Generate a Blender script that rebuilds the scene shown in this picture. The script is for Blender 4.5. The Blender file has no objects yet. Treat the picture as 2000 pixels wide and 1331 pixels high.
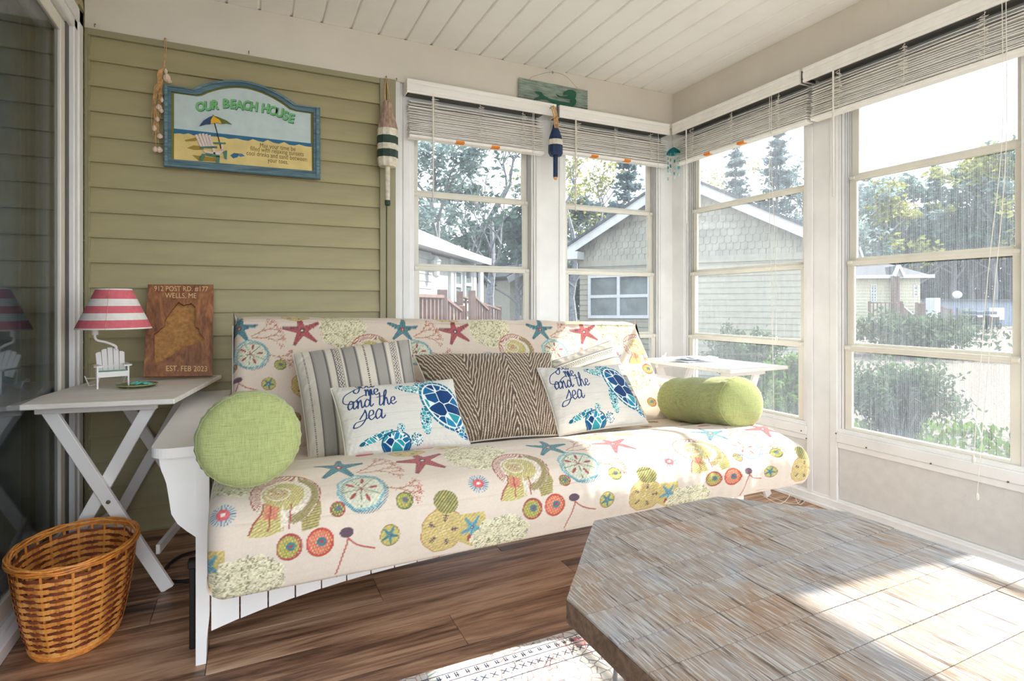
import bpy, bmesh, math, random
import numpy as np
from mathutils import Vector, Matrix
from mathutils.geometry import tessellate_polygon

SC = bpy.context.scene
COL = SC.collection
RND = random.Random(7)

# ------------------------------------------------------------------ measures
# metres; x runs right along the back wall (y = 3.0), y into the depth, z up; camera over the origin
FOC = 1084.0
TH = math.atan(510 / FOC)
SN, CS = math.sin(TH), math.cos(TH)
CAMZ = 1.03
XL, XR, YB, ZC = -0.655, 2.636, 3.0, 2.471
ZG = -0.5                                   # ground level outside


def P(u, v, x=None, y=None, z=None):
    """measured point of the photograph on a plane of the room"""
    a = (u - 1000) / FOC
    d = (SN + a * CS, CS - a * SN, (594 - v) / FOC)
    s = x / d[0] if x is not None else (y / d[1] if y is not None else (z - CAMZ) / d[2])
    return Vector((d[0] * s, d[1] * s, CAMZ + d[2] * s))


# ------------------------------------------------------------------ camera, sky, sun, exposure
cam = bpy.data.cameras.new('camera')
cam.sensor_width = 36
cam.lens = 36 * FOC / 2000
cam.shift_y = -71.5 / 2000
cam.clip_end = 500
cam.clip_start = 0.02
cam_o = bpy.data.objects.new('camera', cam)
COL.objects.link(cam_o)
cam_o.location = (0, 0, CAMZ)
cam_o.rotation_euler = (math.pi / 2, 0, -TH)
SC.camera = cam_o

w = bpy.data.worlds.new('sky')
SC.world = w
w.use_nodes = True
nt = w.node_tree
nt.nodes.clear()
_o = nt.nodes.new('ShaderNodeOutputWorld')
_b = nt.nodes.new('ShaderNodeBackground')
_g = nt.nodes.new('ShaderNodeTexCoord')
_s = nt.nodes.new('ShaderNodeSeparateXYZ')
_r = nt.nodes.new('ShaderNodeValToRGB')
nt.links.new(_g.outputs['Generated'], _s.inputs[0])
nt.links.new(_s.outputs['Z'], _r.inputs[0])
_r.color_ramp.elements[0].position = 0.0
_r.color_ramp.elements[0].color = (0.93, 0.97, 1.0, 1)
_r.color_ramp.elements[1].position = 0.7
_r.color_ramp.elements[1].color = (0.72, 0.86, 1.0, 1)
nt.links.new(_r.outputs[0], _b.inputs[0])
_b.inputs[1].default_value = 1.7
nt.links.new(_b.outputs[0], _o.inputs[0])

sun = bpy.data.lights.new('sun', 'SUN')
sun.energy = 7.0
sun.angle = math.radians(0.9)
sun.color = (1.0, 0.93, 0.82)
sun_o = bpy.data.objects.new('sun', sun)
COL.objects.link(sun_o)
sun_o.location = (8, -2, 9)
sun_o.rotation_euler = Vector((-1.10, 0.085, -1.0)).to_track_quat('-Z', 'Y').to_euler()

SC.view_settings.view_transform = 'Standard'
SC.view_settings.look = 'None'
SC.view_settings.exposure = 1.1
SC.view_settings.gamma = 1.0
SC.view_settings.use_curve_mapping = False
try:
    SC.cycles.use_denoising = True
    SC.cycles.max_bounces = 10
    SC.cycles.diffuse_bounces = 6
    SC.cycles.transparent_max_bounces = 24
    SC.cycles.sample_clamp_indirect = 6
    SC.cycles.caustics_reflective = False
    SC.cycles.caustics_refractive = False
except Exception:
    pass


# ------------------------------------------------------------------ colours and materials
def lin(c):
    c = [x / 255.0 for x in c]
    return tuple(x / 12.92 if x <= 0.04045 else ((x + 0.055) / 1.055) ** 2.4 for x in c)


def L4(c):
    return (*lin(c), 1.0)


class N:
    """tiny node helper"""

    def __init__(self, name):
        self.m = bpy.data.materials.new(name)
        self.m.use_nodes = True
        self.t = self.m.node_tree
        self.t.nodes.clear()
        self.out = self.t.nodes.new('ShaderNodeOutputMaterial')

    def n(self, kind, **k):
        nd = self.t.nodes.new('ShaderNode' + kind)
        for a, b in k.items():
            setattr(nd, a, b)
        return nd

    def l(self, a, b):
        self.t.links.new(a, b)

    def math(self, op, a, b=None, c=None):
        nd = self.n('Math', operation=op)
        for i, x in enumerate((a, b, c)):
            if x is None:
                continue
            if isinstance(x, (int, float)):
                nd.inputs[i].default_value = x
            else:
                self.l(x, nd.inputs[i])
        return nd.outputs[0]

    def coords(self, scale=(1, 1, 1), kind='Object', rnd=0.0, rot=(0, 0, 0)):
        tc = self.n('TexCoord')
        src = tc.outputs[kind]
        if rnd:
            oi = self.n('ObjectInfo')
            mul = self.n('VectorMath', operation='MULTIPLY_ADD')
            self.l(oi.outputs['Random'], mul.inputs[0])
            mul.inputs[1].default_value = (rnd, rnd * 0.7, rnd * 1.3)
            self.l(src, mul.inputs[2])
            src = mul.outputs[0]
        mp = self.n('Mapping')
        self.l(src, mp.inputs[0])
        mp.inputs['Scale'].default_value = scale
        mp.inputs['Rotation'].default_value = rot
        return mp.outputs[0]

    def noise(self, vec, scale=5, detail=4, rough=0.55, dist=0.0):
        nd = self.n('TexNoise')
        self.l(vec, nd.inputs['Vector'])
        nd.inputs['Scale'].default_value = scale
        nd.inputs['Detail'].default_value = detail
        nd.inputs['Roughness'].default_value = rough
        nd.inputs['Distortion'].default_value = dist
        return nd.outputs['Fac']

    def ramp(self, fac, stops, interp='LINEAR'):
        nd = self.n('ValToRGB')
        nd.color_ramp.interpolation = interp
        el = nd.color_ramp.elements
        while len(el) < len(stops):
            el.new(0.5)
        for e, (p, c) in zip(el, stops):
            e.position = p
            e.color = L4(c) if len(c) == 3 else c
        self.l(fac, nd.inputs[0])
        return nd.outputs[0]

    def mix(self, fac, a, b, mode='MIX'):
        nd = self.n('MixRGB', blend_type=mode)
        for s, x in zip(nd.inputs, (fac, a, b)):
            if isinstance(x, (int, float)):
                s.default_value = x
            elif isinstance(x, tuple):
                s.default_value = x if len(x) == 4 else L4(x)
            else:
                self.l(x, s)
        return nd.outputs[0]

    def bump(self, h, strength=0.3, dist=0.01):
        nd = self.n('Bump')
        nd.inputs['Strength'].default_value = strength
        nd.inputs['Distance'].default_value = dist
        self.l(h, nd.inputs['Height'])
        return nd.outputs[0]

    def pbr(self, col, rough=0.6, metal=0.0, bump=None, spec=0.5, sheen=0.0, trans=0.0):
        b = self.n('BsdfPrincipled')
        for s, x in (('Base Color', col), ('Roughness', rough), ('Metallic', metal)):
            if isinstance(x, (int, float)):
                b.inputs[s].default_value = x
            elif isinstance(x, tuple):
                b.inputs[s].default_value = x if len(x) == 4 else L4(x)
            else:
                self.l(x, b.inputs[s])
        b.inputs['Specular IOR Level'].default_value = spec
        if sheen:
            b.inputs['Sheen Weight'].default_value = sheen
        if trans:
            b.inputs['Transmission Weight'].default_value = trans
        if bump is not None:
            self.l(bump, b.inputs['Normal'])
        self.l(b.outputs[0], self.out.inputs[0])
        return self.m


def plain(name, col, rough=0.55, var=0.06, bump=0.0, scale=8, metal=0.0, spec=0.5, stretch=(1, 1, 1)):
    q = N(name)
    v = q.coords(stretch)
    f = q.noise(v, scale, 5)
    hi = tuple(min(255, c * (1 + var)) for c in col)
    lo = tuple(c * (1 - var) for c in col)
    c = q.ramp(f, [(0.3, lo), (0.7, hi)])
    b = q.bump(q.noise(v, scale * 12, 3), bump, 0.002) if bump else None
    return q.pbr(c, rough, metal, b, spec)


def wood(name, stops, along='x', scale=1.0, rough=0.45, bumpk=0.25, rnd=13.0, knots=True):
    """long-grained wood, the grain running along one axis of the object"""
    q = N(name)
    k = {'x': (0.55, 7, 7), 'y': (7, 0.55, 7), 'z': (7, 7, 0.55)}[along]
    k = tuple(i * scale for i in k)
    v = q.coords(k, rnd=rnd)
    f1 = q.noise(v, 2.2, 8, 0.62, 1.6)
    f2 = q.noise(q.coords(tuple(i * 4 for i in k), rnd=rnd), 3.0, 5, 0.7)
    s = q.math('ADD', q.math('MULTIPLY', f1, 0.75), q.math('MULTIPLY', f2, 0.25))
    oi = q.n('ObjectInfo')
    s = q.math('ADD', s, q.math('MULTIPLY', q.math('SUBTRACT', oi.outputs['Random'], 0.5), 0.12))
    c = q.ramp(s, stops)
    return q.pbr(c, rough, 0, q.bump(s, bumpk, 0.004))


def attr_mat(name, rough=0.85, weave=900, bump=0.15, sheen=0.15):
    """cloth whose print is stored on the mesh; the weave itself is procedural"""
    q = N(name)
    a = q.n('Attribute', attribute_name='Print')
    v = q.coords()
    wv = q.noise(v, weave, 2, 0.5)
    c = q.mix(q.math('MULTIPLY', wv, 0.22), a.outputs['Color'], (255, 255, 255), 'MULTIPLY')
    c = q.mix(0.25, a.outputs['Color'], q.mix(1.0, a.outputs['Color'], q.ramp(wv, [(0.3, (205, 205, 205)), (0.7, (255, 255, 255))]), 'MULTIPLY'))
    return q.pbr(c, rough, 0, q.bump(wv, bump, 0.001), 0.2, sheen)


M = {}
M['siding'] = plain('olive vinyl siding', (170, 161, 124), 0.55, 0.04, 0.08, 3, stretch=(1, 1, 6))
M['green_trim'] = plain('olive vinyl trim', (156, 150, 120), 0.5, 0.03, 0.0, 3)
M['beam'] = plain('cream painted board', (226, 219, 206), 0.5, 0.02, 0.05, 4)
M['ceiling'] = plain('white ceiling board', (252, 249, 244), 0.5, 0.02, 0.05, 4)
M['white_vinyl'] = plain('white vinyl frame', (238, 238, 236), 0.4, 0.03, 0.03, 5)
M['sash'] = plain('almond white sash', (230, 226, 214), 0.4, 0.03, 0.03, 6)
M['blind'] = plain('white faux wood blind', (246, 243, 238), 0.4, 0.02, 0.12, 3, stretch=(1, 6, 6))
M['cord'] = plain('white cord', (232, 228, 218), 0.8, 0.04)
M['knee'] = plain('textured grey white panel', (222, 221, 217), 0.7, 0.02, 0.8, 22)
M['white_paint'] = plain('white painted wood', (250, 248, 246), 0.38, 0.02, 0.03, 5)
M['white_wash'] = wood('whitewashed pine', [(0.3, (228, 220, 210)), (0.55, (246, 242, 236)), (0.8, (252, 250, 246))], 'x', 1.0, 0.5, 0.15)
M['steel'] = plain('grey steel', (150, 150, 152), 0.4, 0.05, metal=0.8)
M['screw'] = plain('dull metal', (120, 108, 92), 0.5, 0.1, metal=0.7)
M['black'] = plain('black rubber', (22, 20, 20), 0.5, 0.1)
M['orange'] = plain('orange label', (240, 140, 30), 0.6, 0.02)
M['dark_gap'] = plain('dark aluminium track', (90, 88, 84), 0.5, 0.05)
M['rope'] = plain('tan rope', (216, 172, 118), 0.9, 0.15, 0.5, 60)
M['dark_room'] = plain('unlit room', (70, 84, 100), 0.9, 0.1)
M['door_white'] = plain('white door frame', (236, 236, 236), 0.35, 0.02)
M['floorboard'] = wood('walnut laminate', [(0.33, (58, 42, 34)), (0.42, (112, 82, 64)), (0.5, (160, 122, 96)), (0.58, (196, 158, 128)), (0.70, (222, 190, 160))], 'x', 0.8, 0.42, 0.1, 31.0)
M['green_linen'] = None


def linen(name, c):
    q = N(name)
    v = q.coords((1, 1, 1))
    a = q.noise(q.coords((30, 30, 900)), 1.0, 3)
    b = q.noise(q.coords((700, 40, 40)), 1.0, 3)
    s = q.math('ADD', q.math('MULTIPLY', a, 0.5), q.math('MULTIPLY', b, 0.5))
    s2 = q.math('ADD', q.math('MULTIPLY', s, 0.8), q.math('MULTIPLY', q.noise(v, 700, 2), 0.2))
    col = q.ramp(s2, [(0.32, tuple(i * 0.74 for i in c)), (0.55, c), (0.75, tuple(min(255, i * 1.16) for i in c))])
    return q.pbr(col, 0.9, 0, q.bump(s2, 0.5, 0.002), 0.15, 0.2)


M['green_linen'] = linen('green linen', (170, 178, 118))


def pane_mat(name, haze, tint=(0.97, 0.98, 0.98), stripes=0.0, axis='x', hz=(235, 238, 240)):
    q = N(name)
    tr = q.n('BsdfTransparent')
    tr.inputs[0].default_value = (*tint, 1)
    gl = q.n('BsdfGlossy')
    gl.inputs['Roughness'].default_value = 0.03
    df = q.n('BsdfTranslucent')
    df.inputs[0].default_value = L4(hz)
    fr = q.n('Fresnel')
    fr.inputs[0].default_value = 1.35
    v = q.coords((120, 120, 6))
    fac = q.math('MULTIPLY', q.noise(v, 1.0, 3), 2 * haze)
    if stripes:
        wv = q.n('TexWave', wave_type='BANDS', bands_direction='X' if axis == 'x' else 'Y')
        q.l(q.coords(), wv.inputs['Vector'])
        wv.inputs['Scale'].default_value = 38
        wv.inputs['Distortion'].default_value = 2
        wv.inputs['Detail'].default_value = 2
        fac = q.math('ADD', fac, q.math('MULTIPLY', wv.outputs['Fac'], stripes))
    m1 = q.n('MixShader')
    q.l(fac, m1.inputs[0])
    q.l(tr.outputs[0], m1.inputs[1])
    q.l(df.outputs[0], m1.inputs[2])
    m2 = q.n('MixShader')
    q.l(q.math('MULTIPLY', fr.outputs[0], 0.55), m2.inputs[0])
    q.l(m1.outputs[0], m2.inputs[1])
    q.l(gl.outputs[0], m2.inputs[2])
    q.l(m2.outputs[0], q.out.inputs[0])
    return q.m


M['vinyl_clear'] = pane_mat('clear vinyl pane', 0.05)
M['vinyl_haze'] = pane_mat('hazy vinyl pane', 0.05, stripes=0.03, axis='y', hz=(190, 198, 208))
M['vinyl_haze_x'] = pane_mat('hazy vinyl pane of back wall', 0.06, stripes=0.015, axis='x', hz=(210, 216, 224))
M['door_glass'] = pane_mat('sliding door glass', 0.01, (0.90, 0.96, 0.98))
M['screen'] = pane_mat('grey insect screen', 0.06, (0.90, 0.92, 0.94), hz=(120, 124, 130))


# ------------------------------------------------------------------ mesh building
WLOC = {}


class MB:
    def __init__(self):
        self.v, self.f = [], []

    def add(self, vs, fs):
        o = len(self.v)
        self.v += [tuple(p) for p in vs]
        self.f += [tuple(i + o for i in f) for f in fs]
        return self

    def box(self, x0, x1, y0, y1, z0, z1, c=0.0):
        if c <= 0:
            vs = [(x, y, z) for z in (z0, z1) for y in (y0, y1) for x in (x0, x1)]
            fs = [(0, 2, 3, 1), (4, 5, 7, 6), (0, 1, 5, 4), (2, 6, 7, 3), (0, 4, 6, 2), (1, 3, 7, 5)]
            return self.add(vs, fs)
        return self.obox(Vector(((x0 + x1) / 2, (y0 + y1) / 2, (z0 + z1) / 2)), Vector((1, 0, 0)), Vector((0, 1, 0)), Vector((0, 0, 1)),
                         ((x1 - x0) / 2, (y1 - y0) / 2, (z1 - z0) / 2), c)

    def obox(self, ctr, ax, ay, az, h, c=0.0):
        """oriented box, optionally with chamfered edges"""
        bm = bmesh.new()
        bmesh.ops.create_cube(bm, size=2)
        for q in bm.verts:
            q.co = Vector((q.co.x * h[0], q.co.y * h[1], q.co.z * h[2]))
        if c > 0:
            c = min(c, min(h) * 0.9)
            bmesh.ops.bevel(bm, geom=list(bm.edges), offset=c, segments=1, affect='EDGES')
        bm.verts.ensure_lookup_table()
        ctr = Vector(ctr)
        vs = [ctr + ax * q.co.x + ay * q.co.y + az * q.co.z for q in bm.verts]
        fs = [[q.index for q in f.verts] for f in bm.faces]
        bm.free()
        return self.add(vs, fs)

    def bar(self, a, b, w, t, side=None, c=0.0):
        """rectangular bar from a to b; w is measured along `side`"""
        a, b = Vector(a), Vector(b)
        d = (b - a)
        ln = d.length
        d.normalize()
        side = Vector(side) if side is not None else Vector((0, 0, 1)).cross(d)
        if side.length < 1e-4:
            side = Vector((1, 0, 0))
        side = (side - d * side.dot(d)).normalized()
        up = d.cross(side)
        return self.obox((a + b) / 2, d, side, up, (ln / 2, w / 2, t / 2), c)

    def tube(self, pts, r, n=8, closed=False, cap=True):
        pts = [Vector(p) for p in pts]
        m = len(pts)
        rr = r if isinstance(r, (list, tuple)) else [r] * m
        prev = None
        vs = []
        for i, p in enumerate(pts):
            if closed:
                d = pts[(i + 1) % m] - pts[i - 1]
            else:
                d = pts[min(i + 1, m - 1)] - pts[max(i - 1, 0)]
            if d.length < 1e-9:
                d = Vector((0, 0, 1))
            d.normalize()
            if prev is None:
                s = d.cross(Vector((0.31, 0.17, 0.93)))
                if s.length < 1e-3:
                    s = d.cross(Vector((1, 0, 0)))
            else:
                s = prev - d * prev.dot(d)
            s.normalize()
            prev = s
            t = d.cross(s)
            for k in range(n):
                a = 2 * math.pi * k / n
                vs.append(p + (s * math.cos(a) + t * math.sin(a)) * rr[i])
        fs = []
        for i in range(m if closed else m - 1):
            j = (i + 1) % m
            for k in range(n):
                k2 = (k + 1) % n
                fs.append((i * n + k, i * n + k2, j * n + k2, j * n + k))
        if cap and not closed:
            fs.append(tuple(range(n - 1, -1, -1)))
            fs.append(tuple((m - 1) * n + k for k in range(n)))
        return self.add(vs, fs)

    def lathe(self, prof, ctr=(0, 0, 0), n=24, axis='z', sx=1.0, sy=1.0, cap=True):
        """prof: list of (radius, height)"""
        ctr = Vector(ctr)
        vs, fs = [], []
        for r, h in prof:
            for k in range(n):
                a = 2 * math.pi * k / n
                x, y = r * math.cos(a) * sx, r * math.sin(a) * sy
                vs.append(ctr + (Vector((x, y, h)) if axis == 'z' else (Vector((x, h, y)) if axis == 'y' else Vector((h, x, y)))))
        m = len(prof)
        for i in range(m - 1):
            for k in range(n):
                k2 = (k + 1) % n
                fs.append((i * n + k, i * n + k2, (i + 1) * n + k2, (i + 1) * n + k))
        if cap:
            fs.append(tuple(range(n - 1, -1, -1)))
            fs.append(tuple((m - 1) * n + k for k in range(n)))
        return self.add(vs, fs)

    def prism(self, outer, depth, to3, holes=()):
        """polygon (2-D points) with holes, extruded; to3(p, d) gives the 3-D point"""
        loops = [list(outer)] + [list(h) for h in holes]
        flat = [p for lo in loops for p in lo]
        tris = tessellate_polygon([[Vector((p[0], p[1], 0)) for p in lo] for lo in loops])
        n = len(flat)
        vs = [to3(p, 0.0) for p in flat] + [to3(p, depth) for p in flat]
        fs = []
        for t in tris:
            fs.append(tuple(t))
            fs.append(tuple(i + n for i in reversed(t)))
        o = 0
        for lo in loops:
            k = len(lo)
            for i in range(k):
                j = (i + 1) % k
                fs.append((o + i, o + j, o + j + n, o + i + n))
            o += k
        return self.add(vs, fs)

    def ball(self, ctr, r, seg=10, ring=7, s=(1, 1, 1)):
        prof = []
        for i in range(ring + 1):
            a = -math.pi / 2 + math.pi * i / ring
            prof.append((max(1e-5, r * math.cos(a)), r * math.sin(a)))
        o = len(self.v)
        self.lathe(prof, (0, 0, 0), seg)
        c = Vector(ctr)
        for i in range(o, len(self.v)):
            p = self.v[i]
            self.v[i] = (c.x + p[0] * s[0], c.y + p[1] * s[1], c.z + p[2] * s[2])
        return self

    def mesh(self, name, off=(0, 0, 0), smooth=False):
        me = bpy.data.meshes.new(name)
        off = Vector(off)
        me.from_pydata([Vector(p) - off for p in self.v], [], self.f)
        bm = bmesh.new()
        bm.from_mesh(me)
        bmesh.ops.recalc_face_normals(bm, faces=bm.faces)
        bm.to_mesh(me)
        bm.free()
        if smooth:
            me.shade_smooth()
            try:
                me.set_sharp_from_angle(angle=math.radians(42))
            except Exception:
                pass
        return me

    def obj(self, name, mat, parent=None, smooth=False, base=None):
        """one mesh object; under a parent its vertices are kept relative to that thing's base"""
        if parent is None:
            if base is None:
                a = np.array(self.v)
                base = (float((a[:, 0].min() + a[:, 0].max()) / 2), float((a[:, 1].min() + a[:, 1].max()) / 2), float(a[:, 2].min()))
            off = Vector(base)
        else:
            off = WLOC[parent.name]
        me = self.mesh(name, off, smooth)
        o = bpy.data.objects.new(name, me)
        COL.objects.link(o)
        me.materials.append(M[mat] if isinstance(mat, str) else mat)
        if parent is None:
            o.location = off
        else:
            o.parent = parent
        WLOC[o.name] = Vector(off)
        return o


def thing(name, label, cat, loc, group=None):
    o = bpy.data.objects.new(name, None)
    COL.objects.link(o)
    o.empty_display_size = 0.1
    o.location = loc
    WLOC[o.name] = Vector(loc)
    return tag(o, label, cat, group)


def tag(o, label, cat, group=None):
    o['label'] = label
    o['category'] = cat
    if group:
        o['group'] = group
    return o


def lab(o, label):
    o['label'] = label
    return o


def struct(o, label=None):
    o['kind'] = 'structure'
    if label:
        o['label'] = label
    return o


def sempty(name, loc=(0, 0, 0), label=None):
    o = bpy.data.objects.new(name, None)
    COL.objects.link(o)
    o.location = loc
    WLOC[o.name] = Vector(loc)
    return struct(o, label)


def put(name, me, loc, parent, rot=None):
    """another piece that shares its mesh; loc is in world coordinates"""
    o = bpy.data.objects.new(name, me)
    COL.objects.link(o)
    o.parent = parent
    o.location = Vector(loc) - WLOC[parent.name]
    if rot:
        o.rotation_euler = rot
    WLOC[o.name] = Vector(loc)
    return o


def copy_tree(root, loc, label=None, rotz=None):
    r = root.copy()
    COL.objects.link(r)
    r.location = loc
    if rotz is not None:
        r.rotation_euler = (0, 0, rotz)
    if label:
        r['label'] = label
    WLOC[r.name] = Vector(loc)
    for ch in list(root.children):
        c = ch.copy()
        COL.objects.link(c)
        c.parent = r
        for g in list(ch.children):
            d = g.copy()
            COL.objects.link(d)
            d.parent = c
    return r


def dense(name, pos, cols, quads, mat, parent, smooth=True):
    """big numpy mesh with the print stored per vertex"""
    off = np.array(WLOC[parent.name])
    me = bpy.data.meshes.new(name)
    n, k = len(pos), len(quads)
    me.vertices.add(n)
    me.vertices.foreach_set('co', (pos - off).astype(np.float32).ravel())
    me.loops.add(k * 4)
    me.loops.foreach_set('vertex_index', quads.astype(np.int32).ravel())
    me.polygons.add(k)
    me.polygons.foreach_set('loop_start', np.arange(0, k * 4, 4, dtype=np.int32))
    me.polygons.foreach_set('use_smooth', np.ones(k, dtype=bool))
    me.update(calc_edges=True)
    at = me.color_attributes.new('Print', 'FLOAT_COLOR', 'POINT')
    rgba = np.ones((n, 4), np.float32)
    rgba[:, :3] = cols
    at.data.foreach_set('color', rgba.ravel())
    me.materials.append(M[mat] if isinstance(mat, str) else mat)
    o = bpy.data.objects.new(name, me)
    COL.objects.link(o)
    o.parent = parent
    WLOC[o.name] = WLOC[parent.name].copy()
    return o


def grid_quads(nu, nv, wrap_u=False):
    i = np.arange(nv - 1)[:, None]
    j = np.arange(nu if wrap_u else nu - 1)[None, :]
    a = i * nu + j
    b = i * nu + (j + 1) % nu
    return np.stack([a, b, b + nu, a + nu], -1).reshape(-1, 4)


def text(body, size, to3, name, mat, parent, extrude=0.0008, bold=0.0, align='CENTER', spacing=1.0, at=(0, 0), rot=0.0, squash=1.0):
    """lettering as real raised geometry; to3((x, y), d) places it"""
    cu = bpy.data.curves.new('t', 'FONT')
    cu.body = body
    cu.size = size
    cu.align_x = align
    cu.align_y = 'CENTER'
    cu.space_character = spacing
    cu.extrude = extrude
    cu.offset = bold
    cu.resolution_u = 3
    to = bpy.data.objects.new('t', cu)
    COL.objects.link(to)
    dg = bpy.context.evaluated_depsgraph_get()
    me = bpy.data.meshes.new_from_object(to.evaluated_get(dg))
    vs = []
    for q in me.vertices:
        x, y = q.co.x * squash, q.co.y
        x, y = x * math.cos(rot) - y * math.sin(rot) + at[0], x * math.sin(rot) + y * math.cos(rot) + at[1]
        vs.append(to3((x, y), q.co.z))
    mb = MB().add(vs, [tuple(p.vertices) for p in me.polygons])
    bpy.data.objects.remove(to)
    bpy.data.curves.remove(cu)
    bpy.data.meshes.remove(me)
    return mb.obj(name, mat, parent)


def catmull(pts, n=8, closed=False):
    pts = [np.array(p, float) for p in pts]
    m = len(pts)
    out = []
    rng = range(m if closed else m - 1)
    for i in rng:
        if closed:
            p0, p1, p2, p3 = pts[i - 1], pts[i], pts[(i + 1) % m], pts[(i + 2) % m]
        else:
            p0, p1, p2, p3 = pts[max(i - 1, 0)], pts[i], pts[i + 1], pts[min(i + 2, m - 1)]
        for k in range(n):
            t = k / n
            out.append(0.5 * ((2 * p1) + (-p0 + p2) * t + (2 * p0 - 5 * p1 + 4 * p2 - p3) * t * t + (-p0 + 3 * p1 - 3 * p2 + p3) * t ** 3))
    if not closed:
        out.append(pts[-1])
    return [tuple(p) for p in out]


# ================================================================== THE ROOM
YF = -0.85                                     # porch cut short and left open behind the camera to let light in
# ---- floor: laminate planks running along x
fl = struct(MB().box(XL - 0.1, XR + 0.15, YF, YB + 0.12, -0.12, -0.012).obj('floor', 'black'), 'wood-look plank floor with dark streaky grain')
PW, PL = 0.178, 1.24
for r in range(15):
    y0 = YB - PW * (r + 1)
    off = (r * 0.53) % PL
    x = XL - off
    while x < XR:
        a, b = max(x, XL), min(x + PL, XR)
        if b - a > 0.02:
            mb = MB().box(a + 0.0006, b - 0.0006, y0 + 0.0006, y0 + PW - 0.0006, -0.012, 0, 0.0012)
            me = mb.mesh('floor_board', ((a + b) / 2, y0 + PW / 2, 0))
            me.materials.append(M['floorboard'])
            put('floor_board', me, ((a + b) / 2, y0 + PW / 2, 0), fl)
        x += PL
mb = MB().box(XL, XR, YF, YB - PW * 15, -0.012, 0)
mb.obj('floor_board', 'floorboard', fl)

# ---- ceiling: boards running along y with recessed joints
ce = struct(MB().box(XL - 0.15, XR + 0.15, YF, YB + 0.12, ZC + 0.012, ZC + 0.1).obj('ceiling', 'dark_gap'), 'white beadboard style plank ceiling')
CW = 0.1451
x0 = 0.479 - CW * 8
prof = [(0.004, 0.0), (CW - 0.014, 0.0), (CW - 0.010, 0.007), (CW - 0.002, 0.009), (CW, 0.012), (0, 0.012), (0, 0.006)]
mbx = MB().prism(prof, YB - YF, lambda p, d: Vector((p[0], YF + d, ZC + p[1])))
me = mbx.mesh('ceiling_board', (0, 0, ZC))
me.materials.append(M['ceiling'])
k = 0
while x0 + CW * (k + 1) < XR + 0.03:
    put('ceiling_board', me, (x0 + CW * k, 0, ZC), ce)
    k += 1

# ---- header beams
be = struct(MB().box(XL - 0.003, XR + 0.02, 2.985, 3.1, 2.236, ZC, 0.002).obj('trim_1', 'beam'), 'cream header board above the siding and windows')
struct(MB().box(XR - 0.012, XR + 0.12, YF, 3.0, 2.236, ZC, 0.002).obj('trim_2', 'beam'), 'cream header board above the right windows')

# ---- back wall with lap siding
wb = struct(MB().box(XL - 0.1, 0.625, 3.004, 3.14, 0, ZC).obj('wall_back', 'green_trim'), 'olive green lap siding wall')
RE = 0.1109
prof = [(-0.019, 0.0), (-0.019, 0.004), (-0.017, 0.006), (-0.003, RE + 0.002), (0.004, RE + 0.002), (0.004, 0.0)]
me = MB().prism(prof, 0.622 - XL, lambda p, d: Vector((XL + d, 3.0 + p[0], p[1]))).mesh('siding_board', (0, 3.0, 0))
me.materials.append(M['siding'])
for k in range(20):
    z = 2.099 - RE * k
    if z > -0.02:
        put('siding_board', me, (0, 3.0, max(z, 0)), wb)
MB().box(XL, 0.622, 2.978, 3.0, 2.208, 2.236).obj('siding_channel', 'green_trim', wb)
MB().box(XL, XL + 0.012, 2.972, 3.0, 0, 2.208).box(XL + 0.012, XL + 0.018, 2.985, 3.0, 0, 2.208).obj('siding_channel', 'green_trim', wb)
# green post beside the first window
struct(MB().box(0.622, 0.655, 2.972, 3.1, 0, 2.236, 0.002).box(0.657, 0.705, 2.965, 3.1, 0, 2.236, 0.003).obj('trim_3', 'green_trim'), 'olive green corner post')

# ---- left wall (house wall with the sliding door); siding seen edge-on
wl = struct(MB().box(XL - 0.14, XL - 0.02, 2.906, 3.1, 0, ZC).box(XL - 0.14, XL - 0.02, YF, 2.906, 2.262, ZC).obj('wall_left', 'green_trim'), 'olive green house wall around the sliding door')
prof2 = [(0.019, 0.0), (0.019, 0.004), (0.017, 0.006), (0.003, RE + 0.002), (-0.004, RE + 0.002), (-0.004, 0.0)]
me = MB().prism(prof2, 0.088, lambda p, d: Vector((XL - 0.02 + p[0], 2.908 + d, p[1]))).mesh('siding_board', (XL - 0.02, 2.95, 0))
me.materials.append(M['siding'])
for k in range(-3, 20):
    z = 2.08 - RE * k
    if z > -0.02 and z < ZC - 0.02:
        put('siding_board', me, (XL - 0.02, 2.95, max(z, 0)), wl)
me = MB().prism(prof2, 2.906 - YF, lambda p, d: Vector((XL - 0.02 + p[0], YF + d, p[1]))).mesh('siding_board', (XL - 0.02, 0, 0))
me.materials.append(M['siding'])
put('siding_board', me, (XL - 0.02, 0, 2.272), wl)

# ---- sliding door
dr = sempty('door_1', (XL, 2.2, 0), 'white framed sliding glass door')
DY1, DZT = 2.904, 2.258
D0 = 0.95
mb = MB()
mb.box(XL - 0.12, XL + 0.012, 2.845, DY1, 0.0, DZT, 0.004)
mb.box(XL - 0.12, XL + 0.006, 2.80, 2.845, 0.03, DZT - 0.05, 0.004)
mb.box(XL - 0.12, XL + 0.012, D0, DY1, DZT - 0.06, DZT, 0.004)
mb.box(XL - 0.12, XL + 0.006, D0, 2.85, DZT - 0.10, DZT - 0.06, 0.004)
mb.box(XL - 0.12, XL + 0.012, D0 - 0.06, D0, 0.0, DZT, 0.004)
mb.obj('door_frame', 'door_white', dr)
mb = MB()
mb.box(XL - 0.12, XL + 0.012, D0, 2.85, 0.0, 0.045, 0.004)
mb.box(XL - 0.10, XL - 0.008, D0, 2.85, 0.045, 0.06, 0.002)
mb.box(XL - 0.10, XL - 0.022, D0, 2.85, 0.06, 0.082, 0.002)
mb.obj('door_sill', 'door_white', dr)
mb = MB()
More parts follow.
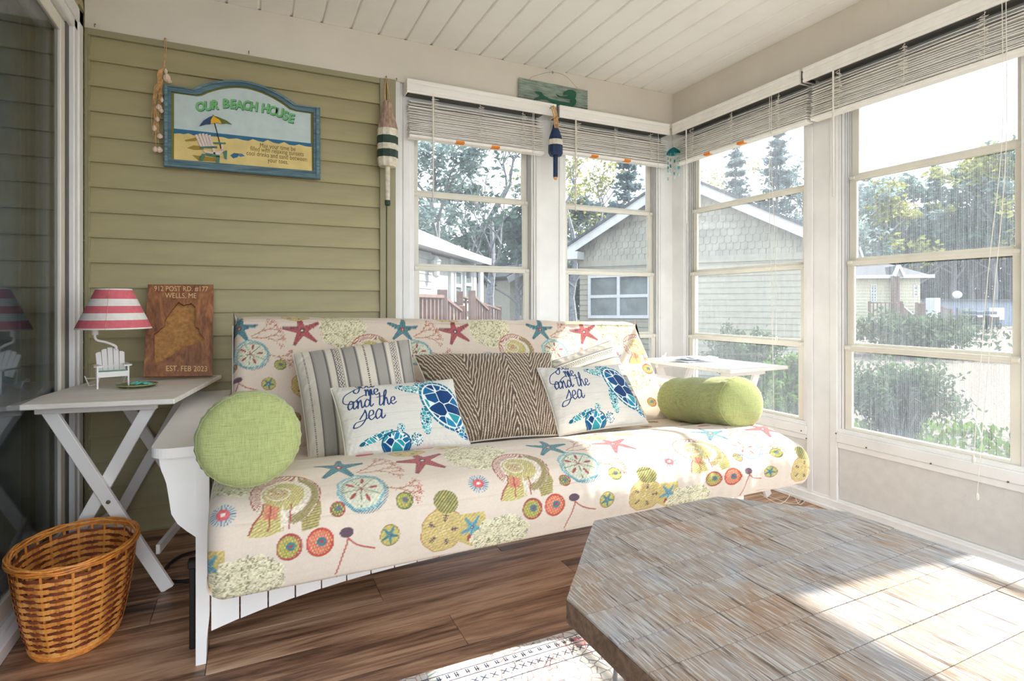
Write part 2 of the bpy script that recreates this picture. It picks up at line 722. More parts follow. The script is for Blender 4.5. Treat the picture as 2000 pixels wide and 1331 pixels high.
mb.box(XL - 0.065, XL - 0.012, 2.76, 2.80, 0.06, DZT - 0.10)
mb.obj('door_gasket', 'dark_gap', dr)
mb = MB()
SCY0, SCY1, SCZ0, SCZ1 = 1.55, 2.76, 0.085, DZT - 0.105
mb.box(XL - 0.035, XL - 0.015, SCY1 - 0.055, SCY1, SCZ0, SCZ1, 0.003)
mb.box(XL - 0.035, XL - 0.015, SCY0, SCY0 + 0.055, SCZ0, SCZ1, 0.003)
mb.box(XL - 0.035, XL - 0.015, SCY0 + .055, SCY1 - .055, SCZ1 - 0.055, SCZ1, 0.003)
mb.box(XL - 0.035, XL - 0.015, SCY0 + .055, SCY1 - .055, SCZ0, SCZ0 + 0.055, 0.003)
scf = mb.obj('screen_frame', 'sash', dr)
MB().box(XL - 0.026, XL - 0.025, SCY0 + .05, SCY1 - .05, SCZ0 + .05, SCZ1 - .05).obj('insect_screen', 'screen', scf)
for (a, b, xx) in ((1.60, 2.80, XL - 0.075), (D0, 1.72, XL - 0.11)):
    mb = MB()
    mb.box(xx - .015, xx + .015, a, a + .06, .085, DZT - .10, .003).box(xx - .015, xx + .015, b - .06, b, .085, DZT - .10, .003)
    mb.box(xx - .015, xx + .015, a + .06, b - .06, .085, .16, .003).box(xx - .015, xx + .015, a + .06, b - .06, DZT - .16, DZT - .10, .003)
    dp = mb.obj('door_panel', 'door_white', dr)
    MB().box(xx - .004, xx + .004, a + .055, b - .055, .155, DZT - .155).obj('door_glass', 'door_glass', dp)
# dark room behind the door, with hanging vertical blinds
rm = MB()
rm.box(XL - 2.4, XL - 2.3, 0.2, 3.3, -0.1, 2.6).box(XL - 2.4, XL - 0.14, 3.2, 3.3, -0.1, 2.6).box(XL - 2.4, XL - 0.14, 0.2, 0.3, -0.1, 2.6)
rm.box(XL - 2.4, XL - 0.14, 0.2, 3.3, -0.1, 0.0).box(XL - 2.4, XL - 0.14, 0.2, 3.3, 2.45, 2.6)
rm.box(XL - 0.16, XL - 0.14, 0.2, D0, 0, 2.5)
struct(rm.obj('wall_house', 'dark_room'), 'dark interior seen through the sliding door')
vb = thing('vertical_blind', 'grey teal vertical blind drawn behind the sliding door glass', 'blind', (XL - 0.2, 2.2, 2.2))
MB().box(XL - 0.23, XL - 0.18, 1.2, 2.84, 2.17, 2.22).obj('head_rail', 'blind', vb)
M['vane'] = plain('grey teal vane', (190, 214, 226), 0.7, 0.15)
for k in range(19):
    y = 2.80 - k * 0.085
    mb = MB().bar((XL - 0.205, y, 0.12), (XL - 0.205, y, 2.17), 0.088, 0.002, (0.75 + 0.2 * math.sin(k * 1.7), 0.7, 0))
    mb.obj('vane', 'vane', vb)

# ---- window walls: posts, knee walls, sills
def wx(a, b, z):        # point on the back wall: a along x, b outward
    return Vector((a, YB + b, z))


def wy(a, b, z):        # point on the right wall: a = distance from the back wall, b outward
    return Vector((XR + b, YB - a, z))


def fbox(mb, to3, a0, a1, b0, b1, z0, z1, c=0.0):
    p0, p1 = to3(a0, b0, z0), to3(a1, b1, z1)
    return mb.box(min(p0.x, p1.x), max(p0.x, p1.x), min(p0.y, p1.y), max(p0.y, p1.y), z0, z1, c)


ZS, ZT = 0.405, 2.10                          # window sill and head
mb = MB()
for (a, b, bb) in ((0.705, 0.735, -0.012), (0.735, 0.752, 0.0), (0.752, 0.79, -0.008), (1.572, 1.60, -0.008), (1.60, 1.735, 0.0), (1.735, 1.76, -0.006), (2.53, 2.56, -0.008), (2.56, XR + .02, 0.0)):
    fbox(mb, wx, a, b, bb, 0.12, 0, 2.236, 0.002)
struct(mb.obj('trim_4', 'white_vinyl'), 'white posts between the back windows')
mb = MB()
fbox(mb, wx, 0.79, 1.572, 0.0, 0.12, 0, ZS)
fbox(mb, wx, 1.76, 2.53, 0.0, 0.12, 0, ZS)
fbox(mb, wx, 0.795, 1.566, 0.003, 0.115, ZT, 2.232)
fbox(mb, wx, 1.765, 2.525, 0.003, 0.115, ZT, 2.232)
struct(mb.obj('wall_window_back', 'white_vinyl'), 'white wall under and over the back windows')
posts = ((-0.0, 0.085), (0.085, 0.12), (1.03, 1.062), (1.062, 1.157), (1.157, 1.195), (1.945, 1.97), (1.97, 2.31), (2.31, 2.335), (3.2, 3.4), (4.2, 4.3))
mb = MB()
for i, (a, b) in enumerate(posts):
    fbox(mb, wy, a, b, (-0.006 if (b - a) < 0.05 else 0.0), 0.12, 0, 2.236, 0.002)
struct(mb.obj('trim_5', 'white_vinyl'), 'white posts between the right windows')
wins = [(0.12, 1.03), (1.195, 1.945), (2.335, 3.2), (3.4, 4.2)]
mb = MB()
for a, b in wins:
    fbox(mb, wy, a + .003, b - .003, 0.003, 0.115, ZT, 2.232)
fbox(mb, wy, 0.12, 4.2, -0.004, 0.12, 0.0, 0.062, 0.003)
for a, b in wins:
    fbox(mb, wy, a, b, 0.012, 0.12, 0.06, ZS)
wr = struct(mb.obj('wall_right', 'white_vinyl'), 'white window wall with knee panels')
for i, (a, b) in enumerate(wins):
    mb = MB()
    fbox(mb, wy, a + 0.004, b - 0.004, 0.006, 0.012, 0.066, 0.316)
    mb.obj('knee_panel', 'knee', wr)
    mb = MB()
    fbox(mb, wy, a, b, -0.006, 0.012, 0.316, 0.345, 0.003)
    fbox(mb, wy, a, b, -0.012, 0.012, 0.345, ZS - 0.012, 0.003)
    fbox(mb, wy, a, b, -0.004, 0.02, ZS - 0.012, ZS, 0.002)
    mb.obj('sill_rail', 'white_vinyl', wr)
mb = MB()
fbox(mb, wy, 0.0, 4.2, -0.03, 0.0, 0.0, 0.02, 0.004)
fbox(mb, wy, 0.0, 4.2, -0.014, 0.0, 0.02, 0.05, 0.003)
struct(mb.obj('baseboard_right', 'white_vinyl'), 'white base trim under the right windows')
# small screws in the sill rails
for (u, v) in ((1692, 875), (1818, 906), (1969, 942), (1565, 842), (1575, 857), (1633, 847)):
    p = P(u, v, x=XR - 0.012)
    MB().lathe([(0.004, 0), (0.004, 0.003), (0.002, 0.004)], (0, 0, 0), 8, 'x').mesh('screw')
    me = MB().lathe([(0.004, 0), (0.0035, -0.003), (0.001, -0.004)], (0, 0, 0), 8, 'x').mesh('screw')
    me.materials.append(M['screw'])
    put('screw', me, p, wr)


def window(n, to3, a0, a1, pane='vinyl_clear', label=''):
    """four stacked vents; every lower vent sits one track further inside"""
    w0 = sempty('window_%d' % n, to3((a0 + a1) / 2, 0, ZS), label)
    mb = MB()
    for (aa, bb) in ((a0, a0 + 0.014), (a1 - 0.014, a1)):
        fbox(mb, to3, aa, bb, 0.0, 0.10, ZS, ZT, 0.001)
    for k in range(5):
        fbox(mb, to3, a0 + 0.014, a0 + 0.027, 0.007 + k * 0.018, 0.010 + k * 0.018, ZS, ZT)
        fbox(mb, to3, a1 - 0.027, a1 - 0.014, 0.007 + k * 0.018, 0.010 + k * 0.018, ZS, ZT)
    fbox(mb, to3, a0, a1, 0.0, 0.10, ZS, ZS + 0.008)
    fbox(mb, to3, a0, a1, 0.0, 0.10, ZT - 0.015, ZT)
    mb.obj('window_frame', 'white_vinyl', w0)
    mb = MB()
    fbox(mb, to3, a0 + 0.0141, a0 + 0.0155, 0.006, 0.095, ZS + .008, ZT - .015)
    fbox(mb, to3, a1 - 0.0155, a1 - 0.0141, 0.006, 0.095, ZS + .008, ZT - .015)
    mb.obj('window_track', 'dark_gap', w0)  # dark strips paint depth shade into the side tracks
    zs = [ZS + 0.008, 0.826, 1.243, 1.66, ZT - 0.015]
    for k in range(4):
        z0, z1 = zs[k], zs[k + 1]
        b0 = 0.012 + k * 0.018
        ov = 0.026
        s0, s1 = a0 + 0.028, a1 - 0.028
        if k == 3:
            z1 += 0.0
        mb = MB()
        st = 0.036
        fbox(mb, to3, s0, s0 + st, b0, b0 + 0.016, z0, z1, 0.002)
        fbox(mb, to3, s1 - st, s1, b0, b0 + 0.016, z0, z1, 0.002)
        fbox(mb, to3, s0 + 0.001, s1 - 0.001, b0 - (0.004 if k < 3 else 0), b0 + 0.016, z1 - (ov if k < 3 else 0.02), z1, 0.002)
        if k < 3:
            fbox(mb, to3, s0 + 0.002, s1 - 0.002, b0 - 0.006, b0, z1 - 0.016, z1 - 0.004, 0.001)
        fbox(mb, to3, s0 + st, s1 - st, b0, b0 + 0.016, z0, z0 + 0.014, 0.002)
        sh = mb.obj('sash', 'sash', w0)
        mb = MB()
        fbox(mb, to3, s0 + st - 0.003, s1 - st + 0.003, b0 + 0.007, b0 + 0.0085, z0 + 0.01, z1 - 0.012)
        mb.obj('pane', pane, sh)
        if k < 3:
            mb = MB()
            fbox(mb, to3, s0 + 0.004, s0 + 0.03, b0 - 0.010, b0 - 0.004, z1 - 0.02, z1 - 0.003, 0.002)
            fbox(mb, to3, s1 - 0.03, s1 - 0.004, b0 - 0.010, b0 - 0.004, z1 - 0.02, z1 - 0.003, 0.002)
            mb.obj('latch', 'sash', sh)
    return w0


window(1, wx, 0.79, 1.572, 'vinyl_haze_x', 'left window of the back wall, four stacked vents')
window(2, wx, 1.76, 2.53, 'vinyl_haze_x', 'right window of the back wall, four stacked vents')
window(3, wy, 0.12, 1.03, 'vinyl_haze', 'narrow window of the right wall beside the corner')
window(4, wy, 1.195, 1.945, 'vinyl_haze', 'right wall window nearest the camera')
window(5, wy, 2.335, 3.2, 'vinyl_clear', 'right wall window beyond the picture')


# ================================================================== BLINDS
def blind(name, label, to3, a0, a1, val0, val1, zv, zb, wand_a, cord_a, labels=(), depth=0.065, seed=1, wandlen=0.5):
    """raised horizontal blind; a = along the wall, b negative = into the room"""
    R = random.Random(seed)
    t = thing(name, label, 'blind', to3((a0 + a1) / 2, -depth, zb), 'raised blinds above the porch windows')
    zt = zv - 0.072
    # valance with three ridges
    mb = MB()
    prof = [(0, 0), (-0.008, 0.0), (-0.010, 0.010), (-0.006, 0.016), (-0.010, 0.024), (-0.010, 0.046), (-0.006, 0.052), (-0.011, 0.060), (-0.011, 0.072), (0, 0.072)]
    bv = -depth - 0.016
    mb.prism(prof, 1.0, lambda p, d: to3(val0 + (val1 - val0) * d, bv + p[0], zt + p[1]))
    fbox(mb, to3, val0, val0 + 0.006, bv, -0.002, zt, zv)
    fbox(mb, to3, val1 - 0.006, val1, bv, -0.002, zt, zv)
    mb.obj('valance', 'blind', t)
    mb = MB()
    fbox(mb, to3, a0, a1, -depth - 0.012, -0.008, zt + 0.004, zv - 0.006)
    mb.obj('head_rail', 'dark_gap', t)
    n = 17
    z0 = zb + 0.024
    top = zt - 0.012
    hb = 0.0245
    cb = -depth + 0.02
    for k in range(n):
        f = k / (n - 1)
        z = z0 + (top - z0) * (f ** 1.35) * 0.93
        mb = MB()
        s0, s1 = a0 + R.uniform(-0.004, 0.004), a1 + R.uniform(-0.004, 0.004)
        bb = cb + R.uniform(-0.003, 0.003) - (0.012 * (1 - f))
        tilt = R.uniform(-0.002, 0.002) + (0.010 if k > n - 4 else 0)
        seg = 10
        vs = []
        wav = R.uniform(0.0005, 0.0025)
        ph = R.uniform(0, 6)
        for i in range(seg + 1):
            a = s0 + (s1 - s0) * i / seg
            zz = z + wav * math.sin(ph + i * 0.9)
            for (db, dz) in ((-hb, -tilt), (0, 0.002), (hb, tilt), (hb, tilt - 0.0030), (0, -0.0010), (-hb, -tilt - 0.0030)):
                vs.append(to3(a, bb + db, zz + dz))
        fs = []
        for i in range(seg):
            for j in range(6):
                fs.append((i * 6 + j, i * 6 + (j + 1) % 6, (i + 1) * 6 + (j + 1) % 6, (i + 1) * 6 + j))
        fs += [tuple(range(6)), tuple(seg * 6 + j for j in range(5, -1, -1))]
        mb.add(vs, fs)
        mb.obj('slat', 'blind', t)
    mb = MB()
    fbox(mb, to3, a0 - 0.002, a1 + 0.002, cb - hb - 0.014, cb + hb - 0.010, zb, zb + 0.017, 0.003)
    br = mb.obj('bottom_rail', 'blind', t)
    for la in labels:
        mb = MB()
        fbox(mb, to3, la, la + 0.05, cb - hb - 0.0155, cb - hb - 0.0135, zb - 0.001, zb + 0.012)
        fbox(mb, to3, la, la + 0.05, cb - hb - 0.0155, cb - hb + 0.012, zb - 0.0015, zb)
        lab(mb.obj('warning_label', 'orange', br), 'orange warning label on the bottom rail')
    # bunched ladder cords
    nc = 3
    for c in range(nc):
        a = a0 + (a1 - a0) * (0.17 + 0.33 * c)
        pts = []
        z = zb + 0.02
        while z < top:
            pts.append(to3(a + R.uniform(-0.022, 0.022), cb - hb - 0.012 - R.uniform(0.002, 0.012), z + R.uniform(-0.004, 0.004)))
            z += 0.0035
        pts = catmull(pts, 3)
        mb = MB().tube(pts, 0.0009, 5)
        mb.tube([to3(a, cb - hb - 0.012, zb + 0.01), to3(a, cb - hb - 0.008, zt)], 0.0009, 5)
        mb.obj('ladder_cord', 'cord', t)
    if wand_a is not None:
        p = to3(wand_a, cb - hb - 0.022, zt + 0.01)
        mb = MB().tube([p + Vector((0, 0, 0.0)), p - Vector((0, 0, 0.02))], 0.002, 6)
        mb.tube([p - Vector((0, 0, 0.015)), p - Vector((0, 0, wandlen))], 0.0042, 8)
        mb.obj('tilt_wand', 'cord', t, True)
    if cord_a is not None:
        for dx, ln in cord_a[1]:
            p = to3(cord_a[0] + dx, cb - hb - 0.02, zt)
            zend = zt - ln
            pts = [p, p - Vector((0, 0, 0.3 * ln)), to3(cord_a[0] + dx * 1.6 + cord_a[2] * 0.5, cb - hb - 0.02, zt - 0.6 * ln), to3(cord_a[0] + dx + cord_a[2], cb - hb - 0.02, zend)]
            mb = MB().tube(catmull(pts, 6), 0.0014, 5)
            q = Vector(pts[-1])
            mb.lathe([(0.001, 0.0), (0.006, -0.008), (0.007, -0.022), (0.004, -0.03)], q, 8)
            mb.obj('pull_cord', 'cord', t, True)
    return t


blind('window_blind', 'raised white blind nearest the green siding, left of the blue buoy', wx, 0.768, 1.585, 0.752, 1.664, 2.232, 1.925, 0.895, (1.505, ((0.0, 1.5), (0.008, 1.55)), 0.02), (1.03, 1.245), seed=1, wandlen=0.58)
blind('window_blind', 'raised white blind between the blue buoy and the room corner', wx, 1.672, 2.53, 1.688, 2.535, 2.232, 1.95, 1.80, (2.44, ((0.0, 1.2),), 0.02), (1.92, 2.17), seed=2, wandlen=0.57)
blind('window_blind', 'raised white blind on the right wall next to the room corner', wy, 0.115, 1.082, 0.10, 1.052, 2.232, 1.955, 0.235, (0.87, ((0.0, 1.85), (0.012, 1.3)), 0.03), (0.38, 0.64), seed=3, wandlen=0.62)
blind('window_blind', 'raised white blind at the top right, nearest the camera', wy, 1.108, 1.99, 1.07, 2.03, 2.232, 1.955, 1.235, (1.90, ((0.0, 1.72), (0.012, 1.86)), -0.09), (), seed=4, wandlen=0.62)
blind('window_blind', 'raised white blind on the right wall beyond the picture', wy, 2.30, 3.22, 2.28, 3.24, 2.232, 1.955, None, None, (), seed=5)


# ================================================================== PRINTS (painted per vertex on the cloth)
class Canvas:
    def __init__(self, w, h, res, col):
        """w, h in metres, res in metres per cell; y runs down"""
        self.r = res
        self.W, self.H = int(round(w / res)), int(round(h / res))
        self.a = np.empty((self.H, self.W, 3), np.float32)
        self.a[:] = lin(col)
        self.wrap = False
        self.rng = np.random.RandomState(5)

    def win(self, x0, x1, y0, y1):
        r = self.r
        i0, i1 = int(math.floor(x0 / r)) - 1, int(math.ceil(x1 / r)) + 2
        j0, j1 = int(math.floor(y0 / r)) - 1, int(math.ceil(y1 / r)) + 2
        if not self.wrap:
            i0, i1, j0, j1 = max(i0, 0), min(i1, self.W), max(j0, 0), min(j1, self.H)
        if i1 <= i0 or j1 <= j0:
            return None
        ii, jj = np.arange(i0, i1), np.arange(j0, j1)
        X, Y = np.meshgrid((ii + 0.5) * r, (jj + 0.5) * r)
        return ii % self.W, jj % self.H, X, Y

    def put(self, wn, mask, col, alpha=1.0):
        ii, jj, X, Y = wn
        sub = self.a[np.ix_(jj, ii)]
        m = (mask * alpha)[..., None] if mask.dtype != bool else (mask.astype(np.float32) * alpha)[..., None]
        c = np.array(lin(col), np.float32) if isinstance(col, tuple) else col
        self.a[np.ix_(jj, ii)] = sub * (1 - m) + c * m

    def ellipse(self, cx, cy, rx, ry, col, rot=0.0, alpha=1.0, ring=None, hatch=None, wob=0.0):
        m = max(rx, ry) * 1.1
        wn = self.win(cx - m, cx + m, cy - m, cy + m)
        if wn is None:
            return
        X, Y = wn[2] - cx, wn[3] - cy
        c, s = math.cos(rot), math.sin(rot)
        U, V = (X * c + Y * s) / rx, (-X * s + Y * c) / ry
        R = np.hypot(U, V)
        if wob:
            R = R * (1 + wob * np.sin(np.arctan2(V, U) * 7 + cx * 90) + wob * 0.6 * np.sin(np.arctan2(V, U) * 12))
        mk = R < 1
        if ring:
            mk &= R > ring
        if hatch:
            mk &= (np.sin((X * math.cos(hatch[1]) + Y * math.sin(hatch[1])) / hatch[0] * 2 * math.pi) > hatch[2])
        self.put(wn, mk, col, alpha)

    def poly(self, pts, col, alpha=1.0, hatch=None):
        xs, ys = [p[0] for p in pts], [p[1] for p in pts]
        wn = self.win(min(xs), max(xs), min(ys), max(ys))
        if wn is None:
            return
        X, Y = wn[2], wn[3]
        ins = np.zeros(X.shape, bool)
        n = len(pts)
        for i in range(n):
            x1, y1 = pts[i][:2]
            x2, y2 = pts[(i + 1) % n][:2]
            if y1 == y2:
                continue
            c = ((y1 > Y) != (y2 > Y)) & (X < (x2 - x1) * (Y - y1) / (y2 - y1) + x1)
            ins ^= c
        if hatch:
            ins &= (np.sin((X * math.cos(hatch[1]) + Y * math.sin(hatch[1])) / hatch[0] * 2 * math.pi) > hatch[2])
        self.put(wn, ins, col, alpha)

    def line(self, pts, wd, col, alpha=1.0):
        """wd: width or (start, end)"""
        n = len(pts)
        for i in range(n - 1):
            (x1, y1), (x2, y2) = pts[i][:2], pts[i + 1][:2]
            w_ = wd if not isinstance(wd, tuple) else wd[0] + (wd[1] - wd[0]) * i / max(1, n - 2)
            h = w_ / 2
            wn = self.win(min(x1, x2) - h, max(x1, x2) + h, min(y1, y2) - h, max(y1, y2) + h)
            if wn is None:
                continue
            dx, dy = x2 - x1, y2 - y1
            L2 = dx * dx + dy * dy + 1e-12
            t = np.clip(((wn[2] - x1) * dx + (wn[3] - y1) * dy) / L2, 0, 1)
            d = np.hypot(wn[2] - x1 - t * dx, wn[3] - y1 - t * dy)
            self.put(wn, d < max(h, self.r * 0.6), col, alpha)

    def sample(self, x, y, tile=None):
        if tile:
            x, y = np.mod(x, tile[0]), np.mod(y, tile[1])
        fx, fy = x / self.r - 0.5, y / self.r - 0.5
        i0, j0 = np.floor(fx).astype(int), np.floor(fy).astype(int)
        tx, ty = (fx - i0)[..., None], (fy - j0)[..., None]
        if tile:
            f = lambda i, j: self.a[j % self.H, i % self.W]
        else:
            f = lambda i, j: self.a[np.clip(j, 0, self.H - 1), np.clip(i, 0, self.W - 1)]
        return (f(i0, j0) * (1 - tx) + f(i0 + 1, j0) * tx) * (1 - ty) + (f(i0, j0 + 1) * (1 - tx) + f(i0 + 1, j0 + 1) * tx) * ty


TEAL, RED, OLIVE, GOLD, BROWN, CREAM = (52, 116, 130), (160, 60, 60), (142, 132, 76), (196, 172, 104), (146, 92, 54), (226, 214, 196)
AQUA, PINK, DGREEN, PURPLE = (96, 164, 180), (214, 92, 96), (92, 110, 62), (84, 60, 78)


def star(c, cx, cy, r, rot, fill, edge, mid):
    pts = []
    for k in range(5):
        a = rot + k * 2 * math.pi / 5
        pts += [(cx + r * math.cos(a - 0.06), cy + r * math.sin(a - 0.06)), (cx + r * math.cos(a + 0.06), cy + r * math.sin(a + 0.06)),
                (cx + r * 0.30 * math.cos(a + math.pi / 5), cy + r * 0.30 * math.sin(a + math.pi / 5))]
    c.poly(pts, fill)
    c.poly([(cx + (x - cx) * 0.8, cy + (y - cy) * 0.8) for x, y in pts], mid, 0.55, hatch=(0.006, 0.7, 0.0))
    c.line(pts + [pts[0]], 0.0022, edge, 0.8)
    for k in range(5):
        a = rot + k * 2 * math.pi / 5
        for t in np.linspace(0.15, 0.9, 9):
            c.ellipse(cx + r * t * math.cos(a), cy + r * t * math.sin(a), 0.0022, 0.0022, edge)
    c.ellipse(cx, cy, r * 0.13, r * 0.13, RED if fill == TEAL else PURPLE)
    c.ellipse(cx, cy, r * 0.06, r * 0.06, CREAM)


def coral(c, x, y, ang, ln, depth, rg, wd=0.0032, col=(158, 108, 62)):
    if depth == 0 or ln < 0.006:
        return
    x2, y2 = x + ln * math.cos(ang), y + ln * math.sin(ang)
    c.line([(x, y), (x2, y2)], wd, col)
    for k in range(3):
        t = (k + 1) / 3
        s = 1 if (k + depth) % 2 else -1
        xa, ya = x + (x2 - x) * t * 0.9, y + (y2 - y) * t * 0.9
        c.line([(xa, ya), (xa + 0.009 * math.cos(ang + s * 0.8), ya + 0.009 * math.sin(ang + s * 0.8))], 0.0016, (176, 70, 58))
    coral(c, x2, y2, ang + 0.38 + rg.uniform(-.15, .15), ln * 0.72, depth - 1, rg, wd * 0.8, col)
    coral(c, x2, y2, ang - 0.42 + rg.uniform(-.15, .15), ln * 0.68, depth - 1, rg, wd * 0.8, col)


def braincoral(c, cx, cy, rx, ry, rg):
    wn_pts = []
    c.ellipse(cx, cy, rx, ry, (226, 218, 186), wob=0.06)
    n = int(rx * ry * 3.14 / 0.000075)
    for _ in range(n):
        a, r = rg.uniform(0, 2 * math.pi), math.sqrt(rg.uniform(0, 1))
        x, y = cx + rx * r * math.cos(a), cy + ry * r * math.sin(a)
        b = rg.uniform(0, 6.28)
        l = rg.uniform(0.0045, 0.0085)
        col = (118, 122, 84) if rg.random() < 0.7 else (150, 142, 96)
        c.line([(x, y), (x + l * math.cos(b), y + l * math.sin(b))], 0.0013, col)
        c.line([(x, y), (x + l * 0.8 * math.cos(b + 1.9), y + l * 0.8 * math.sin(b + 1.9))], 0.0013, col)


def nautilus(c, cx, cy, r):
    Z = lambda pts: [(cx + r * a, cy + r * b) for a, b in pts]
    tail = Z([(.55, .35), (1.0, .25), (1.05, .7), (.92, 1.15), (.45, 1.22), (.40, .85)])
    flare = Z([(-.62, .30), (-.20, .50), (-.10, 1.12), (-.62, 1.22), (-1.12, 1.18), (-.98, .85), (-.75, .62)])
    c.poly(tail, OLIVE)
    c.poly(tail, (206, 190, 128), .6, hatch=(.006, 1.45, .2))
    c.ellipse(cx, cy, r * 1.05, r, CREAM)
    for k in range(76):                                                    # hatched outer whorl
        a = -math.pi * 1.18 + k / 75 * math.pi * 1.62
        c0, s0 = math.cos(a), math.sin(a)
        col = (168, 66, 58) if k < 36 else BROWN if k % 2 else (126, 70, 48)
        c.line([(cx + r * 1.05 * c0, cy + r * s0), (cx + r * .78 * math.cos(a + .15), cy + r * .74 * math.sin(a + .15))], .0018, col)
    rr_ = [(cx + r * .90 * math.cos(-math.pi * .30 + k / 20 * math.pi * .75), cy + r * .88 * math.sin(-math.pi * .30 + k / 20 * math.pi * .75)) for k in range(21)]
    c.line(rr_, r * .22, OLIVE, .5)
    c.ellipse(cx - r * .06, cy - r * .02, r * .64, r * .60, (180, 166, 92))
    c.ellipse(cx - r * .06, cy - r * .02, r * .64, r * .60, (222, 210, 164), hatch=(.006, .5, .25), alpha=.8)
    c.poly(flare, (182, 168, 92))
    c.poly(flare, (220, 208, 160), .7, hatch=(.0062, 1.2, .2))
    c.poly(Z([(-.60, .32), (-.22, .48), (-.30, .80), (-.70, .78)]), PINK, .65)
    c.line(Z([(-1.10, 1.12), (-.96, .84), (-.72, .60), (-.66, .30)]), .0042, (160, 52, 50))
    for q in (-.48, -.12, .12):
        c.line(Z([(q + .02, .42), (q - .06, 1.08)]), .0036, (160, 52, 50) if q != -.12 else CREAM)
    pts = []
    for k in range(80):
        a = k / 79 * 5.4 * math.pi
        q = r * .44 * (k / 79)
        pts.append((cx - r * .2 + q * math.cos(a), cy - r * .10 + q * .9 * math.sin(a)))
    c.line(pts, .0046, CREAM)
    c.line(pts[:50], .0022, (170, 60, 70))
    edge = [(cx + r * 1.06 * math.cos(-math.pi * 1.15 + k / 30 * math.pi * 1.3), cy + r * 1.01 * math.sin(-math.pi * 1.15 + k / 30 * math.pi * 1.3)) for k in range(31)]
    c.line(edge, .003, (160, 62, 50))


def sanddollar(c, cx, cy, r, rim=AQUA, fill=(206, 208, 186)):
    c.ellipse(cx, cy, r, r * .98, rim, wob=.02)
    c.ellipse(cx, cy, r * .88, r * .86, fill, wob=.03)
    c.ellipse(cx, cy, r * .99, r * .97, (206, 214, 206), ring=.87, hatch=(.007, 2.2, .35), alpha=.7)
    c.ellipse(cx + r * .12, cy + r * .12, r * .98, r * .95, TEAL, ring=.86, hatch=(0.005, 0.9, 0.1))
    for k in range(5):
        a = -1.5 + k * 2 * math.pi / 5 + 0.15
        x, y = cx + r * .50 * math.cos(a), cy + r * .50 * math.sin(a)
        c.ellipse(x, y, r * .19, r * .065, RED, a)
        c.line([(cx, cy), (cx + r * .8 * math.cos(a + .55), cy + r * .8 * math.sin(a + .55))], 0.002, DGREEN)
    for k in range(7):
        a = k * .9
        c.line([(cx, cy), (cx + r * .28 * math.cos(a), cy + r * .28 * math.sin(a))], 0.002, RED)


def yellowdollar(c, cx, cy, r, ry=None):
    ry = ry or r
    c.ellipse(cx, cy, r, ry, (176, 120, 60), wob=.02)
    c.ellipse(cx, cy, r * .96, ry * .96, GOLD, wob=.02)
    c.ellipse(cx, cy, r * .96, ry * .96, (218, 198, 142), hatch=(0.0075, 1.35, .1), alpha=.6, wob=.02)
    for k in range(5):
        a = -1.3 + k * 2 * math.pi / 5
        p = [(cx + r * t * math.cos(a), cy + ry * t * math.sin(a)) for t in (0.0, .42, .72)]
        c.line([p[0], p[1]], 0.0016, (228, 214, 160))
        c.line([p[1], p[2]], 0.003, PURPLE)
        for t in (.48, .58, .68):
            c.line([(cx + r * t * math.cos(a - .16), cy + ry * t * math.sin(a - .16)), (cx + r * t * math.cos(a + .16), cy + ry * t * math.sin(a + .16))], 0.0022, PURPLE)


def shellround(c, cx, cy, r, a, b):
    c.ellipse(cx, cy, r, r * .95, a)
    c.ellipse(cx - r * .1, cy, r * .8, r * .75, b)
    c.ellipse(cx, cy, r * .85, r * .8, (214, 190, 110), hatch=(.006, .4, .45), alpha=.8)
    c.ellipse(cx + r * .1, cy - r * .05, r * .36, r * .3, TEAL)
    c.ellipse(cx + r * .1, cy - r * .05, r * .14, r * .12, RED)


def blueflower(c, cx, cy, r):
    for k in range(22):
        a = k * 2 * math.pi / 22
        c.line([(cx, cy), (cx + r * math.cos(a), cy + r * .85 * math.sin(a))], 0.003, AQUA if k % 2 else (70, 120, 160))
    c.ellipse(cx, cy, r * .55, r * .45, PINK)
    c.ellipse(cx, cy, r * .2, r * .16, (224, 214, 206))


TW, THT = 0.675, 1.0
tile = Canvas(TW, THT, 0.00075, (222, 206, 190))
tile.wrap = True
rg = random.Random(3)
for _ in range(60):
    tile.line([(rg.uniform(0, TW), y := rg.uniform(0, THT)), (rg.uniform(0, TW), y)], 0.0012, (216, 202, 186), .5)
braincoral(tile, .415, .075, .098, .098, rg)
star(tile, .0, .075, .072, -1.45, TEAL, (30, 90, 110), (120, 170, 170))
star(tile, .245, .085, .078, -1.75, (166, 60, 68), (96, 56, 84), (196, 116, 116))
coral(tile, .045, .115, -.55, .048, 4, rg)
coral(tile, .05, .12, -.02, .05, 4, rg)
coral(tile, .11, .20, .25, .040, 4, rg)
yellowdollar(tile, .222, -.012, .058, .05)
yellowdollar(tile, .365, -.035, .045, .03)
nautilus(tile, .525, .185, .082)
sanddollar(tile, .045, .195, .066)
blueflower(tile, .375, .225, .03)
shellround(tile, .652, .245, .02, RED, DGREEN)
shellround(tile, .155, .245, .024, DGREEN, (150, 150, 70))
yellowdollar(tile, .255, .335, .062, .058)
tile.ellipse(.27, .262, .035, .03, DGREEN, .4)
tile.ellipse(.27, .262, .035, .03, GOLD, .4, hatch=(.007, .8, .3))
tile.poly([(.305, .30), (.38, .30), (.385, .37), (.345, .395), (.30, .37)], GOLD)
tile.poly([(.305, .30), (.38, .30), (.385, .37), (.345, .395), (.30, .37)], (214, 196, 122), .6, hatch=(.008, .9, .0))
star(tile, .342, .338, .034, .3, AQUA, (80, 140, 160), AQUA)
tile.ellipse(.335, .368, .007, .011, RED)
braincoral(tile, .43, .375, .09, .055, rg)
shellround(tile, .53, .315, .032, RED, (150, 150, 70))
shellround(tile, .605, .315, .035, (186, 60, 48), PINK)
